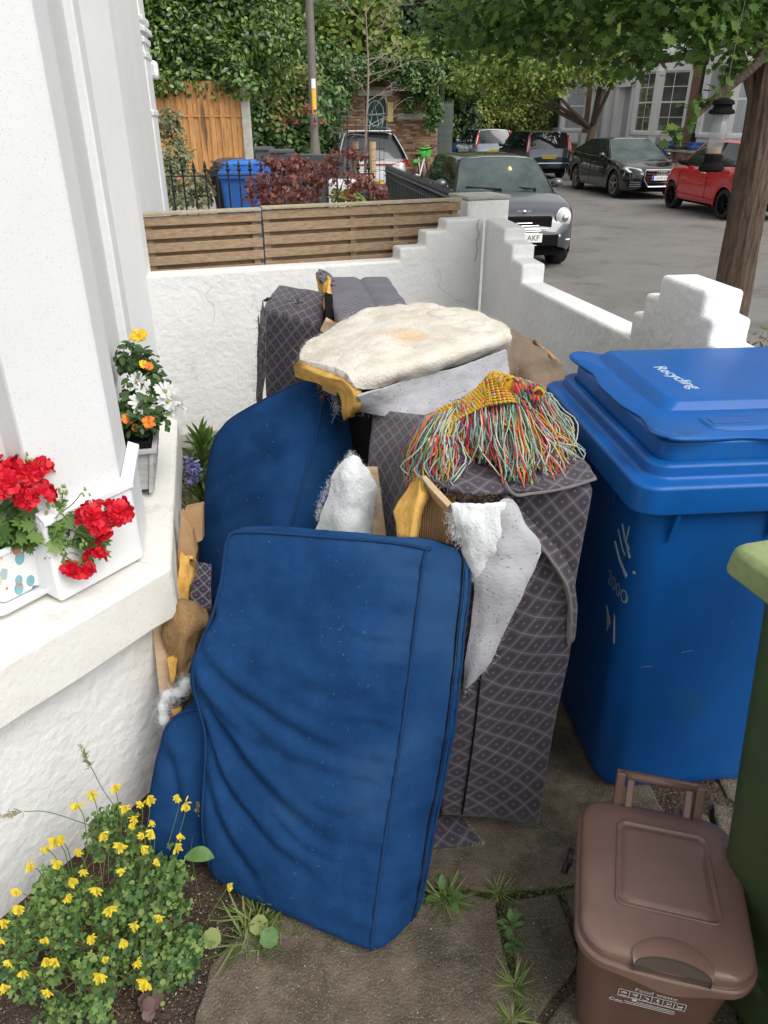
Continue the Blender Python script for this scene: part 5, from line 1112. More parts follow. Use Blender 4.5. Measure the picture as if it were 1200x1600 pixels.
# prints on the front (left-facing) side of the body
fx_ = .050
def onfront(y, z, size, txt, nm='lettering', m=m_dprint):
    M = frame(Vector((-.05, y, z)), (0, -1, 0), (0, 0, 1)); me = text_mesh(txt, size, 0); me.transform(M); me.materials.clear(); drape(me); link(nm, me, m, bb)
bodyo = [c for c in bb.children if c.name.startswith('bin_body')][0]
body_bvh = BVHTree.FromPolygons([v.co.copy() for v in bodyo.data.vertices], [tuple(p.vertices) for p in bodyo.data.polygons])
def drape(me, bvh=None, ax=0, ref=None):
    for v in me.vertices:
        o_ = Vector((-.3, v.co.y, v.co.z)) if ax == 0 else Vector((v.co.x, -.6, v.co.z)); co, nn, ix, d = (bvh or body_bvh).ray_cast(o_, Vector((1 - ax, ax, 0)))
        if co: v.co = co + nn * (.0012 if nn.x + nn.y < 0 else -.0012) * 1.6 + Vector((1 - ax, ax, 0)) * (.4 * (v.co[ax] - ref(v.co)) if ref else 0)
def onside(u, v): return tolocal(at_z(u, v, .8))
# front-left corner mark: little figure and arcs, number, arrows
def sidept(y, z, out=.004): return Vector((.0575 - (z - .5) * .05 - out, y, z))
b = MB(); zc, yc = .80, -.25
b.tube([sidept(yc + .04, zc + .035), sidept(yc, zc + .0), sidept(yc - .05, zc - .035)], .0035, 5); b.tube([sidept(yc + .02, zc + .06), sidept(yc - .005, zc + .03), sidept(yc - .03, zc + .02)], .004, 5)
b.tube([sidept(yc - .02, zc + .075), sidept(yc - .01, zc + .03), sidept(yc - .035, zc + .0)], .0035, 5); b.tube([sidept(yc + .05, zc - .005), sidept(yc + .01, zc - .035), sidept(yc - .03, zc - .055)], .006, 5)
o = b.build('council_mark', m_dprint, bb); drape(o.data, ref=lambda c: .0575 - (c.z - .5) * .05 - .004)
onfront(-.235, .685, .055, '2000')
b = MB(); b.prism([sidept(-.19, .60), sidept(-.225, .57), sidept(-.21, .535)], (.004, 0, 0)); b.tube([sidept(-.245, .61), sidept(-.255, .53)], .004, 5); o = b.build('council_mark', m_dprint, bb); drape(o.data, ref=lambda c: .0575 - (c.z - .5) * .05 - .004)
b = MB(); rr = random.Random(3)                      # scratches on the flank
for k in range(14):
    x, zz = rr.choice((rr.gauss(.55, .07), rr.uniform(.1, .7))), rr.choice((rr.gauss(.55, .05), rr.uniform(.2, .8))); l = rr.choice((.004, .006, .01, .03)); t = (zz / zr)
    yy = -(Wb / 2 - .098 + .036 * min(zz / (zr * .55), 1) + .036 * max(0, (zz - zr * .55) / (zr * .45))) - .0008
    b.tube([(x, yy, zz), (x + l, yy, zz + rr.uniform(-.01, .014))], .0004, 4)
b.build('scratches', m_dprint, bb, kind='stuff')

g0 = at_z(1140, 846, 1.065); rzg = R(16); gx = Vector((math.cos(rzg), math.sin(rzg), 0)); gy = Vector((-math.sin(rzg), math.cos(rzg), 0))
# green bin: plainer lid with a thick flat skirt
og = g0 - gx * .01; og.z = 0
gb = thing('wheelie_bin', 'green garden waste bin with a pale algae covered lid at the right edge', 'wheelie bin', og, rzg)
LW, LD = .58, .73
b = MB(); rloft(b, [(LW / 2 + .0, -LD / 2 - .02, LW / 2 - .115, LD / 2 - .11, .06, .01), (LW / 2 + .0, -LD / 2 - .02, LW / 2 - .10, LD / 2 - .09, .07, .06), (LW / 2 + .0, -LD / 2 - .01, LW / 2 - .065, LD / 2 - .06, .06, .6), (LW / 2 + .01, -LD / 2, LW / 2 - .035, LD / 2 - .04, .05, 1.0)]); tidy(b.build('bin_body', m_green, gb))
b = MB(); rloft(b, [(LW / 2, -LD / 2, LW / 2 - .004, LD / 2 - .004, .025, 1.012), (LW / 2, -LD / 2, LW / 2, LD / 2, .028, 1.02), (LW / 2, -LD / 2, LW / 2 - .004, LD / 2 - .004, .028, 1.056), (LW / 2, -LD / 2, LW / 2 - .014, LD / 2 - .014, .024, 1.066), (LW / 2, -LD / 2, LW / 2 - .05, LD / 2 - .05, .02, 1.072)]); lid = tidy(b.build('lid', m_greenlid, gb))
b = MB(); rloft(b, [(LW / 2, -LD / 2, LW / 2 - .05, LD / 2 - .06, .03, 1.071), (LW / 2, -LD / 2, LW / 2 - .065, LD / 2 - .075, .02, 1.079)]); tidy(b.build('lid_panel', m_greenlid, lid))
for sx in (0, 1):
    b = MB(); b.loft([[Vector((LW * sx + (.05 if sx == 0 else -.05) + yy, -.62 + r * math.cos(k * math.pi / 10), .10 + r * math.sin(k * math.pi / 10))) for k in range(20)] for r, yy in ((.07, -.025), (.1, -.015), (.1, .015), (.07, .025))]); b.build('wheel', m_bplas, gb)

# ------------------------------------------------------------------ brown food caddy
cz = .372
c0, c1_, c2_, c3_ = at_z(918, 1470, cz), at_z(1186, 1480, cz), at_z(1130, 1290, cz), at_z(926, 1262, cz)
ctr = (at_z(905, 1400, cz) + at_z(1180, 1460, cz)) / 2
fmid, bmid = at_z(1040, 1506, cz), at_z(1030, 1262, cz)
ctr = (fmid + bmid) / 2; rzc = math.atan2((at_z(1180, 1458, cz) - at_z(906, 1404, cz)).y, (at_z(1180, 1458, cz) - at_z(906, 1404, cz)).x)
dv = bmid - fmid; rzc = rzc * .5 + (math.atan2(dv.y, dv.x) - math.pi / 2) * .5
CWd = (at_z(1182, 1456, cz) - at_z(904, 1402, cz)).length; CLn = dv.length
cd = thing('food_caddy', 'brown food waste caddy with raised handle standing on the cracked concrete', 'food caddy', (ctr.x, ctr.y, 0), rzc)
hw_, hl = CWd / 2, CLn / 2
b = MB(); rloft(b, [(0, .01, hw_ - .045, hl - .05, .04, .0), (0, .01, hw_ - .038, hl - .042, .045, .012), (0, .005, hw_ - .018, hl - .022, .045, .30), (0, 0, hw_ - .014, hl - .016, .045, cz - .035)], 7); tidy(b.build('caddy_body', m_cadb, cd))
def caddyring(ins, z, dome=0):
    P = rrect(0, 0, hw_ - ins, hl - ins, max(.055 - ins * .3, .012), z, 7); out = []
    Q = []
    for i in range(len(P)):
        a, c_ = P[i], P[(i + 1) % len(P)]; k = 14 if i % 8 == 7 else 1
        for j in range(k): Q.append(a.lerp(c_, j / k))
    for p in Q:
        fy = 1 if p.y < -(hl - ins) * .75 else 0
        y = p.y - .014 * (1 - (p.x / hw_) ** 2) * min(max(-p.y / hl, 0), 1) ** 2 + .004 * (1 - (p.x / hw_) ** 2) * min(max(p.y / hl, 0), 1) ** 2; x = p.x * (1 + .015 * (1 - (p.y / hl) ** 2))
        sag = -.020 * math.exp(-((p.x - .01) / .055) ** 2) * (1 if p.y < -hl * .8 else 0) if dome == 2 else 0
        out.append(Vector((x, y, p.z + (.012 * (1 - (p.x / hw_) ** 2) * (1 - (p.y / hl) ** 2) if dome == 1 else 0) + sag)))
    return out
rings = [caddyring(.016, cz - .05, 2), caddyring(.004, cz - .052, 2), caddyring(.0, cz - .046, 2), caddyring(.0, cz - .030), caddyring(.003, cz - .026), caddyring(.007, cz - .026), caddyring(.006, cz - .020), caddyring(.007, cz - .008), caddyring(.012, cz - .001), caddyring(.022, cz + .003), caddyring(.045, cz + .004, 1)]
b = MB(); b.loft(rings, True); lidc = tidy(b.build('lid', m_cad, cd), .0015)
# recessed panel line with raised plateau
def trap(ins, z, dome=0):
    P = []
    for p in rrect(0, .008, hw_ - ins, hl - ins - .012, .018, z, 5):
        k = 1 - .14 * ((p.y + hl) / (2 * hl)) ; P.append(Vector((p.x * k + .004, p.y * (1.0 if p.y > 0 else .90), z)))
    return P
b = MB(); b.loft([trap(.060, cz + .0035), trap(.060, cz + .0125), trap(.0625, cz + .0135), trap(.066, cz + .0095), trap(.069, cz + .0085), trap(.078, cz + .013), trap(.084, cz + .0135)], True); tidy(b.build('lid_panel', m_cad, lidc), .001)
# thumb scoop at the front: hood and dark hollow
b = MB(); rows = []
for i in range(9):
    t = i / 8; row = []
    for j in range(15):
        a = math.pi * j / 14; rad = .066 * (1 - .0 * t); x = .006 + rad * math.cos(a); 
        y = -hl - .012 + .050 * math.sin(a) * (1 - t) + .001; zz = cz - .022 + .028 * math.sin(a) * math.sin(math.pi * (1 - t) * .5 + .0) ** .8 * (1 if t < 1 else 0)
        row.append(Vector((x, y - .002 * t, zz)))
    rows.append(row)
sc_r = [[Vector((.006 + .070 * math.cos(math.pi * j / 14), -hl + .002 + .052 * math.sin(math.pi * j / 14), cz + .0045)) for j in range(15)],
        [Vector((.006 + .068 * math.cos(math.pi * j / 14), -hl - .004 + .040 * math.sin(math.pi * j / 14), cz + .013 * math.sin(math.pi * j / 14) + .002)) for j in range(15)],
        [Vector((.006 + .066 * math.cos(math.pi * j / 14), -hl - .012 + .018 * math.sin(math.pi * j / 14), cz - .004 + .014 * math.sin(math.pi * j / 14))) for j in range(15)]]
MB().loft(sc_r, False, closed=False).build('thumb_hood', m_cad, lidc, smooth=True)
sc2 = [sc_r[2], [Vector((.006 + .066 * math.cos(math.pi * j / 14), -hl - .013 + .004 * math.sin(math.pi * j / 14), cz - .022)) for j in range(15)]]
b = MB(); b.loft(sc2, False, closed=False); b.add([p + Vector((0, .001, -.002)) for p in sc_r[2]], [tuple(range(15))]); b.build('thumb_hollow', mat('shaded hollow', (.05, .035, .025, 1), rough=.8), lidc, smooth=True)  # dark fill paints the shade under the hood
# handle at the back
hz = cz + .055; hy_ = hl - .005
for sx in (-1, 1):
    b = MB(); b.bar((sx * .082, hy_ - .005, cz - .03), (sx * .082, hy_ + .022, hz + .014), .018, .022, up=(0, 1, 0)); b.bar((sx * .060, hy_ - .010, cz + .0), (sx * .060, hy_ + .022, hz), .016, .014, up=(0, 1, 0))
    b.build('handle_arm', m_cad, cd, bevel=.003)
MB().tube([(-.078, hy_ + .024, hz + .004), (.078, hy_ + .024, hz + .004)], .0105, 10).build('handle_bar', m_cad, cd, smooth=True)
for sx in (-1, 1):
    MB().tube([(sx * (hw_ - .01), .045, cz - .055), (sx * (hw_ + .012), .045, cz - .055)], .006, 8).build('pivot', m_cad, cd)
    MB().tube([(sx * (hw_ + .008), .045, cz - .055), (sx * (hw_ + .018), .045, cz - .055)], .018, 12).build('latch_knob', m_bplas, cd, bevel=.002)
MB().bar((-(hw_ + .014), .045, cz - .055), (-(hw_ + .022), .028, cz - .085), .012, .02).build('latch_lever', m_bplas, cd, bevel=.003)
# printed label: words, six boxed pictograms, small lines, council mark
yf = lambda z: -(hl - .022) + (.30 - z) * .018 - .0025 + .0045 
def fr(x, z): return Vector((x, -(hl - .021) - .0012 + (.30 - z) * .06 * .3, z))
cbo = [c for c in cd.children if c.name.startswith('caddy_body')][0]; cbv = BVHTree.FromPolygons([v.co.copy() for v in cbo.data.vertices], [tuple(p.vertices) for p in cbo.data.polygons]); cref = lambda c: fr(0, c.z).y
me = text_mesh('Food waste', .0165, 0); me.transform(frame(fr(.004, .226), (1, 0, 0), (0, 0, 1))); me.materials.clear(); drape(me, cbv, 1); link('lettering', me, m_print, cd)
b = MB(); bx0, bw, bzz, bh = -.062, .0205, .203, .024
for k in range(7): b.box(fr(bx0 + k * bw, bzz), (.0011, .0012, bh))
for zz in (bzz + bh / 2, bzz - bh / 2): b.box(fr(bx0 + 3 * bw, zz), (bw * 6, .0012, .0011))
for k in range(6):
    cx_ = bx0 + (k + .5) * bw
    for q in range(5): b.bar(fr(cx_ + rr.uniform(-.006, .006), bzz + rr.uniform(-.003, .008)), fr(cx_ + rr.uniform(-.006, .006), bzz + rr.uniform(-.003, .008)), .001, .0013)
    b.box(fr(cx_, bzz - .008), (.012, .001, .0014))
o = b.build('pictograms', m_print, cd); drape(o.data, cbv, 1, cref)
b = MB()
for i, (x_, w_) in enumerate(((.01, .07), (.0, .095), (.0, .09))): b.box(fr(x_, .181 - .0058 * i), (w_, .001, .0013))
b.ball(fr(-.03, .185), (.005, .0012, .004), 8, 5)
b.tube([tuple(fr(-.07 + .0045 * math.cos(a), .172 + .0045 * math.sin(a))) for a in np.linspace(.8, 5.5, 10)], .0007, 4); b.box(fr(-.058, .172), (.015, .001, .0015)); b.box(fr(-.056, .167), (.017, .001, .001))
o = b.build('small_print', m_print, cd); drape(o.data, cbv, 1, cref)

# ================================================================== bins next door and across the road
nbp = at_y(387, 300, 9.6)
n1 = wheelie('faded blue wheelie bin behind the black railings next door', mat('faded blue plastic', (.02, .11, .40, 1), rough=.4), mat('faded blue lid', (.03, .16, .55, 1), rough=.35), (nbp.x - .02, 9.3, .10), R(88), L=.70, W=.58, H=1.17, detail=False)
n2 = wheelie('dark brown wheelie bin half hidden behind the blue one next door', mat('dark brown plastic', (.035, .022, .018, 1), rough=.5), mat('brown lid', (.09, .055, .045, 1), rough=.5), (nbp.x - .22, 9.75, .10), R(88), L=.70, W=.58, H=1.17, detail=False)
m_fb, m_fbr, m_fg = mat('far bin blue', (.012, .07, .24, 1), rough=.45), mat('far bin brown', (.055, .035, .028, 1), rough=.5), mat('far bin green', (.05, .12, .045, 1), rough=.5)
for (u, mm_, lab, s_) in ((1029, m_fb, 'blue wheelie bin behind the black saloon, first of the row across the road', 28.8), (1053, m_fbr, 'brown wheelie bin between two blue ones across the road', 28.0), (1077, m_fb, 'blue wheelie bin beside the brick pier across the road', 27.2), (1128, m_fg, 'pale green wheelie bin behind the red car', 26.0)):
    q = at_y(u, 215, s_); wheelie(lab, mm_, mm_, (q.x, s_, -.1), R(-8), L=.66, W=.60, H=1.12, detail=False)
# ================================================================== POTS AND PLANTS
m_gl = leafmat('geranium leaf', [(.035, .085, .018), (.06, .13, .025), (.11, .20, .04), (.16, .26, .06)], .5, .25)
m_rp = leafmat('red petals', [(.42, .003, .012), (.60, .004, .018), (.74, .010, .025), (.55, .002, .05)], .55, .25)
m_bud = mat('green bud', (.22, .30, .09, 1), rough=.6)
# --- geranium in a printed pot on a saucer
def printed():
    m, nt, b, N, L = newmat('printed ceramic'); b.inputs['Roughness'].default_value = .25; b.inputs['Coat Weight'].default_value = .5
    tc = N('ShaderNodeTexCoord'); mp = N('ShaderNodeMapping'); mp.inputs['Scale'].default_value = (1, 1, .62); mp.inputs['Rotation'].default_value = (.3, .4, 0); L(tc.outputs['Object'], mp.inputs[0])
    vo = N('ShaderNodeTexVoronoi'); vo.inputs['Scale'].default_value = 40; vo.inputs['Randomness'].default_value = .85; L(mp.outputs[0], vo.inputs['Vector'])
    th = N('ShaderNodeMath'); th.operation = 'LESS_THAN'; th.inputs[1].default_value = .47; L(vo.outputs['Distance'], th.inputs[0])
    wh = N('ShaderNodeTexWhiteNoise'); L(vo.outputs['Position'], wh.inputs[0]); cr = N('ShaderNodeValToRGB'); cr.color_ramp.interpolation = 'CONSTANT'; e = cr.color_ramp.elements
    cols = [(0, rgb(120, 170, 180)), (.2, rgb(205, 120, 95)), (.38, rgb(225, 195, 150)), (.5, rgb(70, 125, 145)), (.68, rgb(160, 185, 190)), (.8, rgb(205, 110, 90)), (.9, rgb(232, 232, 228))]
    while len(e) < len(cols): e.new(.5)
    for i, (p, c) in enumerate(cols): e[i].position = p; e[i].color = c
    L(wh.outputs[0], cr.inputs[0]); mx = N('ShaderNodeMix'); mx.data_type = 'RGBA'; L(th.outputs[0], mx.inputs[0]); mx.inputs[6].default_value = rgb(228, 230, 228); L(cr.outputs[0], mx.inputs[7])
    wv = N('ShaderNodeTexWave'); wv.inputs['Scale'].default_value = 22; wv.inputs['Distortion'].default_value = 9; wv.inputs['Detail'].default_value = 1; L(mp.outputs[0], wv.inputs['Vector'])
    g = N('ShaderNodeMath'); g.operation = 'GREATER_THAN'; g.inputs[1].default_value = 1.1; L(wv.outputs[0], g.inputs[0]); m2 = N('ShaderNodeMix'); m2.data_type = 'RGBA'; L(g.outputs[0], m2.inputs[0]); L(mx.outputs[2], m2.inputs[6]); m2.inputs[7].default_value = rgb(60, 75, 85)
    L(m2.outputs[2], b.inputs['Base Color']); return m
pz_ = SZ + .018
pc = at_z(5, 925, pz_ + .01); pc = Vector((pc.x + .012, pc.y + .015, pz_))
gt = thing('geranium_pot', 'trailing red geranium in a fish print pot on a white saucer', 'potted plant', pc, R(-34))
def sq(h, r, z): return rrect(0, 0, h, h, r, z, 4)
b = MB(); b.loft([sq(.048, .012, .014), sq(.066, .014, .135), sq(.070, .014, .137), sq(.070, .014, .150), sq(.062, .012, .150), sq(.058, .012, .13)]); tidy(b.build('pot', printed(), gt), .001)
b = MB(); b.loft([sq(.070, .018, .0), sq(.078, .018, .004), sq(.086, .02, .019), sq(.083, .02, .019), sq(.072, .018, .008)]); tidy(b.build('saucer', m_gloss, gt), .001)
MB().loft([sq(.057, .01, .136), sq(.05, .01, .142)]).build('compost', m_soil, gt)
G = lambda u, v, dz=0, dd=0: at_y(u, v, pc.y + dd)
rg = np.random.default_rng(61)
P, d = blobs(rg, [G(20, 815, 0, .0), G(65, 800, 0, .02), G(110, 845, 0, .03), G(95, 862, 0, .0), G(-10, 840, 0, -.02), G(138, 850, 0, .02), G(40, 838, 0, -.03), G(85, 825, 0, .0)], [.055, .045, .035, .028, .05, .026, .030, .035], 230, .4)
scatter('leaves', P, rg.uniform(.024, .048, len(P)), 'lobed', m_gl, gt, nrm=d * .8 + np.array([0, -.5, .8]), nspread=.35, seed=1, kind='stuff')
def flower_head(c, r, n, par, name='flower_head', seed=0):
    rg = np.random.default_rng(seed); d = rg.normal(size=(n, 3)); d[:, 2] = np.abs(d[:, 2]) * .9 - .25; d[:, 1] -= .4; d /= np.linalg.norm(d, axis=1)[:, None]
    cs = np.array(list(c)) + d * r * np.array([1, 1, .8]); PP, NN, DD = [], [], []
    for i in range(n):
        a = Vector(d[i]); t1 = a.orthogonal().normalized(); t2 = a.cross(t1); ph = rg.random() * 6
        for k in range(5):
            an = ph + k * 1.2566 + rg.normal() * .1; dd = t1 * math.cos(an) + t2 * math.sin(an); PP.append(cs[i]); NN.append(list(a * 1.0 - dd * .35)); DD.append(list(dd + a * .25))
    return scatter(name, PP, rg.uniform(.85, 1.15, len(PP)) * .0185, 'petal', m_rp, par, nrm=NN, nspread=.12, dirs=DD, dspread=.05, seed=seed, wide=1.45)
heads = [(G(45, 735, 0, .01), .040, 34), (G(8, 755, 0, -.02), .044, 34), (G(55, 775, 0, -.02), .032, 22), (G(-15, 735, 0, .0), .035, 18), (G(183, 800, 0, .02), .026, 16), (G(148, 806, 0, .01), .028, 16), (G(158, 822, 0, 0), .016, 8), (G(165, 842, 0, 0), .010, 5), (G(150, 872, 0, -.01), .016, 8), (G(132, 888, 0, -.02), .013, 6), (G(112, 890, 0, -.02), .009, 4)]
for i, (c, r, n) in enumerate(heads): flower_head(c, r, n, gt, seed=70 + i)
b = MB(); root = Vector((pc.x, pc.y, pz_ + .14))
for c, r, n in heads: b.tube([tuple(v) for v in crom([root, root.lerp(c, .5) + Vector((0, 0, .03)), c], 8)], .0018, 5)
for (u, v) in ((128, 770), (98, 770), (150, 850)): b.tube([tuple(x) for x in crom([G(95, 800, 0, 0), G((95 + u) / 2, (800 + v) / 2 + 4, 0, 0), G(u, v, 0, 0)], 8)], .0014, 5)
b.build('stem', m_stem, gt, world=True)
b = MB(); rr = random.Random(5)
for (u, v, k) in ((98, 770, 9), (75, 790, 8), (137, 775, 4), (128, 850, 7), (42, 718, 6), (92, 792, 7)):
    for i in range(k): b.ball(G(u + rr.gauss(0, 4.5), v + rr.gauss(0, 4.5), 0, -.02), (.003, .003, .0055), 6, 4)
b.build('buds', m_bud, gt, world=True, smooth=True, kind='stuff')

# --- grey wooden planter with daisies and marigolds further along the sill
px_ = at_z(205, 715, pz_ + .10); pl0 = at_z(216, 768, pz_ + .0)
m_crate = mat('grey washed wood', (.30, .30, .30, 1), (.46, .46, .45, 1), rough=.8, scale=9, stretch=(1, 1, 8), bump=.2)
pcx = Vector((pl0.x - .035, pl0.y + .14, pz_)); rot_ = math.atan2(E2.y, E2.x) - math.pi / 2
pb_ = thing('planter_box', 'grey wooden planter of white daisies and orange marigolds on the sill', 'planter', pcx, rot_)
# tapered slatted box: local x across the sill, y along it
for sx in (-1, 1):
    for k in range(3): MB().bar((sx * (.046 + .008 * k), -.15, .022 + .043 * k), (sx * (.046 + .008 * k), .15, .022 + .043 * k), .008, .040, up=(0, 0, 1)).build('plank', m_crate, pb_, bevel=.001)
for sy in (-1, 1):
    MB().prism([(-.043, sy * .15, .01), (.043, sy * .15, .01), (.062, sy * .155, .128), (-.062, sy * .155, .128)], (0, sy * .006, 0)).build('end_panel', m_crate, pb_, bevel=.001)
    for sx in (-1, 1): MB().bar((sx * .040, sy * .161, .0), (sx * .060, sy * .166, .13), .012, .006, up=(0, 1, 0)).build('corner_strip', m_crate, pb_, bevel=.001)
for a, c_ in (((-.074, -.168, .134), (.074, -.168, .134)), ((-.074, .168, .134), (.074, .168, .134)), ((-.068, -.168, .1341), (-.068, .168, .1341)), ((.068, -.168, .1341), (.068, .168, .1341))):
    MB().bar(a, c_, .014, .012).build('rim_strip', m_crate, pb_, bevel=.001)
MB().loft([rrect(0, 0, .058, .155, .01, .11), rrect(0, 0, .058, .155, .01, .158), rrect(0, 0, .054, .15, .01, .158), rrect(0, 0, .05, .145, .01, .140)]).build('liner', m_dark, pb_)
D = lambda u, v, dd=0: at_y(u, v, pcx.y + dd)
m_dl = leafmat('daisy leaf', [(.02, .05, .015), (.035, .08, .02), (.07, .13, .03), (.05, .10, .035)], .45, .2)
rg = np.random.default_rng(62)
P, d = blobs(rg, [D(215, 660, -.12), D(235, 640, -.08), D(215, 610, .0), D(222, 575, .08), D(205, 560, .12), D(240, 600, .0), D(200, 640, -.06), D(250, 655, -.10), D(245, 625, -.04)], [.035, .04, .05, .05, .045, .035, .04, .025, .035], 900, .3)
scatter('leaves', P, rg.uniform(.016, .036, len(P)), 'leaf', m_dl, pb_, nrm=d * .7 + np.array([0, -.4, .7]), nspread=.5, seed=2, kind='stuff', wide=1.2)
m_wp = leafmat('white petals', [(.72, .72, .68), (.82, .82, .80), (.62, .63, .64)], .6, .3); m_op = leafmat('orange petals', [(.75, .16, .01), (.80, .28, .02), (.55, .07, .01)], .6, .2); m_yp = leafmat('yellow petals', [(.72, .42, .01), (.80, .58, .03), (.55, .32, .01)], .6, .2)
def daisy(c, r, n, m, par, seed, up_=(.15, -.75, .75), w_=.8, cone=0):
    rg = np.random.default_rng(seed); a = (Vector(up_) + Vector(rg.normal(size=3)) * .25).normalized(); t1 = a.orthogonal().normalized(); t2 = a.cross(t1); PP, NN, DD = [], [], []
    for lay in range(1 + cone):
        for k in range(n):
            an = k * 6.283 / n + lay * .3 + rg.normal() * .06; dd = t1 * math.cos(an) + t2 * math.sin(an); PP.append(list(Vector(c) + a * .003 * lay + dd * r * .15)); NN.append(list(a - dd * .1)); DD.append(list(dd + a * (.12 + .35 * lay)))
    o = scatter('flower', PP, r * rg.uniform(.85, 1.1, len(PP)), 'petal', m, par, nrm=NN, nspread=.05, dirs=DD, dspread=.03, seed=seed, wide=w_)
    b = MB().ball(Vector(c) + a * .003, r * .2, 8, 5); b.build('flower_centre', m_yc, o, world=True, smooth=True); return o
m_yc = mat('flower centre', (.45, .38, .05, 1), (.25, .22, .12, 1), rough=.8, scale=300)
for i, (u, v, dd, r) in enumerate(((232, 613, -.04, .026), (224, 631, -.09, .028), (258, 612, -.05, .024), (270, 622, -.06, .026), (275, 633, -.07, .024), (262, 628, -.07, .022), (215, 597, -.02, .022), (278, 640, -.06, .018))): daisy(D(u, v, dd), r * 1.25, 15, m_wp, pb_, 80 + i, w_=.62)
for i, (u, v, r, m) in enumerate(((232, 660, .017, m_op), (200, 655, .015, m_op), (212, 668, .010, m_op), (233, 573, .012, m_op), (224, 570, .012, m_yp), (217, 527, .022, m_yp))): daisy(D(u, v, -.13 if v > 640 else .03), r, 11, m, pb_, 90 + i, cone=2 if m is not m_wp and v < 560 else 1)

# --- yellow corydalis clump at the foot of the bay wall
m_cl = leafmat('corydalis leaf', [(.035, .085, .03), (.075, .155, .045), (.14, .24, .06), (.24, .33, .09)], .6, .3)
m_cy = leafmat('corydalis flower', [(.80, .62, .03), (.85, .72, .07), (.75, .52, .02), (.70, .66, .16)], .5, .3)
kc = at_z(150, 1440, .12)
ky = thing('corydalis_clump', 'bushy yellow flowered corydalis growing at the foot of the white bay wall', 'flowering plant', (kc.x, kc.y, 0))
rg = np.random.default_rng(63)
cores = [(at_z(150, 1400, .20), .10), (at_z(90, 1440, .16), .10), (at_z(220, 1380, .20), .085), (at_z(230, 1450, .12), .09), (at_z(60, 1540, .10), .09), (at_z(170, 1520, .10), .10), (at_z(260, 1400, .14), .07), (at_z(290, 1470, .08), .06), (at_z(200, 1320, .26), .06), (at_z(240, 1540, .06), .07), (at_z(20, 1480, .14), .06), (at_z(285, 1370, .18), .05), (at_z(110, 1370, .24), .05), (at_z(170, 1290, .30), .035)]
P, d = blobs(rg, [c for c, r in cores], [r * 1.08 for c, r in cores], 5600, .05)
sub_ = P[rg.integers(0, len(P), 150)]; P, d = blobs(rg, sub_, rg.uniform(.014, .040, 150), 7600, .1)
P[:, 2] = np.maximum(P[:, 2], .012)
lb = P; h_ = len(P) // 3; nn_ = d * .6 + np.array([0, -.35, .9])
scatter('foliage', P[:h_], rg.uniform(.010, .020, h_), 'tri', m_cl, ky, nrm=nn_[:h_], nspread=.45, seed=3, kind='stuff')
scatter('leaflets', P[h_:], rg.uniform(.006, .013, len(P) - h_), 'round', m_cl, ky, nrm=nn_[h_:], nspread=.5, seed=4, kind='stuff')
b = MB(); 
for i in range(160):
    p = P[rg.integers(len(P))]; r0 = Vector((kc.x + rg.normal() * .05, kc.y + rg.normal() * .05, 0)); q = Vector(p); b.tube([tuple(v) for v in crom([r0, r0.lerp(q, .5) + Vector((0, 0, .03)), q], 6)], .0011, 4)
b.build('stems', mat('reddish stem', (.20, .12, .05, 1), rough=.7), ky, world=True, kind='stuff')
fl_px = [(120, 1257), (178, 1230), (232, 1247), (195, 1262), (220, 1255), (208, 1278), (240, 1300), (225, 1305), (205, 1290), (222, 1325), (188, 1320), (92, 1310), (72, 1325), (86, 1312), (46, 1350), (88, 1348), (110, 1375), (130, 1362), (105, 1402), (150, 1390), (28, 1392), (30, 1418), (172, 1420), (210, 1447), (190, 1470), (140, 1465), (73, 1467), (190, 1360), (247, 1345), (250, 1433), (163, 1498), (90, 1502), (158, 1525), (15, 1503), (36, 1520), (76, 1548), (5, 1540), (230, 1535), (214, 1505), (5, 1440), (356, 1385), (280, 1245), (290, 1258), (283, 1305), (275, 1322), (142, 1240), (160, 1305), (120, 1330), (235, 1285), (0, 1465), (70, 1500)]
for i, (u, v) in enumerate(fl_px):
    zz = max(.42 - (v - 1230) / 370 * .24, .15); c = at_z(u, v, zz); n = rg.integers(7, 13); PP, DD, NN = [], [], []
    out = Vector((rg.normal() * .5 + .1, -.6, .1)).normalized(); side = out.cross(Vector((0, 0, 1))).normalized()
    for k in range(n):
        dd = (out * rg.uniform(.2, .7) + side * (k - n / 2) / n * 1.6 + Vector((0, 0, rg.uniform(-.9, .1)))).normalized()
        for q in range(3): PP.append(list(c + Vector((0, 0, .004)) * (k % 3))); DD.append(list(dd)); NN.append(list(Vector((0, -1, .4)) + side * (q - 1) * 1.4))
    o = scatter('flower', PP, rg.uniform(.010, .016, len(PP)) * (.75 + .5 * rg.random()), 'petal', m_cy, ky, nrm=NN, nspread=.1, dirs=DD, dspread=.06, seed=100 + i, wide=.55)
b = MB()
for i, (u, v) in enumerate(fl_px):
    zz = max(.42 - (v - 1230) / 370 * .24, .15); c = at_z(u, v, zz); r0 = Vector((c.x * .8 + kc.x * .2, c.y * .8 + kc.y * .2, max(zz - .14, .02))); b.tube([tuple(q) for q in crom([r0, r0.lerp(c, .6) + Vector((.01, 0, .02)), c], 7)], .0010, 4)
b.build('stem', m_stem, ky, world=True)
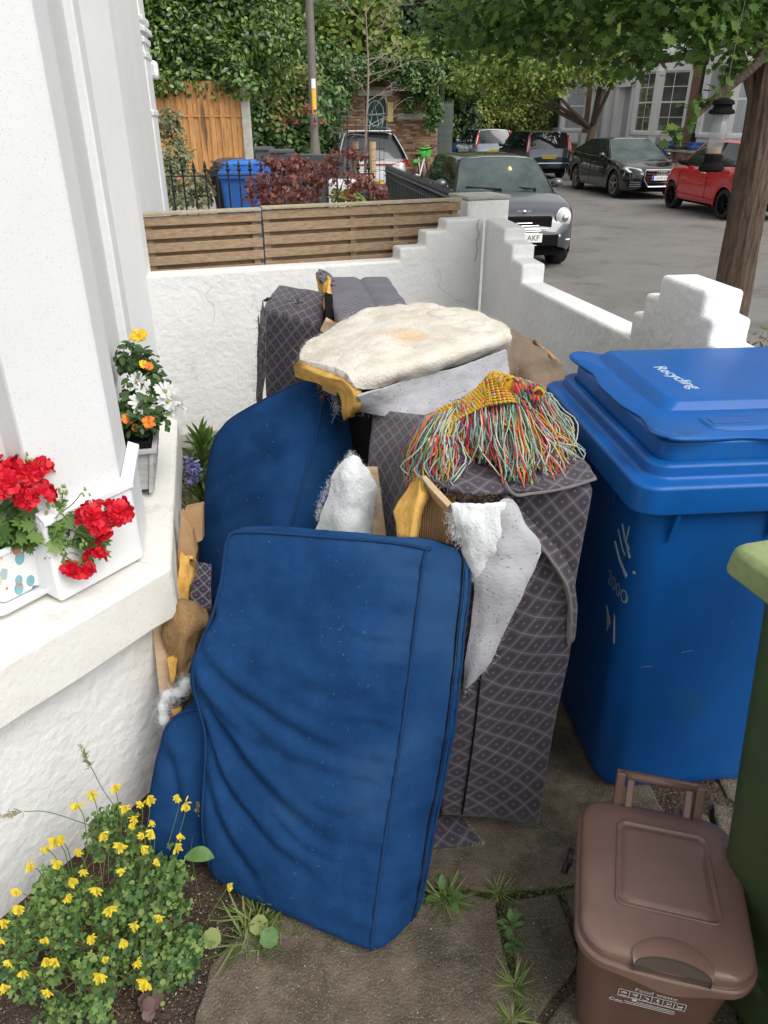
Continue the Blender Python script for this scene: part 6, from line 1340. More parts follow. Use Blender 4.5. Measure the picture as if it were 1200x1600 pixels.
# broad leaves and tall grass seed heads beside it
def leaf_plane(name, pts, m, par, w_): 
    b = MB(); C0 = crom(pts, 12); rows = []
    for i, p in enumerate(C0):
        t = i / 11; ww = w_ * math.sin(math.pi * min(t * .97 + .02, 1)) ** .8; d = Vector(C0[min(i + 1, 11)] - C0[max(i - 1, 0)]).normalized(); s = d.cross(Vector((0, -.3, 1))).normalized()
        rows.append([Vector(p) - s * ww + Vector((0, 0, .004)), Vector(p), Vector(p) + s * ww + Vector((0, 0, .004))])
    b.loft(rows, False, closed=False); return b.build(name, m, par, world=True, smooth=True)
m_bl = mat('broad leaf', (.08, .17, .045, 1), (.13, .24, .07, 1), rough=.5, scale=60, trans=.25)
leaf_plane('broad_leaf', [at_z(288, 1342, .20), at_z(312, 1336, .21), at_z(335, 1342, .20)], m_bl, ky, .018); leaf_plane('broad_leaf', [at_z(280, 1345, .19), at_z(280, 1365, .19), at_z(276, 1385, .18)], m_bl, ky, .014)
m_seed = mat('grass seed head', (.26, .27, .15, 1), (.33, .27, .18, 1), rough=.8, scale=80)
for k, pts in enumerate(([at_z(210, 1300, .22), at_y(165, 1240, 1.22), at_y(142, 1198, 1.2)], [at_z(170, 1300, .24), at_y(80, 1270, 1.12), at_y(38, 1268, 1.08)], [at_z(298, 1330, .2), at_y(302, 1300, 1.28), at_y(309, 1270, 1.28)])):
    gr = thing('grass_stalk', ['grass stalk with a drooping seed head against the white bay wall', 'long grass stalk bending left across the white wall', 'short grass stalk in front of the slumped blue cushion'][k], 'grass stalk', (pts[0].x, pts[0].y, 0))
    b = MB(); b.tube([(pts[0].x, pts[0].y, 0)] + [tuple(p) for p in crom(pts, 12)], .0009, 4); b.build('stalk', m_stem, gr, world=True)
    e_ = [at_y(142, 1198, 1.2), at_y(125, 1165, 1.2)] if k == 0 else ([at_y(38, 1268, 1.08), at_y(-8, 1276, 1.06)] if k == 1 else [at_y(309, 1272, 1.28), at_y(309, 1255, 1.28)])
    t = rg.random(70)[:, None]; PP = np.array(list(e_[0])) * (1 - t) + np.array(list(e_[1])) * t; dr = np.array(list(e_[1] - e_[0])); dr /= np.linalg.norm(dr)
    scatter('seed_head', PP, rg.uniform(.010, .018, 70) * (1.15 - t[:, 0] * .6) * (.7 if k == 2 else 1), 'leaf', m_seed, gr, dirs=np.repeat(dr[None], 70, 0) * 1.3, dspread=.55, nspread=1, seed=k, kind='stuff', wide=.45)
# tiny things in the clump
for (u, v, col, s_) in ((18, 1490, (.10, .008, .02, 1), .03), (238, 1567, (.10, .05, .05, 1), .035)):
    b = MB()
    o = scatter('dark_leaf', [list(at_z(u + rg.normal() * 8, v + rg.normal() * 6, .03)) for _ in range(9)], s_ * .8, 'round', mat('dark red leaf', col, rough=.6), ky, nrm=np.tile([0, -.3, 1], (9, 1)), nspread=.3, seed=int(u))
daisy(at_z(226, 1496, .11), .008, 5, mat('pink petals', (.55, .25, .55, 1), rough=.6), ky, 140)

# --- lavender and tall green weed beside the sill
lw = thing('tall_weed', 'tall narrow leaved green weed between the sill and the blue cushion', 'weed', at_z(322, 800, 0))
b0 = at_y(322, 800, 2.65); tp = at_y(314, 690, 2.75); n = 120; t = rg.random(n)[:, None]
PP = np.array(list(b0)) * (1 - t) + np.array(list(tp)) * t
m_wl = leafmat('weed leaf', [(.09, .17, .03), (.14, .24, .05), (.20, .30, .08)], .5, .3)
scatter('leaves', PP, rg.uniform(.07, .13, n), 'leaf', m_wl, lw, dirs=np.tile([0, -.1, .9], (n, 1)), dspread=.55, nspread=1, seed=5, kind='stuff', wide=.35)
MB().tube([(b0.x, b0.y, 0), tuple(tp)], .004, 5).build('stem', m_stem, lw, world=True)
lv = thing('lavender_tuft', 'small clump of mauve flowers in the soil beside the sill', 'flowering plant', at_z(298, 745, 0))
P, d = blobs(rg, [at_y(298, 735, 2.6), at_y(306, 722, 2.65), at_y(332, 712, 2.8), at_y(345, 725, 2.75)], [.05, .05, .04, .05], 260, .2)
scatter('foliage', P, .03, 'leaf', m_dl, lv, seed=6, kind='stuff', wide=.5)
P, d = blobs(rg, [at_y(297, 728, 2.56), at_y(301, 745, 2.55), at_y(335, 708, 2.76)], [.035, .03, .02], 150, .3)
scatter('flowers', P, .017, 'petal', leafmat('mauve petals', [(.25, .22, .50), (.35, .32, .62), (.20, .18, .42)], .6, .3), lv, seed=7, kind='stuff')
dg = tag(scatter('dried_grass', blobs(rg, [at_z(300, 790, .02), at_z(295, 760, .03)], [.08, .08], 120, .2)[0], .07, 'blade', leafmat('straw', [(.35, .27, .14), (.22, .26, .08), (.12, .18, .05)], .8, .2), None, seed=8, kind='stuff', wide=.8), 'dry grass and weeds on the soil between the sill and the sofa pile', 'grass')

# --- grass tufts and weeds in the paving joints
m_gr = leafmat('grass blades', [(.07, .13, .02), (.12, .20, .035), (.20, .27, .07), (.34, .30, .16)], .6, .3)
def tuft(label, u, v, r, n, h, shape='blade', m=None, wide=1.3, name='grass_tuft', cat='grass tuft', group=None):
    c = at_z(u, v, -.004); t = thing(name, label, cat, c, 0, group); rg = np.random.default_rng(int(u + v)); a = rg.random(n) * 6.28; q = rg.random(n) ** .7 * r * .35
    PP = np.stack([c.x + np.cos(a) * q, c.y + np.sin(a) * q, np.full(n, c.z + .004)], 1); dr = np.stack([np.cos(a) * .8, np.sin(a) * .8, rg.uniform(.2, 2.2, n) if shape == 'blade' else np.full(n, .35)], 1)
    scatter('blades' if shape == 'blade' else 'leaves', PP, rg.uniform(.25, 1.15, n) * h, shape, m or m_gr, t, dirs=dr, dspread=.25, nrm=np.tile([0, 0, .8], (n, 1)), nspread=.3, seed=int(u), wide=wide); return t
t1 = tuft('leafy grass tuft at the corner of the front blue cushion', 700, 1405, .06, 110, .065)
t_ = tuft('broad leaved weed growing in the grass tuft beside the blue cushion', 690, 1400, .05, 22, .05, 'leaf', m_bl, 1.0, 'paving_weed', 'weed')
tuft('small round grass tuft on the joint below the patterned scrap', 778, 1395, .045, 90, .045)
tuft('little leafy weed in the upright joint between slabs', 795, 1445, .03, 16, .035, 'leaf', m_bl, 1.0, 'paving_weed', 'weed')
tuft('dark clover like weed halfway down the upright joint', 800, 1475, .03, 14, .028, 'round', m_cl, 1.0, 'paving_weed', 'weed')
tuft('spiky grass tuft low in the upright joint', 803, 1540, .045, 80, .055)
tuft('grass tuft at the bottom edge of the frame in the joint', 800, 1592, .04, 60, .05)
tuft('thin grass wisps in the crack near the food caddy', 880, 1385, .03, 24, .02)
for k, (u, v, l) in enumerate(((400, 1430, 'straggly grass in front of the lower left corner of the big cushion'), (385, 1470, 'pale drooping grass blades on the soil left of the cushion corner'), (440, 1410, 'grass blades tucked under the bottom edge of the big cushion'))): tuft(l, u, v, .10, 46, .10, wide=1.0)
for (u, v, l) in ((395, 1435, 'pale round leaf on the soil in front of the big cushion'), (435, 1465, 'green ivy shaped leaf on the soil in front of the big cushion'), (345, 1460, 'yellowing leaf between the corydalis and the big cushion')):
    p = at_z(u, v, .03); t = thing('fallen_leaf', l, 'leaf', at_z(u, v, 0)); scatter('leaf_blade', [list(p)], .045, 'round', m_bl if v > 1462 else mat('yellowing leaf', (.26, .30, .10, 1), rough=.6, trans=.2), t, nrm=[[0, -.4, 1]], nspread=.1, seed=int(u))
# moss along the joints, chaff and grit on the soil
M_ = []
for (a, c_) in (((660, 1392), (905, 1388)), ((790, 1400), (808, 1600)), ((845, 1430), (870, 1500)), ((880, 1395), (910, 1375))):
    t = rg.random(700)[:, None]; A3, C3 = np.array(list(at_z(*a, .001))), np.array(list(at_z(*c_, .001))); M_.append(A3 * (1 - t) + C3 * t + rg.normal(size=(700, 3)) * np.array([.009, .009, .001]))
M_ = np.concatenate(M_); M_[:, 2] = np.abs(M_[:, 2] - .001) * .5 - .006
tag(scatter('moss', M_, .006, 'round', leafmat('moss', [(.04, .05, .012), (.06, .08, .02), (.10, .12, .03)], .9, 0), None, nrm=np.tile([0, 0, 1], (len(M_), 1)), seed=9, kind='stuff'), 'dark green moss along the joints of the concrete slabs', 'moss')
N_ = 2600; PP = np.stack([rg.uniform(-.9, .0, N_), rg.uniform(.72, 1.25, N_), np.full(N_, -.006)], 1); PP = PP[(PP[:, 0] < -.22 + .3 * (PP[:, 1] - .7))]
tag(scatter('chaff', PP, rg.uniform(.002, .007, len(PP)), 'chip', leafmat('chaff', [(.42, .34, .24), (.25, .19, .12), (.12, .09, .06), (.5, .45, .36)], .9, 0), None, nrm=np.tile([0, 0, 1], (len(PP), 1)), nspread=.5, seed=10, kind='stuff', wide=.5), 'pale chaff and grit scattered on the soil beside the corydalis', 'chaff')
N_ = 5000; PP = np.stack([rg.uniform(-.4, 1.1, N_), rg.uniform(.55, 2.0, N_), np.full(N_, .0035)], 1)
tag(scatter('grit', PP, rg.uniform(.0012, .0035, N_), 'chip', leafmat('grit', [(.10, .085, .06), (.20, .17, .13), (.40, .36, .30), (.05, .04, .03)], .9, 0), None, nrm=np.tile([0, 0, 1], (N_, 1)), nspread=.4, seed=12, kind='stuff'), 'fine pale grit scattered over the concrete slabs', 'grit')
# weeds by the front wall pier
wd = thing('kerb_weeds', 'clump of mixed weeds outside the stepped end of the front wall', 'weeds', (1.5, 2.6, -.09))
q = at_y(1185, 520, 2.75); P, d = blobs(rg, [(q.x, q.y, q.z - .1), (q.x + .1, q.y + .1, q.z - .35), (q.x + .15, q.y, q.z - .7)], [(.10, .15, .15), (.15, .2, .25), (.2, .2, .3)], 420, .2)
scatter('leaves', P, rg.uniform(.02, .05, len(P)), 'leaf', leafmat('dry weed', [(.14, .12, .05), (.10, .14, .04), (.20, .16, .09)], .7, .2), wd, dirs=np.tile([0, 0, .8], (len(P), 1)), seed=13, kind='stuff', wide=.6)
# ================================================================== CARS
def interp(tab, x):
    xs = [t[0] for t in tab]; ys = [t[1] for t in tab]; return float(np.interp(x, xs, ys))
def wheel(par, x, y, r, side, m_rim, spokes=5, w_=.2):
    b = MB(); n = 28
    b.loft([[Vector((x + q * math.cos(k * 2 * math.pi / n), y + yy * side, r + q * math.sin(k * 2 * math.pi / n))) for k in range(n)] for q, yy in ((r * .66, -w_), (r * .97, -w_), (r, -w_ + .03), (r, -.03), (r * .96, .0), (r * .80, .012), (r * .68, .004))], False)
    wo_ = MB(); wh = b.build('wheel', m_tyre, par, smooth=True)
    b = MB(); b.loft([[Vector((x + q * math.cos(k * 2 * math.pi / n), y + yy * side, r + q * math.sin(k * 2 * math.pi / n))) for k in range(n)] for q, yy in ((r * .69, .006), (r * .62, .002), (r * .60, -.07))], False, mi=0)
    b.loft([[Vector((x + q * math.cos(k * 2 * math.pi / n), y - .07 * side, r + q * math.sin(k * 2 * math.pi / n))) for k in range(n)] for q in (r * .61, .02)], True, mi=1)
    for k in range(spokes):
        a = k * 2 * math.pi / spokes + .3; ca, sa = math.cos(a), math.sin(a)
        b.bar((x + ca * .03, y - .012 * side, r + sa * .03), (x + ca * r * .65, y - .006 * side, r + sa * r * .65), .03, r * .16, up=(0, 1, 0))
    b.ball((x, y - .006 * side, r), (r * .17, .02, r * .17), 10, 6)
    b.build('rim', [m_rim, m_dark], wh)
def car(label, loc, rz, m_body, L, W, prof, belt, plan, wx, R_, gh, sill=.22, rim=None, m_roof=None, ray=5, bulge=.0, spokes=5, name='parked_car', sidecol=None, plastic=None):
    """prof: (x, top z of bonnet / belt / boot); plan: (x, half width); gh: greenhouse dict. Forward is +X."""
    t = thing(name, label, 'car', loc, rz)
    xs = sorted(set([round(x, 3) for x in np.linspace(-L / 2, L / 2, 64)] + [round(-L / 2 + q, 3) for q in (.01, .03, .06)] + [round(L / 2 - q, 3) for q in (.01, .03, .06)]))
    rings = []
    for x in xs:
        hw = interp(plan, x); zt = interp(prof, x); zb = sill
        e = min(x + L / 2, L / 2 - x); zb += .10 * math.exp(-e / .10)
        for wxx in wx:
            d = abs(x - wxx); ra = R_ * 1.16
            if d < ra: zb = max(zb, R_ + math.sqrt(ra * ra - d * d))
        zb = min(zb, zt - .12); h = zt - zb; zr_ = .42 + bulge * 0
        P = []
        for (f, k, dz) in ((0, .965, 0), (.10, .99, 0), (.30, 1.0, 0), (.62, 1.0 - .0, 0), (.84, .975, 0), (.94, .945, 0), (.985, .90, .0), (1.0, .82, .0), (1.0, .5, .022), (1.0, 0, .03)):
            P.append((k * hw, zb + f * h + dz * (1 if hw > .3 else 0)))
        ring = [Vector((x, y, z)) for y, z in P] + [Vector((x, -y, z)) for y, z in reversed(P[:-1])]
        rings.append(ring)
    b = MB(); b.loft(rings, True, closed=False)
    for row in (rings[0], rings[-1]): b.add(row, [tuple(range(len(row)))])
    body = b.build('body', m_body, t, smooth=True, weld=True)
    es = body.modifiers.new('es', 'EDGE_SPLIT'); es.split_angle = R(38)
    MB().box((0, 0, .34), (L * .93, W * .78, .30)).build('underbody', m_dark, t); MB().box((0, 0, .62), (L * .55, W * .80, .30)).build('cabin_floor', m_dark, t)
    for x in wx:
        for s in (-1, 1): wheel(t, x, s * (interp(plan, x) - .035), R_, s, rim or m_alloy, spokes)
    # greenhouse: stations from windscreen base to rear base
    g = gh; nr = 9; hwB, hwR = g['hb'], g['hr']
    def hwb(x): return hwB * interp(g.get('taper', [(-9, 1), (9, 1)]), x)
    fb, ft, rt, rb, zr_ = g['fb'], g['ft'], g['rt'], g['rb'], g['zr']
    def P4(x, z, hw): return Vector((x, hw, z))
    zfb, zrb = interp(prof, fb) - .01, interp(prof, rb) - .01
    # glass surfaces
    def curved(x0, z0, h0, x1, z1, h1, bow, rows=6, cols=9, ins=0):
        rws = []
        for i in range(rows):
            u = i / (rows - 1); row = []
            for j in range(cols):
                v = -1 + 2 * j / (cols - 1); x = x0 + (x1 - x0) * u; z_ = z0 + (z1 - z0) * u; hh = h0 + (h1 - h0) * u
                row.append(Vector((x + bow * (1 - v * v) + .0, hh * v, z_ + .02 * math.sin(math.pi * u) + (.02 * (1 - v * v)) * u)))
            rws.append(row)
        return MB().loft(rws, False, closed=False)
    curved(fb, zfb, hwb(fb) * .97, ft, zr_ - .035, hwR * .95, .10).build('windscreen', m_wind, t, smooth=True)
    curved(rb, zrb, hwb(rb) * .95, rt, zr_ - .035, hwR * .93, -.06).build('rear_window', m_glass, t, smooth=True)
    for s in (-1, 1):
        rws = []
        for i in range(17):
            u = i / 16; xb_ = fb + (rb - fb) * u; xt = ft + (rt - ft) * u; zb_ = interp(prof, xb_) - .01; zt_2 = zr_ - .03 - .02 * (2 * u - 1) ** 2; hh0 = hwb(xb_); hh1 = hwR * (1 - .03 * (2 * u - 1) ** 2); row = []
            for j in range(6):
                v = j / 5; row.append(Vector((xb_ + (xt - xb_) * v, s * (hh0 + (hh1 - hh0) * (v ** 1.25)), zb_ + (zt_2 - zb_) * v)))
            rws.append(row)
        MB().loft(rws, False, closed=False).build('side_window', m_glass, t, smooth=True)
        # pillars follow the same rulings
        for (u, wd, mm) in g.get('pillars', [(0, .05, 0), (.48, .05, 1), (1, .10, 0)]):
            i = u; xb_ = fb + (rb - fb) * i; xt = ft + (rt - ft) * i; hh0 = hwb(xb_); hh1 = hwR * (1 - .03 * (2 * i - 1) ** 2)
            q = [Vector((xb_ + (xt - xb_) * v, s * (hh0 + (hh1 - hh0) * (v ** 1.25) + .006), interp(prof, xb_) - .02 + (zr_ - .03 - .02 * (2 * i - 1) ** 2 - interp(prof, xb_) + .02) * v)) for v in np.linspace(0, 1, 7)]
            rw = [[p + Vector((-wd / 2, 0, 0)), p + Vector((wd / 2, 0, 0)), p + Vector((wd / 2, -s * .02, 0)), p + Vector((-wd / 2, -s * .02, 0))] for p in q]
            MB().loft(rw, True).build('pillar', m_bplas if mm else (g.get('mp') or m_body), t, smooth=False)
        b = MB(); b.tube([tuple(Vector((fb + (rb - fb) * u, s * (hwb(fb + (rb - fb) * u) + .004), interp(prof, fb + (rb - fb) * u) + .004))) for u in np.linspace(.02, .98, 12)], .010, 5).build('belt_trim', g.get('trim', m_bplas), t)
        mx_ = fb - .28; b = MB(); b.ball((mx_, s * (hwb(fb) + .14), interp(prof, mx_) + .07), (.07, .10, .07), 12, 8); b.bar((mx_, s * (hwb(fb) + .0), interp(prof, mx_) + .01), (mx_, s * (hwb(fb) + .1), interp(prof, mx_) + .05), .05, .03, up=(1, 0, 0)); b.build('mirror', g.get('mm', m_body), t, smooth=True)
    rws = []
    for i in range(13):
        u = i / 12; x = ft + .03 + (rt - ft - .06) * u; cz_ = .035 * math.sin(math.pi * (.1 + .8 * u)); hw2 = hwR * (1 - .03 * (2 * u - 1) ** 2)
        sec = [(-1.0, -.055), (-.99, -.02), (-.93, .012), (-.75, .03), (-.4, .045), (0, .05), (.4, .045), (.75, .03), (.93, .012), (.99, -.02), (1.0, -.055)]
        rws.append([Vector((x, a * hw2 * 1.01, zr_ - .03 + b2 + cz_ - .03)) for a, b2 in sec])
    rf = MB().loft(rws, False, closed=False).build('roof', m_roof or m_body, t, smooth=True)
    so = rf.modifiers.new('s', 'SOLIDIFY'); so.thickness = .03
    # door seams and handles
    for s in (-1, 1):
        for x in g.get('seams', []):
            hw = interp(plan, x); zt = interp(prof, x); MB().tube([(x, s * (hw * .993), .34), (x, s * (hw * 1.0 + .001), .5), (x, s * (hw * 1.0 + .001), zt * .75), (x, s * (hw * .96), zt - .05)], .006, 4).build('door_seam', m_dark, t)
        for x in g.get('handles', []):
            hw = interp(plan, x); zt = interp(prof, x); MB().tube([(x - .09, s * (hw * .985), zt - .14), (x - .05, s * (hw * .985 + .03), zt - .14), (x + .05, s * (hw * .985 + .03), zt - .14), (x + .09, s * (hw * .985), zt - .14)], .012, 6).build('door_handle', g.get('hm', m_body), t, smooth=True)
        for x in wx:
            hw = interp(plan, x); ra = R_ * 1.17; b = MB(); b.tube([(x + ra * math.cos(a), s * (interp(plan, x + ra * math.cos(a)) * .985), R_ + ra * math.sin(a)) for a in np.linspace(-.25, math.pi + .25, 22)], .018, 5).build('arch_trim', plastic or m_body, t, smooth=True)
    return t
def plate(par, x, z, txt, m, facing=1, w_=.50, h_=.11, y0=0, band=False):
    pl = MB().box((x, y0, z), (.012, w_, h_)).build('number_plate', m, par, bevel=.004)
    M = frame(Vector((x + .0065 * facing, y0 - (.03 if band else 0) * facing * -1, z)), (0, facing, 0), (0, 0, 1)); place_text('lettering', txt, h_ * .86, M, m_ink, pl, ext=.0006)
    if band: MB().box((x + .002 * facing, y0 - facing * (w_ / 2 - .028), z), (.012, .05, h_ - .006)).build('plate_band', mat('blue band', (.01, .06, .45, 1), rough=.4), pl)
DIRN = math.pi / 2 + STREET_ROT            # heading straight up the street
DIRS = DIRN + math.pi                       # heading towards us
def pm_(n, c, metal=.55, rough=.28): return mat(n, c, rough=rough, metal=metal, coat=1)
# --- grey hatchback with round lamps, facing us by the kerb
m_grey = pm_('gunmetal paint', (.055, .058, .068, 1), .35); m_blk = pm_('black roof paint', (.018, .018, .02, 1), .1)
L = 3.63
p = street(12.25, 3.42, -.20)
mini = car('small dark grey hatchback with round headlamps parked nose towards us behind the white wall', p, DIRS, m_grey, L, 1.69,
    [(-1.82, .62), (-1.76, .92), (-1.4, 1.0), (0, .985), (.62, .965), (.95, .93), (1.35, .85), (1.62, .76), (1.74, .66), (1.815, .50)], None,
    [(-1.82, .62), (-1.72, .76), (-1.4, .83), (0, .845), (1.1, .845), (1.45, .81), (1.65, .73), (1.76, .62), (1.815, .48)],
    [1.20, -1.26], .30, dict(fb=.72, ft=.22, rt=-1.42, rb=-1.66, zr=1.41, hb=.76, hr=.60, pillars=[(0, .055, 1), (.42, .05, 1), (1, .1, 1)], trim=m_chrome, seams=[.62, -.45], handles=[-.25], hm=m_chrome, mm=m_grey, mp=m_blk), sill=.24, m_roof=m_blk, plastic=m_bplas)
for s in (-1, 1):
    hb_ = MB().ball((1.685, s * .585, .69), (.09, .112, .120), 22, 12).build('headlight', m_lamp, mini, smooth=True)
    b = MB(); b.tube([(1.70 - .035 * math.cos(a) * s - .02 * math.sin(a), s * .585 + .115 * math.cos(a), .69 + .122 * math.sin(a)) for a in np.linspace(0, 2 * math.pi, 26)], .011, 6).build('headlight_ring', m_chrome, hb_, smooth=True)
    MB().ball((1.76, s * .585, .69), (.03, .05, .05), 12, 8).build('lamp_core', m_chrome, hb_, smooth=True)
    MB().ball((1.775, s * .50, .46), (.03, .045, .045), 12, 8).build('fog_light', m_lamp, mini, smooth=True)
    b = MB(); b.bar((1.79, s * .32, .385), (1.72, s * .70, .40), .03, .035); b.build('bumper_trim', m_chrome, mini, bevel=.01)
b = MB()
for k in range(5):
    z = .70 - .034 * k; hwg = .40 - .015 * (k - 2) ** 2 * .8; b.tube([(1.80 - .09 * (abs(y) / .42) ** 2 - .05 * max(0, (z - .60)) / .1, y, z) for y in np.linspace(-hwg, hwg, 11)], .0105, 6)
b.build('grille', m_chrome, mini, smooth=True)
MB().box((1.735, 0, .63), (.10, .80, .17)).build('grille_back', m_dark, mini, bevel=.02)
b = MB()
for z in (.53, .50, .345): b.tube([(1.825 - .10 * (abs(y) / .5) ** 2, y, z) for y in np.linspace(-.42, .42, 11)], .010, 6)
b.build('lower_grille', m_chrome, mini, smooth=True)
b = MB(); b.tube([(1.82 - .11 * (abs(y) / .55) ** 2 - .12 * max(0, abs(y) - .5) / .2, y, .555) for y in np.linspace(-.74, .74, 21)], .016, 6).build('bumper_strip', m_chrome, mini, smooth=True)
MB().box((1.78, 0, .41), (.08, 1.0, .16)).build('lower_intake', m_dark, mini, bevel=.02)
plate(mini, 1.845, .445, 'LC03 AKF', m_plate, 1, .50, .115)
bd = MB().ball((1.735, 0, .775), (.02, .035, .028), 12, 6).build('badge', m_chrome, mini, smooth=True)
b = MB(); b.prism([(1.738, .03, .785), (1.728, .10, .79), (1.73, .085, .775), (1.735, .03, .768)], (-.006, 0, .004)); b.prism([(1.738, -.03, .785), (1.728, -.10, .79), (1.73, -.085, .775), (1.735, -.03, .768)], (-.006, 0, .004)); b.build('badge_wings', m_chrome, bd)
for (y0, y1) in ((-.10, -.58), (.42, -.02)):
    b = MB(); b.tube([(.80, y0 + .0, .99), (.74, (y0 + y1) / 2, 1.005), (.70, y1, 1.02)], .012, 5); b.tube([(.84, y0, .975), (.80, y0 + .02, .99)], .02, 6); b.build('wiper', m_bplas, mini)
MB().ball((.50, .12, 1.22), (.03, .04, .06), 10, 6).build('air_freshener', mat('yellow card', (.65, .62, .25, 1), rough=.6), mini, smooth=True)
MB().box((.30, 0, 1.33), (.04, .17, .05)).build('rear_view_mirror', m_dark, mini, bevel=.01)
# --- black saloon facing us across the road
m_black = pm_('black metallic', (.005, .005, .006, 1), .0, .08)
audi = car('black saloon with a wide chrome barred grille parked facing us across the road', street(22.3, 10.1, -.20), DIRS, m_black, 4.73, 1.84,
    [(-2.36, .80), (-2.30, 1.0), (-1.75, 1.06), (-1.2, 1.0), (0, .965), (.75, .95), (1.2, .92), (1.7, .86), (2.1, .76), (2.28, .68), (2.36, .60)], None,
    [(-2.36, .66), (-2.25, .80), (-1.8, .90), (0, .92), (1.6, .92), (2.0, .86), (2.22, .74), (2.36, .52)],
    [1.45, -1.37], .335, dict(fb=.95, ft=.15, rt=-1.05, rb=-1.85, zr=1.43, hb=.83, hr=.62, pillars=[(0, .05, 0), (.46, .05, 1), (.80, .05, 1), (1, .12, 0)], trim=m_chrome, seams=[.78, -.25, -1.15], handles=[.02, -.95]), sill=.22, spokes=5, rim=mat('bronze alloy', (.40, .34, .31, 1), rough=.3, metal=.8))
MB().box((2.33, 0, .52), (.05, .86, .42)).build('grille_back', m_dark, audi, bevel=.03)
b = MB()
for k in range(6): b.bar((2.365, -.42 + .03 * abs(k - 2), .70 - .068 * k), (2.365, .42 - .03 * abs(k - 2), .70 - .068 * k), .012, .016)
b.tube([(2.36, -.43, .73), (2.36, .43, .73), (2.365, .45, .50), (2.36, .32, .33), (2.36, -.32, .33), (2.365, -.45, .50), (2.36, -.43, .73)], .013, 6); b.build('grille', m_chrome, audi)
b = MB()
for k in range(4): b.tube([(2.385, (k - 1.5) * .066 + .042 * math.cos(a), .645 + .042 * math.sin(a)) for a in np.linspace(0, 2 * math.pi, 18)], .0065, 5)
b.build('ring_badge', m_chrome, audi)
plate(audi, 2.385, .535, 'LN18 XSE', m_plate, 1, .50, .105, band=True)
for s in (-1, 1):
    MB().prism([(2.20, s * .50, .75), (2.32, s * .48, .65), (2.16, s * .80, .67), (1.98, s * .86, .75), (2.00, s * .84, .80)], (-.12, 0, -.01)).build('headlight', m_lamp, audi, bevel=.01)
    MB().prism([(2.34, s * .50, .46), (2.22, s * .78, .46), (2.16, s * .80, .32), (2.32, s * .52, .32)], (-.1, 0, 0)).build('air_intake', m_dark, audi)
    for z in (.44, .39, .34): MB().bar((2.35, s * .52, z), (2.23, s * .78, z), .014, .012).build('intake_bar', m_chrome, audi)
# --- red city car facing away, side on
m_redp = pm_('red paint', (.48, .006, .02, 1), .0, .22)
fiat = car('bright red city car parked behind the street tree, nose away from us', street(16.95, 10.25, -.20), DIRN, m_redp, 3.57, 1.63,
    [(-1.78, .70), (-1.70, 1.0), (-1.3, 1.04), (0, .985), (.75, .98), (1.15, .93), (1.5, .80), (1.70, .66), (1.78, .5)], None,
    [(-1.78, .62), (-1.65, .76), (-1.3, .81), (0, .815), (1.2, .81), (1.5, .74), (1.7, .6), (1.78, .45)],
    [1.12, -1.18], .30, dict(fb=.95, ft=.30, rt=-1.20, rb=-1.58, zr=1.49, hb=.73, hr=.57, pillars=[(0, .05, 0), (.56, .12, 1), (1, .15, 0)], seams=[.80, -.42], handles=[-.22], hm=m_chrome, mm=m_bplas), sill=.26, rim=m_dark, spokes=7)
for s in (-1, 1):
    MB().ball((1.55, s * .55, .78), (.1, .1, .1), 14, 8).build('headlight', m_lamp, fiat, smooth=True); MB().box((-1.72, s * .62, .90), (.06, .12, .20)).build('tail_light', m_red, fiat, bevel=.02)
    MB().tube([(-.9, s * .822, .36), (.85, s * .822, .40)], .014, 6).build('side_trim', m_redp, fiat)
# --- silver car in front of the brick outbuilding, tail to us
m_silver = pm_('silver paint', (.34, .35, .36, 1), .35, .3)
suv = car('silver crossover with a full width red tail light parked before the brick outbuilding', street(21.8, 2.3, -.20), DIRN + R(5.5), m_silver, 4.45, 1.83,
    [(-2.22, .70), (-2.17, .96), (-2.0, 1.06), (-1.2, 1.05), (0, 1.02), (.85, 1.02), (1.3, .98), (1.8, .88), (2.1, .74), (2.22, .55)], None,
    [(-2.22, .74), (-2.12, .84), (-1.8, .90), (0, .915), (1.5, .91), (1.95, .82), (2.22, .55)],
    [1.35, -1.38], .35, dict(fb=1.05, ft=.40, rt=-1.55, rb=-2.02, zr=1.62, hb=.85, hr=.64, pillars=[(0, .05, 0), (.42, .05, 1), (.74, .05, 1), (1, .28, 0)], seams=[.8, -.3, -1.15], handles=[-.05, -1.0], trim=m_chrome), sill=.26, plastic=m_bplas)
b = MB()
for s in (-1, 1): MB().prism([(-2.19, s * .40, .93), (-2.17, s * .84, 1.02), (-2.05, s * .90, 1.03), (-2.05, s * .90, .90), (-2.19, s * .76, .87)], (.04, 0, 0)).build('tail_light', m_red, suv, bevel=.01)
MB().box((-2.205, 0, .925), (.03, .95, .035)).build('light_bar', m_red, suv, bevel=.005)
MB().box((-2.19, 0, .42), (.12, 1.5, .22)).build('lower_bumper', mat('grey plastic', (.08, .08, .085, 1), rough=.5), suv, bevel=.04)
plate(suv, -2.24, .52, 'EJ21 KXT', m_platey, -1, .50, .11)
b = MB(); b.tube([(-2.225, .05 * math.cos(a), .76 + .05 * math.sin(a)) for a in np.linspace(0, 6.283, 16)], .007, 5)
for a in (math.pi / 2, math.pi * 7 / 6, -math.pi / 6): b.tube([(-2.225, 0, .76), (-2.225, .048 * math.cos(a), .76 + .048 * math.sin(a))], .006, 4)
b.build('star_badge', m_chrome, suv)
for s in (-1, 1): MB().tube([(-1.4, s * .60, 1.66), (-1.2, s * .61, 1.70), (.2, s * .61, 1.70), (.38, s * .60, 1.65)], .014, 6).build('roof_rail', m_chrome, suv)
MB().box((-1.62, 0, 1.64), (.22, 1.1, .03)).build('spoiler', m_silver, suv, bevel=.01)
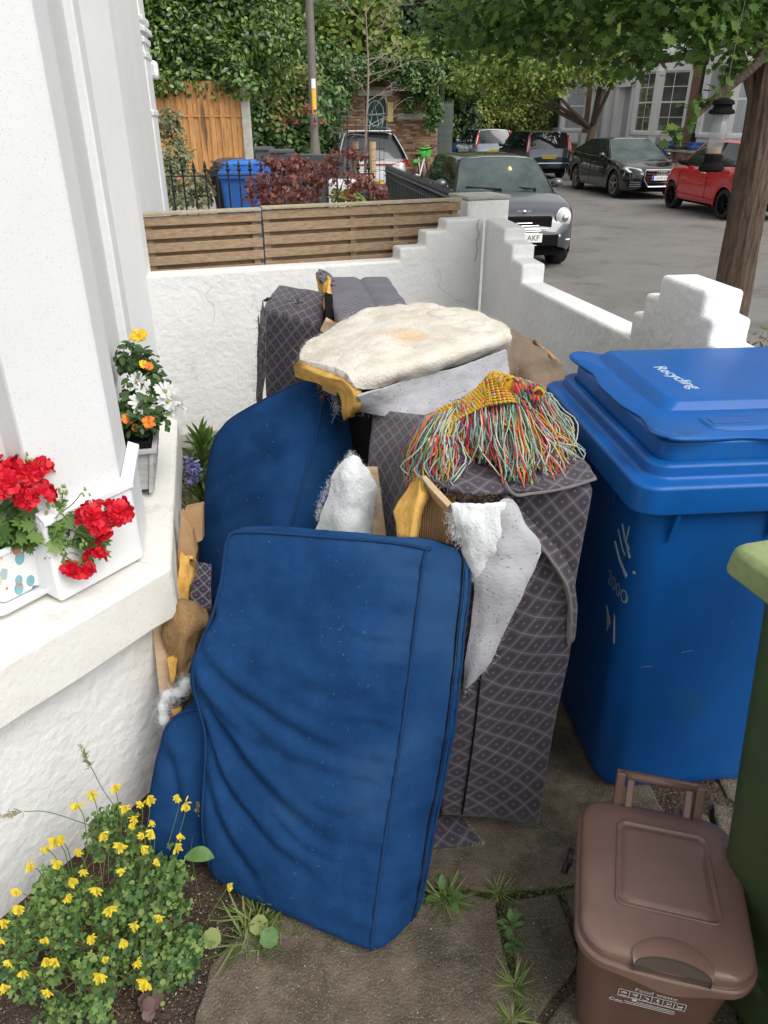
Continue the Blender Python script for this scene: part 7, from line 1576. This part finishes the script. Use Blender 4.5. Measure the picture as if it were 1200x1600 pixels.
# --- two tall estates beyond the saloon, tails to us
def estate(label, loc, m, tl):
    c_ = car(label, loc, DIRN, m, 4.2, 1.74,
        [(-2.08, .70), (-2.04, .96), (-1.9, 1.02), (-1.2, 1.0), (0, .98), (.9, .97), (1.35, .92), (1.8, .80), (2.05, .62), (2.1, .5)], None,
        [(-2.08, .74), (-2.0, .82), (-1.7, .86), (0, .87), (1.4, .87), (1.85, .76), (2.1, .5)],
        [1.25, -1.3], .31, dict(fb=1.1, ft=.35, rt=-1.80, rb=-1.98, zr=1.52, hb=.80, hr=.66, pillars=[(0, .05, 0), (.38, .05, 0), (.70, .05, 0), (1, .12, 0)], seams=[.8, -.2, -1.1], handles=[.0, -.95]), sill=.25, plastic=m_bplas)
    for s in (-1, 1): MB().prism([(-2.03, s * .68, .88), (-2.05, s * .83, .86), (-1.98, s * .80, 1.15), (-1.88, s * .73, 1.42), (-1.90, s * .65, 1.42), (-1.98, s * .68, 1.1)], (.07, 0, 0)).build('tail_light', m_red, c_, bevel=.01)
    MB().box((-2.07, 0, .45), (.10, 1.5, .2)).build('rear_bumper', m, c_, bevel=.04)
    MB().box((-1.84, 0, 1.475), (.06, .30, .04)).build('brake_light', m_red, c_, bevel=.01)
    plate(c_, -2.10, .72, 'LB12 OYN', m_platey, -1, .50, .11); return c_
estate('dark navy estate with tall red tail lights parked just beyond the black saloon', street(29.8, 9.75, -.20), pm_('navy paint', (.018, .03, .05, 1), .3), 1)
estate('silver blue estate parked furthest up the road', street(35.6, 9.4, -.20), pm_('silver blue paint', (.32, .38, .43, 1), .3), 1)
hb_ = car('bright blue car roof just showing beyond the silver estate', street(41.5, 9.6, -.20), DIRN, pm_('bright blue paint', (.02, .12, .42, 1), .2), 4.2, 1.74,
        [(-2.08, .70), (-2.04, .96), (-1.9, 1.02), (-1.2, 1.0), (0, .98), (.9, .97), (1.35, .92), (1.8, .80), (2.05, .62), (2.1, .5)], None,
        [(-2.08, .74), (-2.0, .82), (-1.7, .86), (0, .87), (1.4, .87), (1.85, .76), (2.1, .5)], [1.25, -1.3], .31, dict(fb=1.1, ft=.35, rt=-1.75, rb=-1.98, zr=1.60, hb=.80, hr=.66), sill=.25)
# --- green hire bicycle
q = at_y(657, 240, 26.2); bk2 = thing('hire_bicycle', 'bright green hire bicycle propped by the brick wall beside the palisade', 'bicycle', (q.x, 26.0, -.2), R(72))
for x in (-.52, .52):
    b = MB(); b.tube([(x + .33 * math.cos(a), 0, .35 + .33 * math.sin(a)) for a in np.linspace(0, 6.283, 25)], .022, 6); b.build('wheel', m_tyre, bk2, smooth=True)
b = MB(); m_bg = mat('hire bike green', (.08, .50, .06, 1), rough=.4)
b.tube([(-.52, 0, .35), (-.1, 0, .3), (.40, 0, .75)], .03, 6); b.tube([(-.1, 0, .3), (-.25, 0, .85)], .025, 6); b.tube([(.52, 0, .35), (.38, 0, 1.0)], .025, 6); b.build('frame', mat('white tube', (.6, .6, .6, 1), rough=.4), bk2, smooth=True)
MB().box((-.5, 0, .74), (.50, .08, .10)).build('mudguard', m_bg, bk2, bevel=.02); MB().box((.52, 0, .95), (.30, .34, .28)).build('basket', m_bg, bk2, bevel=.03)
MB().tube([(.38, -.3, 1.08), (.36, 0, 1.02), (.38, .3, 1.08)], .018, 6).build('handlebar', m_bplas, bk2); MB().box((-.27, 0, .89), (.26, .16, .06)).build('saddle', m_bplas, bk2, bevel=.02)
# ================================================================== TREES AND SHRUBS
def trunk(par, pts, r0, r1, m=m_bark, n=12, name='trunk', k=14):
    P = crom(pts, k); b = MB(); b.tube([tuple(p) for p in P], [r0 + (r1 - r0) * (i / (k - 1)) for i in range(k)], n); o = b.build(name, m, par, world=True, smooth=True)
    return o
LM = {
 'laurel': leafmat('laurel leaf', [(.02, .05, .014), (.04, .095, .018), (.09, .17, .03), (.20, .29, .05), (.05, .11, .02)], .32, .15, .6),  # brightest yellow-green tones stand in for highlights on the leaves
 'ivy': leafmat('ivy leaf', [(.025, .065, .02), (.05, .115, .03), (.10, .19, .05), (.19, .27, .09)], .4, .2),
 'mixed': leafmat('mixed leaf', [(.06, .11, .03), (.13, .20, .05), (.24, .28, .08), (.32, .24, .10), (.16, .22, .06)], .5, .25),
 'dark': leafmat('dark leaf', [(.014, .034, .013), (.026, .06, .018), (.05, .10, .028)], .5, .15),
 'mid': leafmat('mid leaf', [(.035, .085, .022), (.07, .15, .035), (.14, .25, .05), (.24, .34, .07)], .5, .3),
 'lime': leafmat('yellow green leaf', [(.10, .16, .03), (.20, .27, .05), (.34, .38, .09), (.44, .44, .16), (.13, .20, .05)], .5, .3),
 'lit': leafmat('lit leaf', [(.07, .13, .025), (.14, .22, .04), (.24, .32, .06), (.32, .36, .10)], .5, .4),  # light on the crown is painted into these yellow-green leaf tones
 'maple': leafmat('street tree leaf', [(.045, .10, .022), (.07, .15, .03), (.12, .21, .04), (.19, .29, .06)], .45, .5),
 'acer': leafmat('red maple leaf', [(.09, .022, .028), (.15, .035, .035), (.24, .07, .05), (.33, .13, .09), (.12, .07, .06)], .5, .3),
 'grey': leafmat('grey green leaf', [(.12, .15, .07), (.20, .22, .11), (.30, .29, .16), (.09, .13, .06)], .6, .25)}
def tree(name, label, cat, cores, n, size, m, base=None, top=None, r=.15, shell=.5, shape='leaf', seed=0, wide=1.1, up_=.5, group=None, leafname='crown'):
    rg = np.random.default_rng(seed); cs = [c for c, r_ in cores]; rs = [r_ if isinstance(r_, tuple) else (r_,) * 3 for c, r_ in cores]
    # break each core into smaller clumps so the outline is uneven
    cc, rr_ = [], []
    for c, r_ in zip(cs, rs):
        k = 9
        d = rg.normal(size=(k, 3)); d /= np.linalg.norm(d, axis=1)[:, None]; d *= rg.uniform(.45, .95, (k, 1))
        for q in d: cc.append([c[i] + q[i] * r_[i] for i in range(3)]); rr_.append([x * rg.uniform(.28, .52) for x in r_])
        cc.append(list(c)); rr_.append([x * .6 for x in r_])
    base = base if base is not None else Vector((cs[0][0], cs[0][1], -.2)); t = thing(name, label, cat, base, 0, group)
    P, d = blobs(rg, cc, rr_, n, shell); P[:, 2] = np.maximum(P[:, 2], -.15)
    scatter(leafname, P, rg.uniform(.6, 1.25, n) * size, shape, m, t, nrm=d * .9 + np.array([0, -.15, up_]), nspread=.55, seed=seed, wide=wide)
    if r:
        tp = Vector(top) if top is not None else Vector(cs[0]); base = Vector(base)
        trunk(t, [base, base.lerp(tp, .5) + Vector((.05, 0, 0)), tp], r, r * .5)
        for c in cs[1:6]: trunk(t, [base.lerp(tp, .55), base.lerp(Vector(c), .8) + Vector((0, 0, .1)), Vector(c)], r * .4, r * .12, n=6, name='limb', k=7)
    return t
Y_ = at_y
# laurel over the orange fence
tree('laurel_tree', 'glossy evergreen laurel spilling over the orange boarded fence', 'tree', [(Y_(330, 10, 17.2), (1.5, 1.0, 1.6)), (Y_(280, 85, 16.8), (1.0, .8, .95)), (Y_(375, 90, 16.9), (.95, .8, 1.0)), (Y_(255, 30, 17), (.8, .8, 1.5)), (Y_(400, 20, 17.4), (.9, .8, 1.5)), (Y_(300, 128, 16.2), (1.0, .7, .5)), (Y_(365, 122, 16.2), (.6, .7, .5)), (Y_(330, -90, 17.5), (1.8, 1.2, 1.5))], 32000, .105, LM['laurel'], base=Vector((-4, 18, -.1)), top=Y_(330, -20, 17.5), r=.2, seed=1, shell=.6)
tree('ivy_bank', 'tall tangled bank of ivy between the orange fence and the lamp post', 'hedge', [(Y_(430, 150, 22), (1.1, 1.2, 1.3)), (Y_(470, 170, 22.5), (1.1, 1.2, 1.4)), (Y_(420, 230, 21.5), (1.0, 1, 1.0)), (Y_(480, 230, 21.5), (.9, 1, 1.0)), (Y_(445, 100, 23), (1.1, 1, 1.2)), (Y_(520, 130, 25.5), (.9, .8, 1.2)), (Y_(410, 190, 21), (.6, 1, 1.2))], 15000, .15, LM['ivy'], r=0, seed=2, shell=.6, leafname='foliage')
tree('flowering_shrub', 'paler bronze tipped shrub leaning out of the ivy bank above the dark wall', 'shrub', [(Y_(425, 120, 21), (.9, .7, .7)), (Y_(460, 140, 21.2), (.6, .6, .6)), (Y_(435, 165, 20.8), (.6, .6, .6))], 3800, .13, LM['mixed'], base=Vector((-3.3, 21, -.1)), r=.06, seed=3, leafname='foliage')
tree('wall_ivy', 'ivy cascading over the top of the brick outbuilding', 'climber', [(Y_(540, 112, 26.6), (1.0, .45, .42)), (Y_(595, 105, 26.6), (1.0, .45, .35)), (Y_(650, 125, 26.5), (.75, .45, .65)), (Y_(672, 160, 26.4), (.35, .3, .8)), (Y_(520, 150, 26.6), (.45, .35, 1.0)), (Y_(505, 200, 26.5), (.4, .35, 1.1)), (Y_(632, 112, 26.6), (.8, .45, .45)), (Y_(645, 155, 26.7), (.35, .25, .35))], 12000, .13, LM['ivy'], r=0, seed=4, leafname='foliage')
for i, (u, v, y, r_, mm, lab) in enumerate(((470, 40, 34, (3.0, 2.5, 3.2), 'mid', 'broad green tree behind the lamp post'), (560, 60, 33, (2.4, 2, 2.2), 'lit', 'lighter green tree above the brick outbuilding'), (640, 30, 38, (3.2, 2.5, 3.5), 'dark', 'very dark evergreen behind the brick outbuilding'),
        (420, -10, 40, (3.8, 3, 4), 'dark', 'dark tree rising behind the laurel and ivy bank'), (720, 40, 44, (4.2, 3, 4.0), 'dark', 'dark tree mass at the end of the road'), (820, 60, 50, (5, 3, 4.2), 'dark', 'dark tree furthest away over the yellow hedge'), (530, -60, 42, (5, 3, 4), 'mid', 'tall tree filling the sky above the outbuilding'), (760, -60, 50, (7, 3, 4.5), 'mid', 'tall spreading tree behind the street tree canopy'), (950, 20, 56, (6, 3, 5.5), 'dark', 'dark tree beyond the far end of the terrace'), (1120, -10, 75, (10, 3, 9), 'mid', 'distant tree rising behind the terraced houses'))):
    c = Y_(u, v, y); tree('background_tree', lab, 'tree', [(c, r_), (c + Vector((r_[0] * .6, 0, -r_[2] * .5)), tuple(x * .7 for x in r_)), (c + Vector((-r_[0] * .6, 0, -r_[2] * .55)), tuple(x * .7 for x in r_)), (c + Vector((0, 0, -r_[2] * .9)), tuple(x * .7 for x in r_))], 9000, .26 if mm != 'dark' else .34, LM[mm], base=Vector((c.x, c.y + 1, -.2)), r=.25, seed=10 + i, shell=.5)
tree('yellow_hedge', 'yellow green hedge behind the parked estates', 'hedge', [(Y_(735, 170, 41), (1.8, 1, 1.1)), (Y_(790, 165, 41), (1.6, 1, 1.2)), (Y_(830, 180, 41), (1.3, 1, 1.3)), (Y_(700, 185, 40), (.9, 1, 1.2)), (Y_(760, 195, 40.5), (1.6, 1, 1.2)), (Y_(740, 150, 41.4), (1.6, 1, .7))], 14000, .17, LM['lime'], r=0, seed=30, leafname='foliage')
tree('green_hedge', 'darker green hedge end beside the far white houses', 'hedge', [(Y_(850, 185, 43), (1.0, 1, 1.5)), (Y_(872, 165, 44), (.9, 1, 1.6)), (Y_(690, 200, 33), (.5, .6, .8))], 5000, .17, LM['mid'], r=0, seed=31, leafname='foliage')
# street tree across the road, leaning trunk
b0 = street(26.6, 12.1, -.1); pA = at_y(915, 205, b0.y); pA = Vector((pA.x, b0.y, 0)); st = Vector((pA.x, pA.y, -.1)); tp_ = at_y(938, 135, pA.y)
tree('street_tree', 'lit green street tree with a leaning dark trunk across the road', 'tree', [(at_y(900, 95, pA.y), (2.3, 2.2, 1.1)), (at_y(820, 110, pA.y - .5), (1.8, 1.6, 1.0)), (at_y(760, 100, pA.y - .2), (1.5, 1.4, .8)), (at_y(975, 85, pA.y - .8), (1.2, 1.2, .6)), (at_y(870, 130, pA.y - .6), (1.1, 1.1, .45)), (at_y(960, 120, pA.y - .9), (.6, .8, .25)), (at_y(730, 130, pA.y), (1.0, 1, .6)), (at_y(880, 20, pA.y), (2.5, 2, 1.4)), (at_y(790, 150, pA.y - .6), (1.2, 1, .5))], 8500, .15, LM['lit'], base=st, top=tp_, r=.17, seed=40, shell=.35)
# near street tree with dark canopy
TB = Vector((1.955, 4.18, -.11))
nt_ = thing('street_tree', 'near street tree with ridged bark whose dark canopy overhangs the top right', 'tree', TB)
a0, a1, a2, a3 = TB, at_y(1150, 430, 4.15), at_y(1183, 240, 4.12), at_y(1212, 60, 4.12)
rs = None
P = crom([TB, a1, a2, a3, a3 + Vector((.05, .1, .7)), a3 + Vector((.0, .2, 1.6))], 40)
n = 60; rows = []; rnd = random.Random(8)
for i, p in enumerate(P):
    rr0 = .096 * (1 - .35 * i / 39) + .03 * math.exp(-i / 3); row = []
    for j in range(n):
        a = 2 * math.pi * j / n; rd = rr0 + .010 * noise.noise(Vector((math.cos(a) * 5, math.sin(a) * 5, i * .16))) + .010 * noise.noise(Vector((math.cos(a) * 11, math.sin(a) * 11, i * .22))); row.append(Vector(p) + Vector((rd * math.cos(a), rd * math.sin(a), 0)))
    rows.append(row)
MB().loft(rows, True).build('trunk', m_bark, nt_, world=True, smooth=True)
br = [[a2 + Vector((0, 0, .10)), at_y(1165, 110, 4.1), at_y(1130, 40, 3.9), at_y(1040, -10, 3.7)], [a3, at_y(1150, 60, 4.0), at_y(1060, 90, 3.8), at_y(980, 95, 3.7)], [a3 + Vector((0, 0, .2)), at_y(1050, -20, 4.3), at_y(900, 20, 4.6), at_y(780, 50, 4.8)],
      [a3 + Vector((0, 0, .3)), at_y(1000, -40, 5.0), at_y(850, -10, 5.4), at_y(690, 60, 5.6)], [a3 + Vector((0, 0, .4)), at_y(1100, -90, 3.7), at_y(950, -60, 3.3), at_y(800, -40, 3.3)], [a3 + Vector((0, 0, .1)), at_y(1190, 90, 3.9), at_y(1110, 160, 3.7), at_y(1065, 205, 3.6)]]
for q in br: trunk(nt_, q, .034, .006, n=7, name='limb', k=12)
rg = np.random.default_rng(50)
cl_ = [(1180, 20, 3.9, .22), (1130, 40, 3.8, .17), (1080, 20, 3.9, .18), (1000, 40, 4.0, .24), (1150, 105, 3.9, .09), (1105, 150, 3.7, .06), (1075, 175, 3.6, .08), (1052, 205, 3.6, .07), (1000, 90, 3.7, .09), (940, 45, 4.3, .19), (900, 20, 4.4, .26), (960, 0, 4.0, .26), (850, 40, 4.6, .22), (800, 20, 4.8, .26), (830, 0, 4.4, .26), (760, 40, 4.8, .2), (720, 70, 5.2, .16), (740, 20, 5.2, .22), (690, 40, 5.4, .18), (680, 70, 5.4, .10), (800, 80, 4.8, .12), (860, 70, 4.5, .13), (905, 75, 4.2, .10), (1100, 0, 3.6, .28), (1190, 70, 4.0, .11), (1170, -30, 3.7, .3), (1060, -50, 3.6, .35), (950, -50, 3.9, .35), (850, -50, 4.3, .35), (750, -40, 4.8, .3), (1040, 20, 4.4, .25), (1010, 60, 3.6, .12), (1140, 125, 4.0, .06)]
P, d = blobs(rg, [at_y(u, v, y) for u, v, y, r_ in cl_], [r_ * (.92 if v < 60 or u > 1085 else .74) for u, v, y, r_ in cl_], 6700, .1)
U, d2 = blobs(rg, [(1.6, 4.2, 3.4), (.9, 4.6, 3.2), (2.6, 4.6, 3.4), (1.9, 5.6, 3.5), (1.6, 3.6, 3.8)], [(1.0, .9, .5), (.8, .8, .4), (.9, .8, .5), (1.0, .8, .5), (1.0, .8, .5)], 900, .3)
P = np.concatenate([P, U]); d = np.concatenate([d, d2])
scatter('crown', P, rg.uniform(.026, .056, len(P)), 'lobed', LM['maple'], nt_, nrm=d * .3 + np.array([0, -.35, .9]), nspread=.5, dirs=np.tile([0, 0, -.5], (len(P), 1)), dspread=.7, seed=51)
# bird feeder hanging in it
fc = at_y(1131, 158, 3.3); bfd = thing('bird_feeder', 'clear tube bird feeder with black cap and base hanging under the street tree', 'bird feeder', (fc.x, fc.y, fc.z - .25))
def cyl(rs_, n=18): return MB().loft([[Vector((r * math.cos(k * 2 * math.pi / n), r * math.sin(k * 2 * math.pi / n), z)) for k in range(n)] for r, z in rs_])
m_clear, ntc, bc, Nc, Lc = newmat('clear plastic tube'); bc.inputs['Alpha'].default_value = .38; bc.inputs['Base Color'].default_value = (.32, .33, .32, 1); bc.inputs['Roughness'].default_value = .1
cyl([(.012, .262), (.038, .252), (.043, .240), (.034, .236), (.036, .224), (.047, .218), (.050, .208), (.036, .204)]).build('cap', m_dark, bfd, smooth=False)
cyl([(.031, .06), (.031, .206)]).build('tube', m_clear, bfd, smooth=True); cyl([(.025, .06), (.025, .09)]).build('seed', m_timber, bfd)
cyl([(.030, .066), (.034, .058), (.034, .034), (.046, .020), (.050, .008), (.040, .0)]).build('base', m_dark, bfd)
MB().tube([(0, 0, .26), (0, 0, .30), (.05, .1, .62)], .0015, 4).build('hanger', m_iron, bfd)
# red maple, guarded sapling, small shrub next door
tree('red_maple', 'low red leaved maple spreading in front of the railings next door', 'shrub', [(at_y(450, 262, 7.0), (.30, .25, .11)), (at_y(430, 290, 6.9), (.26, .25, .12)), (at_y(490, 285, 6.9), (.22, .2, .12)), (at_y(545, 242, 6.8), (.16, .15, .05)), (at_y(555, 288, 6.6), (.20, .2, .10)), (at_y(420, 308, 6.8), (.22, .2, .1)), (at_y(590, 300, 6.6), (.14, .15, .07)), (at_y(480, 175, 7.2), (.06, .06, .045)), (at_y(455, 190, 7.2), (.10, .06, .035)), (at_y(500, 192, 7.2), (.07, .06, .02)), (at_y(475, 305, 6.8), (.2, .2, .1)), (at_y(515, 255, 6.9), (.1, .1, .08))], 1900, .046, LM['acer'], base=Vector((at_y(500, 300, 6.9).x, 6.9, -.05)), top=at_y(490, 255, 6.9), r=.016, seed=60, shape='tri', shell=.1, wide=.8, leafname='foliage')
tree('lime_shrub', 'small yellow green plant under the red maple', 'shrub', [(at_y(540, 308, 7.0), (.16, .1, .08))], 260, .05, LM['lime'], r=0, seed=61, leafname='foliage')
tree('grey_shrub', 'pale straggly shrub in front of the orange fence', 'shrub', [(at_y(268, 240, 10.5), (.32, .3, .42)), (at_y(290, 285, 10), (.42, .3, .32)), (at_y(262, 200, 10.6), (.2, .2, .25)), (at_y(300, 300, 9.6), (.3, .3, .2))], 2600, .06, LM['grey'], base=Vector((-2.9, 10.3, -.05)), r=.02, seed=62, shell=.2, leafname='foliage')
q = at_y(580, 250, 11.5); sp = thing('staked_sapling', 'bare staked sapling inside a wire mesh guard in front of the silver car', 'tree', (q.x, 11.5, -.1))
MB().tube([(q.x + .02, 11.45, -.1), (q.x + .02, 11.45, 1.42)], .048, 10).build('stake', m_timber, sp, world=True); MB().tube([(q.x - .22, 11.55, -.1), (q.x - .22, 11.55, 1.42)], .045, 10).build('stake', m_slat, sp, world=True)
MB().box((q.x - .10, 11.44, 1.22), (.3, .012, .05)).build('tie', m_bplas, sp, world=True)
b = MB(); b.tube([tuple(p) for p in crom([(q.x - .09, 11.5, -.1), (q.x - .08, 11.5, 1.3), (q.x - .03, 11.5, 2.2), (q.x - .06, 11.5, 3.0)], 14)], [.026 - .0015 * i for i in range(14)], 6); rr = random.Random(4)
def twigs(p, d, L_, r, dep):
    e = p + d * L_; m_ = p.lerp(e, .5) + Vector((rr.gauss(0, .03), rr.gauss(0, .03), .02)); b.tube([tuple(p), tuple(m_), tuple(e)], [r, r * .8, r * .5], 4)
    if dep: 
        for _ in range(3): twigs(p.lerp(e, rr.uniform(.4, 1)), (d + Vector((rr.gauss(0, .6), rr.gauss(0, .4), rr.gauss(.15, .4)))).normalized(), L_ * .6, r * .6, dep - 1)
for k in range(15):
    z = 1.5 + k * .1; twigs(Vector((q.x - .07, 11.5, z)), Vector((rr.choice((-1, 1)) * rr.uniform(.4, 1), rr.gauss(0, .3), rr.uniform(-.1, .8))).normalized(), rr.uniform(.3, .55), .007, 2)
b.build('trunk', mat('pale bark', (.26, .20, .16, 1), rough=.8), sp, world=True)
b = MB(); 
for k in range(9): a = k / 9 * 6.283; b.tube([(q.x - .08 + .26 * math.cos(a), 11.5 + .26 * math.sin(a), .0), (q.x - .08 + .26 * math.cos(a), 11.5 + .26 * math.sin(a), 1.75)], .004, 4)
for k in range(13): b.tube([(q.x - .08 + .26 * math.cos(a), 11.5 + .26 * math.sin(a), .1 + .137 * k) for a in np.linspace(0, 6.283, 19)], .0035, 4)
b.build('mesh_guard', m_iron, sp, world=True)
# ------------------------------------------------------------------ shared group names for repeats
for o in C.objects:
    if o.parent is None and 'label' in o and 'group' not in o:
        k = o.name.split('.')[0]
        g = {'parked_car': 'cars parked along the road', 'terraced_house': 'terraced houses across the road', 'background_tree': 'trees beyond the end of the road', 'garden_wall': 'low brick garden walls across the road',
             'iron_railing': 'black iron railings next door', 'grass_tuft': 'grass tufts in the paving joints', 'grass_stalk': 'grass stalks among the yellow flowers', 'fallen_leaf': 'loose leaves on the soil'}.get(k)
        if k == 'wheelie_bin' and 'across the road' in o['label'] or k == 'wheelie_bin' and 'behind the red car' in o['label'] or k == 'wheelie_bin' and 'black saloon' in o['label']: g = 'wheelie bins across the road'
        if g: o['group'] = g
